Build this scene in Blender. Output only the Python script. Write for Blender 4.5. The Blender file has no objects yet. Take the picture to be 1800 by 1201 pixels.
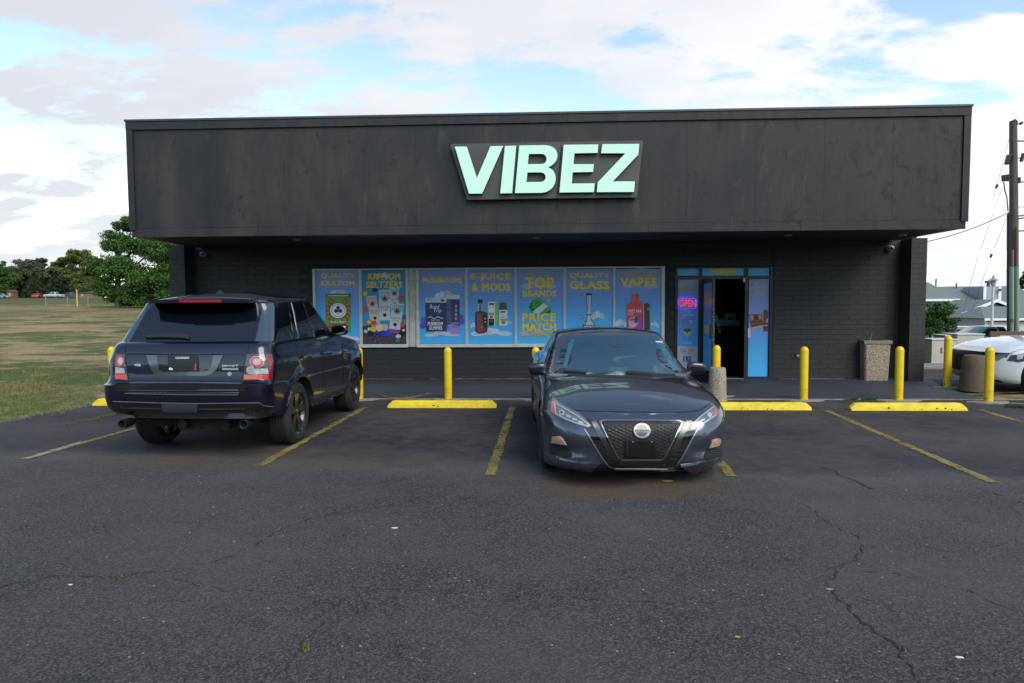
import bpy, bmesh, math, random
from mathutils import Vector, Matrix, geometry
from mathutils.bvhtree import BVHTree
random.seed(7)
R = math.radians
S = bpy.context.scene
COL = S.collection

# ------------------------------------------------------------------ camera
FPX, CX, CY = 1200.0, 900.0, 600.5
CAMZ = 1.70
Yc = Vector(((955-CX)/FPX, (CY-533)/FPX, -1)).normalized()
_h = Vector((1, .0055, 0))
Xc = (_h - _h.dot(Yc)*Yc).normalized()
Zc = Xc.cross(Yc)
CAMPOS = Vector((0, 0, CAMZ))
cam_d = bpy.data.cameras.new('camera')
cam = bpy.data.objects.new('camera', cam_d); COL.objects.link(cam)
cam_d.sensor_width = 36; cam_d.lens = 36*FPX/1800
cam_d.clip_start = .1; cam_d.clip_end = 3000
m = Matrix((Xc, Yc, Zc)).to_4x4(); m.translation = CAMPOS
cam.matrix_world = m
S.camera = cam

def ray(px, py):
    v = Vector(((px-CX)/FPX, (CY-py)/FPX, -1))
    return Vector((v.dot(Xc), v.dot(Yc), v.dot(Zc))).normalized()
def gp(px, py, z=0.0):
    d = ray(px, py); return CAMPOS + d*((z-CAMZ)/d.z)
def yp(px, py, Y):
    d = ray(px, py); return CAMPOS + d*(Y/d.y)

# ------------------------------------------------------------------ world, sun, exposure
SUN_EL, SUN_AZ = R(42), R(146)          # azimuth clockwise from +Y : behind the camera, to the right
w = bpy.data.worlds.new('World'); S.world = w; w.use_nodes = True
nt = w.node_tree; nt.nodes.clear(); N = nt.nodes.new; L = nt.links.new
out = N('ShaderNodeOutputWorld'); bg = N('ShaderNodeBackground'); L(bg.outputs[0], out.inputs[0])
sky = N('ShaderNodeTexSky'); sky.sky_type = 'NISHITA'; sky.sun_disc = False
sky.sun_elevation = SUN_EL; sky.sun_rotation = SUN_AZ; sky.air_density = 1.0; sky.dust_density = .15; sky.ozone_density = 1.6
tc = N('ShaderNodeTexCoord'); sep = N('ShaderNodeSeparateXYZ'); L(tc.outputs['Generated'], sep.inputs[0])
def mth(op, a, b=None, c=None, clamp=False):
    n = N('ShaderNodeMath'); n.operation = op; n.use_clamp = clamp
    for i, v in enumerate((a, b, c)):
        if v is None: continue
        if hasattr(v, 'links'): L(v, n.inputs[i])
        else: n.inputs[i].default_value = v
    return n.outputs[0]
zz = mth('MAXIMUM', sep.outputs[2], 0.0)
den = mth('ADD', zz, .22)
px_ = mth('DIVIDE', sep.outputs[0], den); py_ = mth('DIVIDE', sep.outputs[1], den)
cmb = N('ShaderNodeCombineXYZ'); L(px_, cmb.inputs[0]); L(mth('MULTIPLY', py_, 1.5), cmb.inputs[1]); cmb.inputs[2].default_value = 4.3
def noise(vec, scale, detail, rough, dist=0.0, loc=None):
    if loc:
        mp = N('ShaderNodeMapping'); mp.inputs['Location'].default_value = loc; L(vec, mp.inputs[0]); vec = mp.outputs[0]
    n = N('ShaderNodeTexNoise'); n.inputs['Scale'].default_value = scale; n.inputs['Detail'].default_value = detail
    n.inputs['Roughness'].default_value = rough; n.inputs['Distortion'].default_value = dist; L(vec, n.inputs['Vector']); return n.outputs[0]
n1 = noise(cmb.outputs[0], 1.7, 9, .56, .25, (2.3, .6, 0))
n2 = noise(cmb.outputs[0], 3.4, 7, .6, .3, (7.1, 2.2, 3.0))
cov = mth('ADD', n1, mth('MULTIPLY', mth('SUBTRACT', n2, .5), .75))
# the cloud deck thickens towards the right of the street and thins out to the left of it
side = mth('ADD', mth('MULTIPLY', sep.outputs[0], .055), mth('SUBTRACT', mth('MULTIPLY', sep.outputs[1], .12), .02))
side = mth('SUBTRACT', side, mth('MULTIPLY', mth('MAXIMUM', mth('SUBTRACT', zz, .42), 0.0), .5))
cov = mth('ADD', cov, side)
mr = N('ShaderNodeMapRange'); mr.interpolation_type = 'SMOOTHSTEP'; L(cov, mr.inputs[0])
mr.inputs[1].default_value = .45; mr.inputs[2].default_value = .60
mask = mth('MULTIPLY', mr.outputs[0], .96)
# cloud body: bright tops, soft grey-lilac undersides
n3 = noise(cmb.outputs[0], 2.1, 6, .55, .2, (1.0, 9.0, 1.0))
cr = N('ShaderNodeValToRGB'); L(mth('ADD', n3, mth('MULTIPLY', sep.outputs[0], .25)), cr.inputs[0])
cr.color_ramp.elements[0].position = .33; cr.color_ramp.elements[0].color = (.83, .86, .92, 1)
cr.color_ramp.elements[1].position = .62; cr.color_ramp.elements[1].color = (.95, .97, 1.0, 1)
skm = N('ShaderNodeMix'); skm.data_type = 'RGBA'; skm.blend_type = 'MULTIPLY'; skm.inputs[0].default_value = 1
SKY_STR = .1
L(sky.outputs[0], skm.inputs[6]); skm.inputs[7].default_value = (1.48, 1.38, 1.14, 1)
clb = N('ShaderNodeMix'); clb.data_type = 'RGBA'; clb.blend_type = 'MULTIPLY'; clb.inputs[0].default_value = 1
L(cr.outputs[0], clb.inputs[6]); clb.inputs[7].default_value = (4.7, 4.6, 4.6, 1)
mx = N('ShaderNodeMix'); mx.data_type = 'RGBA'; L(mask, mx.inputs[0]); L(skm.outputs[2], mx.inputs[6]); glow = N('ShaderNodeVectorMath'); glow.operation = 'SCALE'; L(clb.outputs[2], glow.inputs[0]); L(mth('MAXIMUM', mth('ADD', 1.0, mth('MULTIPLY', sep.outputs[0], .2)), .8), glow.inputs['Scale']); L(glow.outputs[0], mx.inputs[7])
# pale horizon
hz = mth('POWER', mth('SUBTRACT', 1.0, zz, clamp=True), 9.0)
mh = N('ShaderNodeMix'); mh.data_type = 'RGBA'; L(mth('MULTIPLY', hz, .75), mh.inputs[0]); L(mx.outputs[2], mh.inputs[6]); mh.inputs[7].default_value = (4.0, 4.3, 4.7, 1)
L(mh.outputs[2], bg.inputs[0]); bg.inputs[1].default_value = SKY_STR

sd = bpy.data.lights.new('sun', 'SUN'); sd.energy = 1.5; sd.angle = R(42); sd.color = (1, .93, .82)
sun = bpy.data.objects.new('sun', sd); COL.objects.link(sun)
sdir = Vector((math.sin(SUN_AZ)*math.cos(SUN_EL), math.cos(SUN_AZ)*math.cos(SUN_EL), math.sin(SUN_EL)))
sun.rotation_euler = sdir.to_track_quat('Z', 'Y').to_euler(); sun.location = (0, 0, 30)
S.view_settings.view_transform = 'Standard'; S.view_settings.look = 'None'
S.view_settings.exposure = 1.1; S.view_settings.gamma = 1.0; S.view_settings.use_curve_mapping = False
S.cycles.max_bounces = 6; S.cycles.diffuse_bounces = 3; S.cycles.glossy_bounces = 3; S.cycles.transparent_max_bounces = 6
S.cycles.caustics_reflective = False; S.cycles.caustics_refractive = False

# ------------------------------------------------------------------ materials
def srgb(r, g, b):
    f = lambda c: (c/255/12.92) if c/255 <= .04045 else ((c/255+.055)/1.055)**2.4
    return (f(r), f(g), f(b))
MATS = {}
def mat(name, col, rough=.6, metal=0.0, coat=0.0, spec=.5, var=0.0, vscale=6.0, bump=0.0, bscale=60.0, emit=None, estr=1.0, trans=0.0, alpha=1.0, coatr=.03, stretch=None, vdetail=5):
    if name in MATS: return MATS[name]
    M = bpy.data.materials.new(name); M.use_nodes = True; t = M.node_tree; b = t.nodes['Principled BSDF']
    b.inputs['Base Color'].default_value = (*col, 1); b.inputs['Roughness'].default_value = rough
    b.inputs['Metallic'].default_value = metal; b.inputs['Coat Weight'].default_value = coat
    b.inputs['Coat Roughness'].default_value = coatr; b.inputs['Specular IOR Level'].default_value = spec
    b.inputs['Transmission Weight'].default_value = trans; b.inputs['Alpha'].default_value = alpha
    if emit: b.inputs['Emission Color'].default_value = (*emit, 1); b.inputs['Emission Strength'].default_value = estr
    if var or bump:
        c = t.nodes.new('ShaderNodeTexCoord'); v = c.outputs['Object']
        if stretch:
            mp = t.nodes.new('ShaderNodeMapping'); mp.inputs['Scale'].default_value = stretch; t.links.new(v, mp.inputs[0]); v = mp.outputs[0]
        if var:
            n = t.nodes.new('ShaderNodeTexNoise'); n.inputs['Scale'].default_value = vscale; n.inputs['Detail'].default_value = vdetail; n.inputs['Roughness'].default_value = .65
            t.links.new(v, n.inputs['Vector'])
            r = t.nodes.new('ShaderNodeValToRGB'); t.links.new(n.outputs[0], r.inputs[0])
            r.color_ramp.elements[0].position = .3; r.color_ramp.elements[1].position = .7
            r.color_ramp.elements[0].color = (*[max(0, x*(1-var)) for x in col], 1)
            r.color_ramp.elements[1].color = (*[x*(1+var) for x in col], 1)
            t.links.new(r.outputs[0], b.inputs['Base Color'])
        if bump:
            n = t.nodes.new('ShaderNodeTexNoise'); n.inputs['Scale'].default_value = bscale; n.inputs['Detail'].default_value = 4
            t.links.new(v, n.inputs['Vector'])
            bm_ = t.nodes.new('ShaderNodeBump'); bm_.inputs['Strength'].default_value = bump; bm_.inputs['Distance'].default_value = .01
            t.links.new(n.outputs[0], bm_.inputs['Height']); t.links.new(bm_.outputs[0], b.inputs['Normal'])
    MATS[name] = M; return M

class NT:
    """small wrapper for hand written node materials"""
    def __init__(s, name):
        s.m = bpy.data.materials.new(name); s.m.use_nodes = True; s.t = s.m.node_tree; s.b = s.t.nodes['Principled BSDF']
        s.oc = s.n('ShaderNodeTexCoord').outputs['Object']; MATS[name] = s.m
    def n(s, k): return s.t.nodes.new(k)
    def l(s, a, b): s.t.links.new(a, b)
    def math(s, op, a, b=None, clamp=False):
        n = s.n('ShaderNodeMath'); n.operation = op; n.use_clamp = clamp
        for i, v in enumerate((a, b)):
            if v is None: continue
            if hasattr(v, 'links'): s.l(v, n.inputs[i])
            else: n.inputs[i].default_value = v
        return n.outputs[0]
    def noise(s, scale, detail=4, rough=.6, dist=0, vec=None, sc=None):
        v = vec or s.oc
        if sc:
            mp = s.n('ShaderNodeMapping'); mp.inputs['Scale'].default_value = sc; s.l(v, mp.inputs[0]); v = mp.outputs[0]
        n = s.n('ShaderNodeTexNoise'); n.inputs['Scale'].default_value = scale; n.inputs['Detail'].default_value = detail
        n.inputs['Roughness'].default_value = rough; n.inputs['Distortion'].default_value = dist; s.l(v, n.inputs['Vector']); return n.outputs[0]
    def vor(s, scale, feature='F1', out='Distance', vec=None):
        n = s.n('ShaderNodeTexVoronoi'); n.feature = feature; n.inputs['Scale'].default_value = scale; s.l(vec or s.oc, n.inputs['Vector']); return n.outputs[out]
    def ramp(s, v, stops):
        r = s.n('ShaderNodeValToRGB'); s.l(v, r.inputs[0]); e = r.color_ramp.elements
        e[0].position = stops[0][0]; e[0].color = (*stops[0][1], 1); e[1].position = stops[-1][0]; e[1].color = (*stops[-1][1], 1)
        for p, c in stops[1:-1]:
            x = e.new(p); x.color = (*c, 1)
        return r.outputs[0]
    def mr(s, v, a, b, c=0, d=1):
        n = s.n('ShaderNodeMapRange'); n.interpolation_type = 'SMOOTHSTEP'; s.l(v, n.inputs[0])
        for i, x in enumerate((a, b, c, d)): n.inputs[i+1].default_value = x
        return n.outputs[0]
    def mix(s, f, a, b, mode='MIX'):
        n = s.n('ShaderNodeMix'); n.data_type = 'RGBA'; n.blend_type = mode
        for i, v in ((0, f), (6, a), (7, b)):
            if hasattr(v, 'links'): s.l(v, n.inputs[i])
            elif i == 0: n.inputs[0].default_value = v
            else: n.inputs[i].default_value = (*v, 1)
        return n.outputs[2]
    def bump(s, h, st, dist=.01):
        n = s.n('ShaderNodeBump'); n.inputs['Strength'].default_value = st; n.inputs['Distance'].default_value = dist; s.l(h, n.inputs['Height']); s.l(n.outputs[0], s.b.inputs['Normal'])
    def col(s, c): s.l(c, s.b.inputs['Base Color'])
    def rough(s, v):
        if hasattr(v, 'links'): s.l(v, s.b.inputs['Roughness'])
        else: s.b.inputs['Roughness'].default_value = v
    def xyz(s):
        n = s.n('ShaderNodeSeparateXYZ'); s.l(s.oc, n.inputs[0]); return n.outputs

# ------------------------------------------------------------------ mesh helpers
def tag(o, label=None, cat=None, group=None, kind=None):
    if label: o['label'] = label
    if cat: o['category'] = cat
    if group: o['group'] = group
    if kind: o['kind'] = kind
    return o
def empty(name, loc=(0, 0, 0), rz=0, label=None, cat=None, group=None):
    o = bpy.data.objects.new(name, None); o.empty_display_size = .2; COL.objects.link(o)
    o.location = loc; o.rotation_euler = (0, 0, rz); tag(o, label, cat, group); return o
def rootloc(p):
    while p.parent: p = p.parent
    return Vector(p.location)
class MB:
    def __init__(s): s.v = []; s.f = []; s.mi = []; s.cur = 0
    def add(s, vs, fs):
        b = len(s.v); s.v += [tuple(x) for x in vs]
        for f in fs: s.f.append([b+i for i in f]); s.mi.append(s.cur)
    def box(s, x0, x1, y0, y1, z0, z1, b=0.0):
        if b <= 0:
            s.add([(x0,y0,z0),(x1,y0,z0),(x1,y1,z0),(x0,y1,z0),(x0,y0,z1),(x1,y0,z1),(x1,y1,z1),(x0,y1,z1)],
                  [(0,3,2,1),(4,5,6,7),(0,1,5,4),(1,2,6,5),(2,3,7,6),(3,0,4,7)])
        else:
            bm = bmesh.new(); bmesh.ops.create_cube(bm, size=1)
            for v in bm.verts: v.co = Vector(((x0+x1)/2+v.co.x*(x1-x0), (y0+y1)/2+v.co.y*(y1-y0), (z0+z1)/2+v.co.z*(z1-z0)))
            bmesh.ops.bevel(bm, geom=bm.edges[:], offset=b, segments=2, affect='EDGES', profile=.6)
            s.bm(bm); bm.free()
        return s
    def bm(s, bm):
        bm.verts.index_update(); s.add([v.co.copy() for v in bm.verts], [[v.index for v in f.verts] for f in bm.faces])
    def tube(s, pts, r, n=8, cap=True):
        pts = [Vector(p) for p in pts]; rs = r if isinstance(r, (list, tuple)) else [r]*len(pts)
        vs = []; fs = []; up = None
        for i, p in enumerate(pts):
            d = (pts[min(i+1, len(pts)-1)] - pts[max(i-1, 0)]).normalized()
            if up is None:
                up = Vector((0, 0, 1)) if abs(d.z) < .9 else Vector((1, 0, 0))
            a = d.cross(up)
            if a.length < 1e-4: a = d.cross(Vector((1, .3, 0)))
            a.normalize(); b_ = a.cross(d).normalized(); up = b_
            for k in range(n):
                t = 2*math.pi*k/n; vs.append(p + (a*math.cos(t) + b_*math.sin(t))*rs[i])
        for i in range(len(pts)-1):
            for k in range(n):
                fs.append((i*n+k, i*n+(k+1) % n, (i+1)*n+(k+1) % n, (i+1)*n+k))
        if cap: fs.append(list(range(n))[::-1]); fs.append([(len(pts)-1)*n+k for k in range(n)])
        s.add(vs, fs); return s
    def lathe(s, prof, n=24, c=(0, 0, 0), axis='z', a0=0, a1=2*math.pi):
        full = abs(a1-a0-2*math.pi) < 1e-6; m_ = n if full else n+1
        vs = []; fs = []
        for r_, h in prof:
            for k in range(m_):
                t = a0+(a1-a0)*k/n; ca, sa = math.cos(t)*r_, math.sin(t)*r_
                vs.append({'z': (c[0]+ca, c[1]+sa, c[2]+h), 'y': (c[0]+ca, c[1]+h, c[2]+sa), 'x': (c[0]+h, c[1]+ca, c[2]+sa)}[axis])
        for i in range(len(prof)-1):
            for k in range(n):
                k2 = (k+1) % m_
                fs.append((i*m_+k, i*m_+k2, (i+1)*m_+k2, (i+1)*m_+k))
        s.add(vs, fs); return s
    def prism(s, poly, d0, d1, axis='y'):
        """poly in the plane across axis; (x,z) for y, (x,y) for z, (y,z) for x"""
        f = {'y': lambda p, d: (p[0], d, p[1]), 'z': lambda p, d: (p[0], p[1], d), 'x': lambda p, d: (d, p[0], p[1])}[axis]
        n = len(poly); vs = [f(p, d0) for p in poly] + [f(p, d1) for p in poly]
        tris = geometry.tessellate_polygon([[Vector((p[0], p[1], 0)) for p in poly]])
        fs = [tuple(t) for t in tris] + [tuple(n+i for i in t[::-1]) for t in tris]
        fs += [(i, (i+1) % n, n+(i+1) % n, n+i) for i in range(n)]
        s.add(vs, fs); return s
    def build(s, name, mats, parent=None, smooth=False, world=True, label=None, recalc=True, ang=35, link=True):
        me = bpy.data.meshes.new(name)
        off = rootloc(parent) if (parent and world) else Vector((0, 0, 0))
        me.from_pydata([tuple(Vector(v)-off) for v in s.v], [], s.f)
        if not isinstance(mats, (list, tuple)): mats = [mats]
        for q in mats: me.materials.append(q)
        if len(mats) > 1: me.polygons.foreach_set('material_index', s.mi)
        if recalc:
            bm = bmesh.new(); bm.from_mesh(me); bmesh.ops.recalc_face_normals(bm, faces=bm.faces); bm.to_mesh(me); bm.free()
        if smooth:
            me.polygons.foreach_set('use_smooth', [True]*len(me.polygons)); me.set_sharp_from_angle(angle=R(ang))
        me.update()
        o = bpy.data.objects.new(name, me)
        if link: COL.objects.link(o)
        if parent: o.parent = parent
        if label: o['label'] = label
        return o
def copy_tree(o, parent=None, **kw):
    kids = [c for c in o.children]
    c = o.copy(); COL.objects.link(c); c.parent = parent
    for k in kids: copy_tree(k, c)
    return c
def text_mesh(txt, bold=0.0, spacing=1.0, shear=0.0, res=3):
    cu = bpy.data.curves.new('t', 'FONT'); cu.body = txt; cu.size = 1; cu.offset = bold; cu.space_character = spacing; cu.shear = shear
    cu.align_x = 'LEFT'; cu.resolution_u = res; cu.fill_mode = 'BOTH'
    ob = bpy.data.objects.new('t', cu); COL.objects.link(ob)
    dg = bpy.context.evaluated_depsgraph_get(); dg.update()
    me = bpy.data.meshes.new_from_object(ob.evaluated_get(dg))
    vs = [v.co.copy() for v in me.vertices]; fs = [list(p.vertices) for p in me.polygons]
    bpy.data.objects.remove(ob); bpy.data.curves.remove(cu); bpy.data.meshes.remove(me)
    xs = [v.x for v in vs]; ys = [v.y for v in vs]
    x0, x1, y0, y1 = min(xs), max(xs), min(ys), max(ys)
    return [((v.x-x0)/(x1-x0), (v.y-y0)/(y1-y0)) for v in vs], fs

# common materials
yellow_paint = NT('yellow_paint')
_n = yellow_paint.noise(7, 6); yellow_paint.col(yellow_paint.ramp(_n, [(.25, (.56, .38, .008)), (.5, (.68, .475, .004)), (.75, (.73, .52, .008))])); 
_x, _y, _z = yellow_paint.xyz(); _s = yellow_paint.noise(11, 6, .75, sc=(1, 1, 2.2)); _lo = yellow_paint.math('SUBTRACT', 1.0, yellow_paint.mr(_z, .02, .34))
_g = yellow_paint.mr(yellow_paint.math('ADD', _s, yellow_paint.math('MULTIPLY', _lo, .16)), .62, .72)
_base = yellow_paint.b.inputs['Base Color'].links[0].from_socket
yellow_paint.col(yellow_paint.mix(yellow_paint.math('MULTIPLY', _g, .55), _base, (.16, .11, .03))); yellow_paint.rough(.45)
yellow_paint.bump(yellow_paint.noise(30, 3), .08); yellow_paint = yellow_paint.m
black_paint = mat('black_trim_paint', (.03, .031, .034), .5, var=.35, vscale=3, bump=.15, bscale=14)
# ================================================================== GROUND
asph = NT('asphalt')
x_, y_, z_ = asph.xyz()
big = asph.noise(.55, 5, .6); mid = asph.noise(5, 5, .65); fine = asph.noise(75, 3, .7); grit = asph.noise(120, 2, .7)
v0 = asph.n('ShaderNodeTexVoronoi'); v0.inputs['Scale'].default_value = 100; asph.l(asph.oc, v0.inputs['Vector']); s0 = asph.n('ShaderNodeSeparateXYZ'); asph.l(v0.outputs['Color'], s0.inputs[0])
edge = asph.math('ADD', y_, asph.math('MULTIPLY', asph.math('SUBTRACT', asph.noise(.8, 6, .65), .5), 1.6))
edge = asph.math('ADD', edge, asph.math('MULTIPLY', x_, .09))
seal = asph.mr(edge, 6.95, 7.35)
rawc = asph.ramp(asph.math('ADD', asph.math('MULTIPLY', fine, .55), asph.math('MULTIPLY', s0.outputs[0], .45)), [(.22, (.014, .013, .016)), (.5, (.039, .0365, .042)), (.78, (.112, .104, .104))])
sealc = asph.ramp(asph.math('ADD', asph.math('MULTIPLY', mid, .75), asph.math('MULTIPLY', s0.outputs[0], .25)), [(.3, (.022, .019, .025)), (.58, (.034, .030, .038)), (.78, (.060, .055, .060))])
c = asph.mix(seal, rawc, sealc)
c = asph.mix(asph.math('MULTIPLY', asph.math('SUBTRACT', asph.math('ADD', big, asph.math('MULTIPLY', mid, .35)), .55, clamp=True), 2.0, clamp=True), c, (.090, .080, .075))
# pale dusty band along the ragged end of the sealer
band = asph.math('MULTIPLY', asph.mr(edge, 6.3, 6.85), asph.math('SUBTRACT', 1.0, asph.mr(edge, 6.9, 7.2)))
c = asph.mix(asph.math('MULTIPLY', band, asph.math('MULTIPLY', mid, .75)), c, (.095, .09, .083))
v = asph.n('ShaderNodeTexVoronoi'); v.inputs['Scale'].default_value = 22; asph.l(asph.oc, v.inputs['Vector'])
sp = asph.math('LESS_THAN', v.outputs['Distance'], asph.math('MULTIPLY', asph.noise(3.1, 2), .27))
sv = asph.n('ShaderNodeSeparateXYZ'); asph.l(v.outputs['Color'], sv.inputs[0])
sp = asph.math('MULTIPLY', sp, asph.math('GREATER_THAN', sv.outputs[0], .76))
sp = asph.math('MULTIPLY', sp, asph.math('SUBTRACT', 1.0, asph.math('MULTIPLY', seal, .92)))
c = asph.mix(sp, c, asph.ramp(sv.outputs[1], [(0, (.10, .085, .06)), (.6, (.17, .155, .13)), (1, (.34, .33, .32))]))
# oil stain in front of the sedan
def blot(cx, cy, rx, ry, a0, a1):
    dx = asph.math('MULTIPLY', asph.math('SUBTRACT', x_, cx), 1/rx); dy = asph.math('MULTIPLY', asph.math('SUBTRACT', y_, cy), 1/ry)
    d = asph.math('ADD', asph.math('MULTIPLY', dx, dx), asph.math('MULTIPLY', dy, dy))
    d = asph.math('ADD', d, asph.math('MULTIPLY', asph.math('SUBTRACT', asph.noise(6, 5), .5), 1.3))
    return asph.math('SUBTRACT', 1.0, asph.mr(d, a0, a1))
c = asph.mix(asph.math('MULTIPLY', blot(.75, 6.25, .85, .42, .3, 1.5), .55), c, (.10, .062, .035))
c = asph.mix(asph.math('MULTIPLY', blot(.50, 6.42, .45, .22, -.1, 1.3), .75), c, (.008, .007, .007))
c = asph.mix(asph.math('MULTIPLY', blot(-3.0, 7.4, 1.7, .55, .2, 1.6), .4), c, (.085, .064, .05))
asph.col(c)
asph.rough(asph.mr(mid, .3, .7, .78, .92)); asph.b.inputs['Specular IOR Level'].default_value = .25
asph.bump(asph.math('ADD', asph.math('MULTIPLY', fine, .7), asph.math('MULTIPLY', grit, asph.math('SUBTRACT', 1.0, asph.math('MULTIPLY', seal, .75)))), .55, .012)
asphalt = asph.m

road_m = mat('road_asphalt', (.045, .05, .062), .85, var=.2, vscale=3, bump=.2, bscale=60)
conc = NT('concrete'); _a = conc.noise(3, 6); _b = conc.noise(60, 3)
conc.col(conc.ramp(conc.math('ADD', conc.math('MULTIPLY', _a, .6), conc.math('MULTIPLY', _b, .4)), [(.3, (.13, .122, .11)), (.55, (.24, .225, .2)), (.75, (.34, .32, .29))])); conc.rough(.9); conc.bump(_b, .3); concrete = conc.m

def terrain(x, y):
    """left: playing field climbing away; right: street dropping away"""
    z = -.03
    if x < 0:
        d = max(0.0, y-13 + max(0, (-x-6))*.25)
        z += (.0225*min(d, 90)+.0148*max(0, d-90))*min(1.0, (-x)/12 + .15) if d > 0 else 0
        z += .12*math.sin(x*.13+1.2)*math.sin(y*.11)*min(1, d/12)
        z += .04*math.sin(x*.9+y*.5)*math.sin(y*.7)*min(1, d/5)
    if x > 4 and y > 30:
        t = min(1, (y-30.6)/2.6) if y > 30.6 else 0; z -= (1.25*(t*t*(3-2*t)) + .05*max(0, min(20, y-33)))*min(1, (x-4)/8)
    if z > 4.2: z = 4.2 + (z-4.2)*.15
    return z
def sheet(name, xs, ys, fn, m_, kind='structure'):
    b = MB(); nx = len(xs)
    vs = [(x, y, fn(x, y)) for y in ys for x in xs]
    fs = [(j*nx+i, j*nx+i+1, (j+1)*nx+i+1, (j+1)*nx+i) for j in range(len(ys)-1) for i in range(nx-1)]
    b.add(vs, fs); o = b.build(name, m_, smooth=True, recalc=False, ang=80); tag(o, kind=kind); return o
def geom_steps(a, b, s0, g):
    o = [a]; s = s0
    while o[-1] < b: o.append(min(b, o[-1]+s)); s *= g
    return o

field = NT('field_grass')
x_, y_, z_ = field.xyz()
ns = field.noise(.33, 6, .6, .4, sc=(.55, 1.25, 1)); nm = field.noise(1.7, 6, .65); nf = field.noise(16, 4, .7, sc=(1, .6, 1))
grassy = field.ramp(nf, [(.3, (.04, .058, .018)), (.55, (.085, .11, .032)), (.75, (.15, .16, .055))])
dry = field.ramp(nf, [(.3, (.17, .125, .065)), (.55, (.30, .225, .12)), (.75, (.40, .31, .175))])
dirt = field.ramp(field.noise(25, 4, .7), [(.3, (.075, .055, .042)), (.7, (.19, .145, .11))])
g1 = field.mr(field.math('ADD', ns, field.math('MULTIPLY', field.math('SUBTRACT', nm, .5), .45)), .42, .56)
c = field.mix(g1, dry, grassy)
g2 = field.mr(field.math('ADD', field.noise(.45, 5, .6, sc=(.5, 1.2, 1)), field.math('MULTIPLY', field.math('SUBTRACT', nf, .5), .5)), .55, .66)
c = field.mix(field.math('MULTIPLY', g2, .75), c, dirt)
# greener strip by the lot edge, and a greener outfield
near = field.math('SUBTRACT', 1.0, field.mr(field.math('ADD', y_, field.math('MULTIPLY', nm, 3)), 14.0, 17.0))
c = field.mix(field.math('MULTIPLY', near, field.math('MULTIPLY', field.mr(nm, .42, .55), .8)), c, grassy)
farg = field.mr(field.math('ADD', y_, field.math('MULTIPLY', ns, 12)), 84, 92)
c = field.mix(field.math('MULTIPLY', farg, .75), c, (.06, .075, .022))
tan = field.math('MULTIPLY', field.mr(y_, 42, 54), field.math('SUBTRACT', 1.0, field.mr(y_, 78, 86)))
c = field.mix(field.math('MULTIPLY', tan, field.mr(ns, .36, .52, .8, .25)), c, (.22, .16, .08))
field.col(c); field.rough(.95); field.b.inputs['Specular IOR Level'].default_value = .1; field.bump(nf, .6, .03)
xs = sorted(set([round(-x, 3) for x in geom_steps(0, 700, .9, 1.05)] + geom_steps(0, 700, 1.2, 1.07)))
ys = [-60, -30, -12, -4] + geom_steps(0, 900, .7, 1.035)
tag(sheet('ground', xs, ys, lambda x, y: terrain(x, y) - (.12 if (-9 < x < 9 and 16 < y < 26) else 0), field.m), kind='structure')

# lot outline from the kerb-less grass edge seen in the photograph
edge_px = [(0, 743), (38, 737), (60, 731), (80, 727), (110, 721), (140, 717), (163, 712)]
ep = [gp(*p) for p in edge_px]
b = MB()
outline = [(-45, -25), (-45, ep[0].y-1.1), (-16, ep[0].y-.6)] + [(p.x, p.y) for p in ep]
outline += [(-7.75, 11.75), (-7.6, 12.02), (8.2, 12.02), (9.9, 12.2), (12, 13.5), (14.8, 18.7), (40, 19.2), (40, -25)]
# rough the visible grass edge
ol = []
for i, p in enumerate(outline):
    q = outline[(i+1) % len(outline)]
    ol.append(p)
    if 1 <= i <= 8:
        n = max(1, int(math.hypot(q[0]-p[0], q[1]-p[1])/.12))
        for k in range(1, n):
            t = k/n; ol.append((p[0]+(q[0]-p[0])*t+random.uniform(-.035, .035), p[1]+(q[1]-p[1])*t+random.uniform(-.05, .05)))
b.prism(ol, -.5, 0.0, 'z')
lot = b.build('parking_lot', asphalt); tag(lot, kind='structure')
side_m = NT('walk_asphalt'); _n = side_m.noise(2.2, 6, .6, sc=(.6, 1.6, 1)); side_m.col(side_m.ramp(_n, [(.3, (.024, .026, .036)), (.7, (.042, .046, .06))])); side_m.rough(.72); side_m.bump(side_m.noise(120, 3), .2)
b = MB()
rc = [gp(1604, 670), gp(1660, 683), gp(1733, 704)]
b.prism([(-8.05, 12.02), (rc[2].x, 12.02), (rc[1].x, rc[1].y), (8.4, 15.2), (-8.05, 15.2)], -.5, .016, 'z')
walk = tag(b.build('walkway', side_m.m), kind='structure')
b = MB()
pts = [(-7.9, 11.96), (9.75, 11.99)]
n = 160; top = []; bot = []
for i in range(n+1):
    x = -7.9+17.6*i/n; top.append((x, 12.03+random.uniform(-.008, .01))); bot.append((x, 11.97+random.uniform(-.02, .012)))
b.prism(top+bot[::-1], -.2, .0145, 'z'); b.build('edging', concrete, walk)
# asphalt drive to the right of the shop and the street behind
tag(MB().box(8.1, 60, 13.0, 17.5, -.5, -.004).build('driveway', asphalt), kind='structure')
tag(MB().box(9.4, 140, 20.3, 24.7, -.6, -.012).build('road', road_m), kind='structure')
b = MB(); b.box(9.4, 140, 24.7, 24.95, -.6, .09, .02); b.box(9.4, 140, 20.05, 20.3, -.6, .07, .02); tag(b.build('kerb', concrete), kind='structure')
tag(MB().box(9.4, 140, 26.0, 27.3, -.9, .03).build('pavement', concrete), kind='structure')
tag(MB().box(9.4, 140, 17.7, 18.9, -.6, .02).build('path', concrete), kind='structure')

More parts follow.
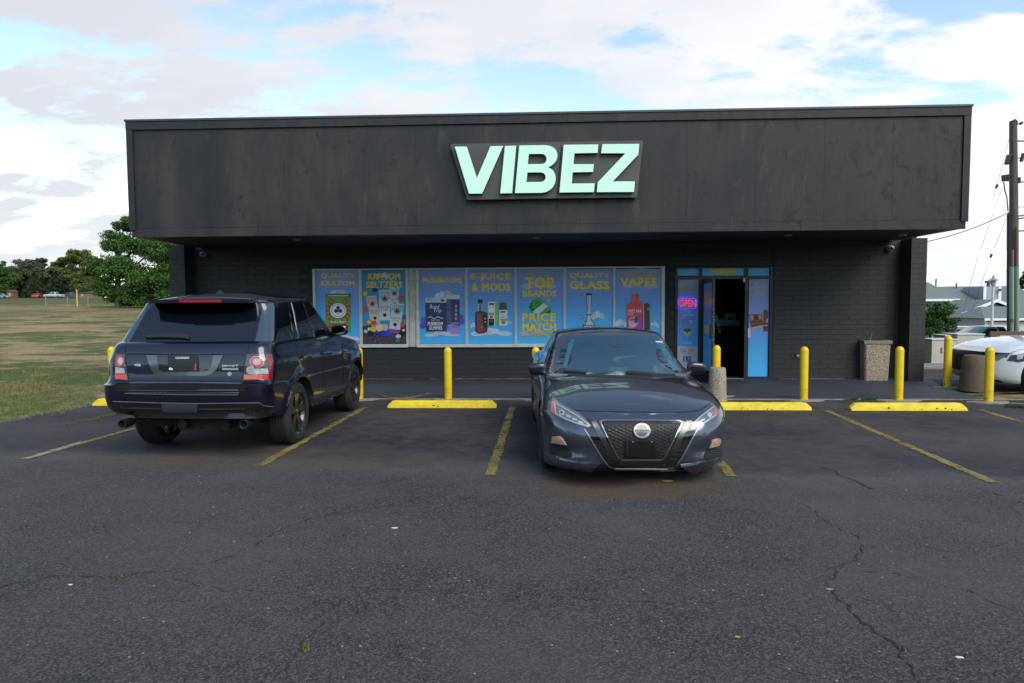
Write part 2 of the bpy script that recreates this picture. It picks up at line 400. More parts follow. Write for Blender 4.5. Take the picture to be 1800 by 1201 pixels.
# worn parking lines
line_m = NT('worn_line_paint')
ln = line_m.noise(14, 6, .7); l2 = line_m.noise(2.2, 4)
line_m.col(line_m.ramp(l2, [(.3, (.13, .11, .03)), (.6, (.25, .205, .05)), (.8, (.32, .27, .10))])); line_m.rough(.85)
a = line_m.mr(line_m.math('ADD', ln, line_m.math('MULTIPLY', l2, .35)), .46, .72, .1, .85); line_m.l(a, line_m.b.inputs['Alpha'])
pale_m = NT('pale_line_paint'); pale_m.col(pale_m.ramp(pale_m.noise(9, 5), [(.3, (.18, .18, .13)), (.7, (.42, .42, .33))])); pale_m.rough(.85)
pale_m.l(pale_m.mr(pale_m.noise(16, 6, .7), .35, .6, .15, .9), pale_m.b.inputs['Alpha'])
def ribbon(p, q, wd, name, m_, z=.006, jag=.012, parent=lot, step=.08):
    p = Vector((p[0], p[1])); q = Vector((q[0], q[1])); d = (q-p); n = max(2, int(d.length/step)); t = d.normalized(); pr = Vector((-t.y, t.x))
    Lf = []; Rt = []
    for i in range(n+1):
        c_ = p + d*i/n
        Lf.append(c_ + pr*(wd/2+random.uniform(-jag, jag))); Rt.append(c_ - pr*(wd/2+random.uniform(-jag, jag)))
    b = MB(); b.add([(*v, z) for v in Lf]+[(*v, z) for v in Rt], [(i, i+1, n+2+i, n+1+i) for i in range(n)])
    return b.build(name, m_, parent, recalc=False)
lines = [((44, 808), (231, 754), (365, 717)), ((453, 821), (547, 769), (641, 717)), ((862, 836), (880, 779), (900.5, 716)), ((1285, 838), (1240, 770), (1195, 718)), ((1746, 849), (1600, 786), (1452, 722)), ((1960, 790), (1880, 770), (1722, 721))]
for i, (a_, m2, c_) in enumerate(lines):
    A = gp(*a_); C = gp(*c_)
    ribbon(A, C, .1, 'parking_line', line_m.m)
A = gp(44, 808); B = gp(150, 777); ribbon(A, B, .095, 'parking_line', pale_m.m, z=.010)
for (a_, c_, wd) in [((1702, 694), (1815, 689), .1), ((1725, 694), (1830, 686.5), .07), ((1756, 708.5), (1830, 712), .13), ((1604, 663), (1700, 669), .08), ((1673, 684), (1704, 686.5), .08)]:
    ribbon(gp(*a_), gp(*c_), wd, 'parking_line', line_m.m if wd != .08 else pale_m.m, z=.004+.003, parent=lot)

# cracks
crack_m = mat('crack_dark', (.013, .013, .013), .95)  # dark fill of the crack ribbons
weed_m = mat('weed_leaf', (.09, .12, .025), .7, var=.4, vscale=30)
crack_edge = mat('crack_crumbs', (.10, .088, .06), .95, var=.5, vscale=40)
def crack(pts, w0, w1, br=True):
    P = [gp(*p) for p in pts]; path = []
    for i in range(len(P)-1):
        n = max(2, int((P[i+1]-P[i]).length/.035))
        for k in range(n): path.append(P[i].lerp(P[i+1], k/n))
    path.append(P[-1]); n = len(path); off = 0; Lf = []; Rt = []; cl = []
    for i, p in enumerate(path):
        off = off*.84 + random.uniform(-.024, .024)
        t = (path[min(i+1, n-1)]-path[max(i-1, 0)]); t.z = 0; t.normalize(); pr = Vector((-t.y, t.x, 0))
        wd = (w0+(w1-w0)*i/n)*random.choice((.05, .2, .4, .8, 1.3)); c_ = p + pr*off; c_.z = .0035
        Lf.append(c_+pr*wd/2); Rt.append(c_-pr*wd/2); cl.append((c_, pr))
    b = MB(); b.add(Lf+Rt, [(i, i+1, n+i+1, n+i) for i in range(n-1)]); o = b.build('crack', crack_m, lot, recalc=False)
    b = MB()
    for c_, pr in cl:
        for _ in range(2):
            if random.random() < .55:
                q = c_ + pr*random.gauss(0, .022) + Vector((random.uniform(-.02, .02), random.uniform(-.02, .02), 0)); r_ = random.uniform(.002, .0065)
                b.add([(q.x-r_, q.y, .001), (q.x, q.y-r_, .001), (q.x+r_*1.3, q.y, .001), (q.x, q.y+r_, .001), (q.x, q.y, r_*.9)], [(0, 1, 4), (1, 2, 4), (2, 3, 4), (3, 0, 4)])
    o2 = b.build('crack_crumbs', crack_edge, lot, recalc=False); o2['kind'] = 'stuff'
    return cl
crk = []
crk.append(crack([(-5, 1035), (50, 1022), (130, 1012), (200, 1013), (250, 1005), (320, 999)], .012, .007))
crk.append(crack([(380, 990), (420, 975), (450, 955), (475, 938), (520, 920), (560, 910), (640, 895), (760, 880)], .012, .004))
crk.append(crack([(300, 1018), (350, 1028), (400, 1036), (470, 1037), (560, 1034), (690, 1036), (790, 1040), (900, 1045), (1000, 1048), (1180, 1062), (1330, 1070), (1480, 1082)], .006, .005))
crk.append(crack([(505, 1201), (520, 1170), (540, 1140), (560, 1100), (570, 1070), (600, 1050)], .012, .006))
crk.append(crack([(0, 1052), (40, 1030), (60, 1020)], .009, .005))
crk.append(crack([(1610, 1201), (1590, 1150), (1550, 1112), (1500, 1085), (1480, 1060), (1460, 1030), (1475, 1000), (1500, 985), (1520, 960), (1500, 940), (1480, 925), (1430, 895), (1410, 885)], .016, .008))
crk.append(crack([(1520, 1005), (1600, 1015), (1680, 1035), (1740, 1055), (1800, 1075)], .008, .008))
crk.append(crack([(1500, 940), (1570, 945), (1640, 960), (1740, 985)], .005, .004))
crk.append(crack([(1440, 822), (1480, 838), (1505, 852), (1540, 862), (1520, 850), (1495, 846)], .03, .02))
crk.append(crack([(1700, 855), (1740, 862), (1770, 872), (1800, 885)], .025, .012))
crk.append(crack([(1080, 885), (1200, 897), (1310, 900), (1400, 893)], .004, .004))
crk.append(crack([(860, 800), (900, 803), (925, 800)], .02, .012))
crk.append(crack([(640, 722), (655, 719), (676, 715)], .01, .01))
crk.append(crack([(610, 855), (640, 848), (700, 845), (760, 820)], .008, .004))

# grass tufts and weeds growing in the cracks
def blades(b, c_, n, h, spread, lean=.5):
    for _ in range(n):
        a = random.uniform(0, 6.28); r_ = spread*math.sqrt(random.random()); x = c_[0]+math.cos(a)*r_; y = c_[1]+math.sin(a)*r_
        hh = h*random.uniform(.5, 1.15); wd = hh*.07+.0012; a2 = random.uniform(0, 6.28); lx, ly = math.cos(a2)*hh*lean*random.random(), math.sin(a2)*hh*lean*random.random()
        dx, dy = -math.sin(a2)*wd, math.cos(a2)*wd; z0 = c_[2]
        b.add([(x-dx, y-dy, z0), (x+dx, y+dy, z0), (x+lx*.5+dx*.7, y+ly*.5+dy*.7, z0+hh*.6), (x+lx, y+ly, z0+hh)], [(0, 1, 2), (0, 2, 3)])
b = MB()
for (px, py, n, h, sp) in [(208, 1015, 14, .025, .03), (530, 917, 30, .025, .04), (475, 940, 16, .02, .03), (525, 1034, 14, .02, .02), (537, 1143, 46, .035, .025), (548, 826, 30, .02, .06), (562, 827, 15, .02, .05), (655, 873, 16, .02, .02), (1370+220, 1144, 16, .03, .02), (1468, 1000, 20, .02, .04)]:
    p = gp(px, py); blades(b, p, n, h, sp)
for (x0, y0, x1, y1, n) in [(105, 749, 130, 745, 60), (135, 741, 175, 738, 240), (170, 735, 215, 726, 320), (90, 731, 110, 727, 60)]:
    for _ in range(n):
        t = random.random(); p = gp(x0+(x1-x0)*t+random.uniform(-2, 2), y0+(y1-y0)*t+random.uniform(-1, 1)); blades(b, p, 2, .03, .04)
o = b.build('weeds', weed_m, recalc=False); tag(o, 'thin green weeds growing in the cracks of the parking lot asphalt', 'weeds', kind='stuff')
b = MB()
for (x0, y0, x1, y1, n, h) in [(1488, 704, 1504, 703, 60, .05), (1517, 704, 1542, 703, 90, .05), (1460, 703, 1475, 702, 25, .03), (690, 699, 720, 699, 50, .05), (725, 698, 745, 698, 25, .04), (1602, 666, 1612, 668, 60, .12), (1770, 717, 1815, 718, 160, .06)]:
    for _ in range(n):
        t = random.random(); p = gp(x0+(x1-x0)*t, y0+(y1-y0)*t); blades(b, p, 3, h, .05, .9)
o = b.build('weeds', mat('dark_weed', (.05, .085, .02), .7, var=.4, vscale=20), recalc=False); tag(o, 'low dark green weeds along the edge of the walkway behind the yellow stops', 'weeds', kind='stuff')

# litter chips on the asphalt
lit_w = mat('pale_chip', (.62, .62, .6), .7); lit_o = mat('orange_chip', (.5, .22, .06), .8)
for (px, py, m_, lb, s_) in [(694, 929, lit_w, 'white paper scrap on the bare asphalt left of centre', .03), (1687, 1157, lit_w, 'white paper scrap on the asphalt near the lower right', .022), (124, 1029, lit_w, 'small white stone beside the long crack at left', .014), (150+925, 1, None, '', 0), (1459, 1037, lit_o, 'orange leaf lying in the crack at right', .022), (1297, 1121, lit_o, 'small orange leaf on the asphalt below the sedan', .016), (1173, 846, lit_o, 'thin straw coloured leaf in front of the grey sedan', .05)]:
    if not m_: continue
    p = gp(px, py); b = MB(); a = random.uniform(0, 3); k = 7
    ol2 = [(p.x+math.cos(a+6.28*i/k)*s_*random.uniform(.7, 1.2), p.y+math.sin(a+6.28*i/k)*s_*random.uniform(.25, .6)) for i in range(k)]
    b.prism(ol2, .002, .006, 'z'); o = b.build('litter', m_); tag(o, lb, 'litter')
# ================================================================== SHOP BUILDING
YW, YF = 15.1, 12.55           # wall plane, fascia plane
def wx(px, py=540, Y=YW): return yp(px, py, Y).x
def wz(py, px=950, Y=YW): return yp(px, py, Y).z
brickm = NT('black_painted_brick'); _a = brickm.noise(1.3, 6, .6); _b = brickm.noise(40, 3)
brickm.col(brickm.ramp(brickm.math('ADD', brickm.math('MULTIPLY', _a, .7), brickm.math('MULTIPLY', _b, .3)), [(.3, (.013, .013, .014)), (.55, (.021, .021, .022)), (.75, (.034, .033, .033))])); brickm.rough(.62); brickm.bump(_b, .35); brick_mat = brickm.m
mortar_m = mat('painted_mortar', (.020, .020, .022), .8, bump=.3, bscale=80)
XL, XR = wx(317, 540), wx(1608, 540)
PL, PR = wx(344), wx(1581)
ZS = 2.99
shop = empty('shop_building', (0, YW, 0), label='long low black painted brick shop with deep boxed fascia and poster covered front windows', cat='shop building')
# masonry mass, with openings for the windows and the entrance
WX0, WX1 = wx(551), wx(1168); WZ0, WZ1 = wz(609), wz(470)
EX0, EX1 = wx(1186.5), wx(1357); EZ1 = wz(469.5, 1270)
b = MB(); yb = YW+.32
b.box(XL, WX0, YW, yb, -.2, ZS+.1); b.box(WX0, WX1, YW, yb, -.2, WZ0); b.box(WX0, EX1, YW, yb, WZ1, ZS+.1)
b.box(WX1, EX0, YW, yb, -.2, WZ1); b.box(EX1, XR, YW, yb, -.2, ZS+.1)
b.box(XL, XL+.3, yb, 29.0, -.2, ZS+.6); b.box(XR-.3, XR, yb, 29.0, -.2, ZS+.6); b.box(XL, XR, 28.7, 29.0, -.2, ZS+.6)
wall = b.build('brick_wall', mortar_m, shop)
# bricks: 0.40 x 0.10 units proud of the mortar
def brick_mesh(w_, h_, d_=.0035):
    b = MB(); x, z = w_/2-.0025, h_/2-.0022; c_ = .003
    b.add([(-x, 0, -z), (x, 0, -z), (x, 0, z), (-x, 0, z), (-x+c_, -d_, -z+c_), (x-c_, -d_, -z+c_), (x-c_, -d_, z-c_), (-x+c_, -d_, z-c_)],
          [(4, 5, 6, 7), (0, 1, 5, 4), (1, 2, 6, 5), (2, 3, 7, 6), (3, 0, 4, 7)])
    o = b.build('brick', brick_mat, recalc=False, link=False); return o.data
bw, bh = .40, .1065
full = brick_mesh(bw, bh); half = brick_mesh(bw/2, bh); rest = MB(); cnt = 0
def regions_ok(x0, x1, z0, z1):
    if x1 > WX0-.01 and x0 < WX1+.01 and z1 > WZ0-.0 and z0 < WZ1: return False
    if x1 > EX0 and x0 < EX1 and z0 < EZ1: return False
    return True
def put_brick(x, y, z, me, w_, near):
    global cnt
    if near and cnt < 298:
        o = bpy.data.objects.new('brick', me); COL.objects.link(o); o.parent = wall; o.location = (x, y-YW-random.uniform(0, .0025), z); cnt += 1
    else:
        X, Z, c_ = w_/2-.004, bh/2-.002, .003
        rest.add([(x-X, y, z-Z), (x+X, y, z-Z), (x+X, y, z+Z), (x-X, y, z+Z), (x-X+c_, y-.0035, z-Z+c_), (x+X-c_, y-.0035, z-Z+c_), (x+X-c_, y-.0035, z+Z-c_), (x-X+c_, y-.0035, z+Z-c_)],
                 [(4, 5, 6, 7), (0, 1, 5, 4), (1, 2, 6, 5), (2, 3, 7, 6), (3, 0, 4, 7)])
rows = int((ZS)/bh)
for r_ in range(rows):
    z = .03 + bh*(r_+.5)
    for (a0, a1, near) in ((wx(1357)+.03, PR-.01, r_ < 20), (wx(640), wx(968), z < WZ0-.05), (PL+.01, wx(640), False), (wx(968), EX0, False), (EX0, wx(1357), False)):
        x = a0 - (bw/2 if r_ % 2 else 0)
        while x < a1-.02:
            x0, x1 = max(x, a0), min(x+bw, a1)
            if x1-x0 > .06 and regions_ok(x0, x1, z-bh/2, z+bh/2):
                if abs((x1-x0)-bw) < .01: put_brick((x0+x1)/2, YW, z, full, bw, near)
                elif abs((x1-x0)-bw/2) < .01: put_brick((x0+x1)/2, YW, z, half, bw/2, near)
                else: put_brick((x0+x1)/2, YW, z, None, x1-x0, False)
            x += bw
# wing piers at both ends
for (x0, x1, nm) in ((XL, PL, 'left'), (PR, XR, 'right')):
    b = MB(); b.box(x0, x1, YW-.42, YW-.001, -.2, ZS+.02); b.build('wing_wall', mortar_m, shop)
    for r_ in range(rows):
        z = .03+bh*(r_+.5); w_ = (x1-x0)
        if r_ % 2: parts = [(x0, x1)]
        else: parts = [(x0, (x0+x1)/2), ((x0+x1)/2, x1)]
        for (a, c_) in parts:
            X, Z, q = (c_-a)/2-.0015, bh/2-.0018, .002; xm = (a+c_)/2; y = YW-.42
            rest.add([(xm-X, y, z-Z), (xm+X, y, z-Z), (xm+X, y, z+Z), (xm-X, y, z+Z), (xm-X+q, y-.0035, z-Z+q), (xm+X-q, y-.0035, z-Z+q), (xm+X-q, y-.0035, z+Z-q), (xm-X+q, y-.0035, z+Z-q)],
                     [(4, 5, 6, 7), (0, 1, 5, 4), (1, 2, 6, 5), (2, 3, 7, 6), (3, 0, 4, 7)])
o = rest.build('brickwork', brick_mat, wall, recalc=False); o['kind'] = 'stuff'
# pale mortar dust line at the foot of the wall
b = MB()
x = PL
while x < PR:
    w_ = random.uniform(.1, .5)
    if random.random() < .75 and not (EX0-.1 < x < EX1): b.box(x, min(x+w_, PR), YW-.02-random.uniform(0, .012), YW-.013, .012, .026+random.uniform(0, .01))
    x += w_
b.build('footing', mat('dusty_footing', (.12, .115, .10), .95, var=.5, vscale=9), shop)

# fascia box ------------------------------------------------------
FX0, FX1 = yp(229, 400, YF).x, yp(1700, 395, YF).x
FZ0 = yp(960, 410, YF).z; FZ1 = yp(960, 199, YF).z
fasm = NT('black_stained_plywood'); x_, y_, z_ = fasm.xyz()
_a = fasm.noise(1.1, 6, .6, sc=(1, 1, .35)); _b = fasm.noise(4.2, 6, .7, .9, sc=(1.0, 1, .6)); _g = fasm.noise(30, 4, .6, sc=(3, 1, .12))
c = fasm.ramp(fasm.math('ADD', fasm.math('MULTIPLY', _a, .82), fasm.math('MULTIPLY', _g, .18)), [(.34, (.011, .0115, .014)), (.5, (.022, .0215, .024)), (.66, (.042, .039, .037))])
kn = fasm.mr(fasm.math('ADD', _b, fasm.math('MULTIPLY', x_, .004)), .54, .68); c = fasm.mix(fasm.math('MULTIPLY', kn, .9), c, (.010, .011, .015))
c = fasm.mix(fasm.math('MULTIPLY', fasm.mr(fasm.noise(2.6, 6, .7, 1.2, sc=(1.6, 1, .5)), .56, .70), .5), c, (.058, .056, .05))
fasm.col(c); fasm.rough(fasm.mr(_a, .3, .7, .5, .72)); fasm.b.inputs['Specular IOR Level'].default_value = .35; fasm.bump(_g, .2)
b = MB(); b.box(FX0+.03, FX1-.03, YF+.02, YF+.3, FZ0+.01, FZ1-.02); b.box(FX0+.03, FX0+.2, YF+.3, 29.2, FZ0+.01, FZ1-.02); b.box(FX1-.2, FX1-.03, YF+.3, 29.2, FZ0+.01, FZ1-.02); b.box(FX0+.2, FX1-.2, 28.9, 29.2, FZ0+.01, FZ1-.02)
fas = b.build('fascia', black_paint, shop)
# plywood sheets
seams = [wx(p, 300, YF) for p in (246, 276, 382, 499.5, 615, 731, 849, 967, 1087, 1207, 1328, 1449, 1570, 1689)]
seams[0] = FX0+.12; seams[-1] = FX1-.12
for i in range(len(seams)-1):
    MB().box(seams[i]+.0012, seams[i+1]-.0012, YF, YF+.019, FZ0+.165, FZ1-.17, .001).build('plywood_sheet', fasm.m, fas)
trim = fasm.m
# top, bottom and corner boards
def boards(z0, z1, y, cuts, nm='trim_board'):
    for i in range(len(cuts)-1):
        MB().box(cuts[i]+.0015, cuts[i+1]-.0015, y, YF+.018, z0+random.uniform(-.002, .002), z1, .003).build(nm, trim, fas)
boards(FZ1-.175, FZ1-.03, YF-.035, [FX0-.005, -3.2, .45, 4.1, FX1+.005])
boards(FZ0, FZ0+.16, YF-.01, [FX0+.03, -5.3, -2.65, -.85, 1.9, 4.6, FX1-.03])
for (x0, x1) in ((FX0-.003, FX0+.118), (FX1-.118, FX1+.003)):
    MB().box(x0, x1, YF-.03, YF+.018, FZ0+.125, FZ1-.178, .003).build('corner_board', trim, fas)
b = MB(); b.box(FX0-.02, FX1+.02, YF-.05, YF+.28, FZ1-.028, FZ1+.012, .004); b.box(FX0-.02, FX0+.2, YF+.28, 29.2, FZ1-.028, FZ1+.012); b.box(FX1-.2, FX1+.02, YF+.28, 29.2, FZ1-.028, FZ1+.012)
b.build('coping', mat('black_coping', (.04, .042, .046), .45, var=.2, vscale=2), fas)
# soffit and roof
sof = mat('soffit_board', (.013, .013, .016), .7, var=.3, vscale=2)
MB().box(FX0+.035, FX1-.035, YF+.301, YW+.3, ZS-.001, ZS+.06).build('soffit', sof, shop)
b = MB(); b.box(FX0+.035, FX0+.6, YW+.3, 28.9, ZS+.0, ZS+.06); b.box(FX1-.6, FX1-.035, YW+.3, 28.9, ZS+.0, ZS+.06); b.build('soffit', sof, shop)
MB().box(FX0+.2, FX1-.2, YF+.3, 28.9, 4.2, 4.3).build('roof', mat('roof_felt', (.12, .12, .12), .9), shop)
lampm = mat('lamp_lens', (.35, .36, .36), .3)
for (px, py) in ((522, 422), (943, 418.5), (1385, 414.5), (1586, 414)):
    p = gp(px, py, ZS-.02)
    l_ = MB().lathe([(0, -.028), (.062, -.028), (.075, -.02), (.085, -.001)], 20, (p.x, p.y, ZS)).build('soffit_light', mat('lamp_rim', (.3, .3, .3), .4), shop, smooth=True)
    MB().lathe([(0, -.03), (.058, -.03), (.058, -.0285)], 16, (p.x, p.y, ZS)).build('lens', lampm, l_, smooth=True)

# dome cameras at both ends of the recess --------------------------
whitep = mat('white_plastic', (.6, .6, .6), .35); blackg = mat('black_glass', (.006, .006, .008), .06, coat=.5)
def dome(px, py, lb, s_):
    p = yp(px, py, YW-.09); t = empty('security_camera', (p.x, YW, p.z), label=lb, cat='security camera', group='security cameras under the eaves')
    MB().lathe([(0, 0), (.055, 0), (.058, -.035), (.03, -.05), (0, -.05)], 20, (p.x, YW-.012, p.z), 'y').build('mount', whitep, t, smooth=True)
    b = MB(); b.lathe([(0.0, -.15), (.03, -.147), (.047, -.13), (.056, -.10), (.052, -.06), (.03, -.045)], 22, (p.x, YW-.012, p.z), 'y'); b.build('housing', whitep, t, smooth=True)
    MB().lathe([(0, -.157), (.018, -.155), (.033, -.148), (.034, -.145)], 18, (p.x+s_*.006, YW-.012, p.z-.008), 'y').build('lens', blackg, t, smooth=True)
dome(357, 447, 'small white round security camera on the black wall above the dark SUV', 1)
dome(1566, 436, 'small white round security camera on the black wall above the pebbled trash bin', -1)

# window band -----------------------------------------------------
alu = mat('white_aluminium', (.60, .59, .55), .45, var=.12, vscale=8)
glassd = mat('window_glass', (.02, .025, .03), .04, coat=.3)
yf0, yf1 = YW-.03, YW+.06
def xat(px): return wx(px, 540)
panes = [(555.5, 632), (637, 714), (737, 818), (822.5, 904.5), (908.5, 990.5), (995, 1077.5), (1081.5, 1162.5)]
zt, zb = wz(472.5), wz(604.5)
frame_cuts = [551, 633.3-.0, 716, 735, 820.2, 906.5, 992.8, 1079.5, 1168]
wins = []
pane_frames = [(551, 634.3), (634.7, 717), (733, 820.1), (820.5, 906.4), (906.8, 992.6), (993, 1079.4), (1079.8, 1168)]
for (p0, p1), (f0, f1) in zip(panes, pane_frames):
    x0, x1, a, c_ = xat(f0), xat(f1), xat(p0), xat(p1)
    b = MB(); b.box(x0, a, yf0, yf1, WZ0, WZ1); b.box(c_, x1, yf0, yf1, WZ0, WZ1); b.box(a, c_, yf0, yf1, zt, WZ1); b.box(a, c_, yf0, yf1, WZ0, zb)
    f = b.build('window', alu, shop)
    b = MB(); b.box(x0-.0, x1, yf0-.035, yf0-.002, WZ0-.012, WZ0+.03, .003); b.build('sill', alu, f)
    MB().box(a, c_, YW+.012, YW+.022, zb, zt).build('pane', glassd, f)
    wins.append((a, c_))
x0, x1 = xat(717)+.002, xat(733)-.002
po = MB().box(x0, x1, yf0+.004, yf1, WZ0, WZ1).build('post_cover', mat('post_grey_white', (.50, .49, .45), .5, var=.25, vscale=5), shop)
b = MB(); b.box(x0+.03, x0+.037, yf0+.0, yf0+.004, WZ0, WZ1); b.box(x1-.034, x1-.027, yf0+.0, yf0+.004, WZ0, WZ1); b.build('seam', mat('seam_dark', (.05, .05, .05), .8), po)
b = MB(); p = yp(723.5, 520, YW); b.lathe([(0, -.006), (.02, -.005), (.024, 0)], 14, (p.x, yf0+.004, p.z), 'y'); b.build('screw_cover', alu, po, smooth=True)

# entrance --------------------------------------------------------
fr = mat('black_storefront_frame', (.018, .018, .020), .4, coat=.2)
ye0, ye1 = YW-.03, YW+.09
ent = empty('x', (0, 0, 0)); bpy.data.objects.remove(ent)
b = MB(); ztr = wz(488, 1270)
for (p0, p1) in ((1186.5, 1190), (1228.5, 1233.8), (1308.5, 1314), (1352.5, 1357)):
    b.box(wx(p0), wx(p1), ye0, ye1, .0, EZ1)
for (p0, p1) in ((1190, 1228.5), (1233.8, 1308.5), (1314, 1352.5)):
    b.box(wx(p0), wx(p1), ye0, ye1, EZ1-.03, EZ1); b.box(wx(p0), wx(p1), ye0, ye1, ztr-.035, ztr+.03)
for (p0, p1) in ((1190, 1228.5), (1314, 1352.5)):
    b.box(wx(p0), wx(p1), ye0, ye1, .0, wz(663, 1330)+.0)
door_frame = b.build('entrance_frame', fr, shop)
for (p0, p1) in ((1190, 1228.5), (1233.8, 1308.5), (1314, 1352.5)):
    MB().box(wx(p0), wx(p1), YW+.02, YW+.03, ztr+.03, EZ1-.03).build('pane', glassd, door_frame)
for (p0, p1) in ((1190, 1228.5), (1314, 1352.5)):
    MB().box(wx(p0), wx(p1), YW+.02, YW+.03, wz(663, 1330), ztr-.035).build('pane', glassd, door_frame)
MB().box(wx(1233.8), wx(1308.5), YW-.03, YW+.3, .017, .035).build('threshold', mat('metal_threshold', (.3, .3, .3), .4, metal=.8), door_frame)
# open door leaf, hinged at the left jamb and swung out square to the wall
DX = wx(1235.5); DW = .93; dz0, dz1 = .03, ztr-.05; yd = YW-.03
b = MB(); t_ = .045
b.box(DX-t_/2, DX+t_/2, yd-.06, yd, dz0, dz1); b.box(DX-t_/2, DX+t_/2, yd-DW, yd-DW+.085, dz0, dz1)
b.box(DX-t_/2, DX+t_/2, yd-DW+.085, yd-.06, dz1-.08, dz1); b.box(DX-t_/2, DX+t_/2, yd-DW+.085, yd-.06, dz0, dz0+.22)
leaf = b.build('door', fr, shop)
MB().box(DX-.004, DX+.004, yd-DW+.085, yd-.06, dz0+.22, dz1-.08).build('pane', glassd, leaf)
b = MB(); b.tube([(DX-.055, yd-DW+.06, .95), (DX-.055, yd-DW+.06, 1.25)], .014, 8); b.tube([(DX, yd-DW+.06, .97), (DX-.055, yd-DW+.06, .97)], .01, 6); b.tube([(DX, yd-DW+.06, 1.23), (DX-.055, yd-DW+.06, 1.23)], .01, 6); b.build('handle', fr, leaf, smooth=True)
chip = mat('bare_metal_chips', (.45, .44, .42), .4)
b = MB()
for _ in range(60):
    z = random.uniform(.25, 1.75); y = yd-DW-.0005; x = DX+random.uniform(-.02, .02); s_ = random.uniform(.003, .009)
    b.add([(x-s_, y, z), (x, y, z-s_*1.5), (x+s_*.8, y, z), (x, y, z+s_)], [(0, 1, 2, 3)])
b.build('paint_chips', chip, leaf)
for px in (1251.5, 1306.5):
    MB().box(wx(px)-.018, wx(px)+.018, YW-.045, YW-.031, wz(499), wz(491.5)).build('door_sensor', whitep, door_frame)
MB().box(wx(1314.2), wx(1318.8), YW-.045, YW-.031, wz(593, 1316), wz(577, 1316), .004).build('door_notice', whitep, door_frame)

# interior (dark shop seen through the open door) -----------------
dk = mat('interior_dark', (.012, .012, .014), .8); ik = mat('interior_floor', (.03, .03, .035), .5)
b = MB(); b.box(XL+.31, XR-.31, 22.0, 22.1, 0, ZS-.05); b.build('interior_wall', dk, shop)
MB().box(XL+.31, XR-.31, YW+.33, 22.0, -.02, .016).build('interior_floor', ik, shop)
MB().box(XL+.31, XR-.31, YW+.33, 22.0, ZS-.06, ZS-.03).build('ceiling', dk, shop)
YC = 17.6
def cpt(px, py, Y=YC): return yp(px, py, Y)
ct = cpt(1252, 575); ce = cpt(1312, 572)
cnt_o = empty('shop_counter', ((ct.x+ce.x)/2, YC, 0), label='dark shop counter inside the open entrance', cat='counter')
MB().box(ct.x-.2, ce.x+.5, YC, YC+.6, .016, ct.z-.0, .01).build('front_panel', mat('counter_black', (.01, .01, .012), .4), cnt_o)
MB().box(ct.x-.24, ce.x+.54, YC-.04, YC+.64, ct.z, ct.z+.03, .006).build('countertop', mat('counter_top', (.03, .035, .035), .3), cnt_o)
tealg = mat('register_grey', (.34, .46, .44), .5); drk = mat('screen_dark', (.01, .01, .012), .2)
zt_c = ct.z+.03
def item(nm, lb, cat_, px0, px1, py0, py1, y0, y1, m_, bev=.008):
    a = cpt(px0, py1, YC+y0); c_ = cpt(px1, py0, YC+y0)
    o = MB().box(a.x, c_.x, YC+y0, YC+y1, max(zt_c+.001, a.z) if py1 > 560 else a.z, c_.z, bev).build(nm, m_); tag(o, lb, cat_); return o
t = empty('cash_register', (cpt(1275, 570).x, YC+.2, zt_c), label='pale green grey till with tilted screen on the counter inside the entrance', cat='cash register')
a = cpt(1260, 571); c_ = cpt(1291, 562)
MB().box(a.x, c_.x, YC+.08, YC+.4, zt_c+.002, c_.z, .01).build('drawer', tealg, t)
a = cpt(1272, 561, YC+.2); c_ = cpt(1295, 551, YC+.2)
b = MB(); b.prism([(a.x, a.z), (c_.x-.03, a.z), (c_.x, c_.z), (a.x+.03, c_.z)], YC+.2, YC+.235); b.build('screen', tealg, t)
a = cpt(1279, 564, YC+.02); c_ = cpt(1292, 557, YC+.02)
b = MB(); b.box(a.x, c_.x, YC+.1, YC+.14, a.z, c_.z, .006); cd = b.build('customer_display', mat('light_grey_plastic', (.4, .45, .43), .4), t)
MB().box(a.x+.02, c_.x-.02, YC+.096, YC+.0995, a.z+.02, c_.z-.03).build('display_glass', drk, cd)
t = empty('card_reader', (cpt(1299, 568).x, YC+.1, zt_c), label='small pale card reader on the counter right of the till', cat='card reader')
a = cpt(1294, 571); c_ = cpt(1303, 562)
b = MB(); b.prism([(YC+.08, zt_c+.002), (YC+.24, zt_c+.002), (YC+.22, c_.z), (YC+.14, c_.z-.02)], a.x, c_.x, 'x'); b.build('stand', tealg, t)
MB().box(a.x+.015, c_.x-.015, YC+.095, YC+.118, zt_c+.03, c_.z-.03).build('screen', mat('pale_screen', (.4, .5, .5), .3), t)
# person standing behind the door edge: only an arm and shoulder show
def skin_figure(name, pts, edges, rads, m_, parent, sub=2):
    me = bpy.data.meshes.new(name); me.from_pydata(pts, edges, []); o = bpy.data.objects.new(name, me); COL.objects.link(o)
    md = o.modifiers.new('s', 'SKIN'); me.update()
    if not me.skin_vertices: 
        bpy.context.view_layer.objects.active = o
    lay = me.skin_vertices[0].data
    for i, r_ in enumerate(rads): lay[i].radius = (r_, r_)
    lay[0].use_root = True
    o.modifiers.new('u', 'SUBSURF').levels = sub
    dg = bpy.context.evaluated_depsgraph_get(); dg.update()
    me2 = bpy.data.meshes.new_from_object(o.evaluated_get(dg)); o.modifiers.clear(); o.data = me2
    me2.materials.clear(); me2.materials.append(m_); me2.polygons.foreach_set('use_smooth', [True]*len(me2.polygons)); o.parent = parent; return o
pp = yp(1245.5, 560, 16.4)
person = empty('person', (pp.x, 16.4, 0), label='person in pale blue shirt and dark trousers half hidden by the open door', cat='person')
cloth = mat('pale_teal_shirt', (.20, .30, .30), .85, bump=.3, bscale=30); trous = mat('dark_trousers', (.015, .016, .02), .8); skinm = mat('skin', (.32, .17, .11), .5)
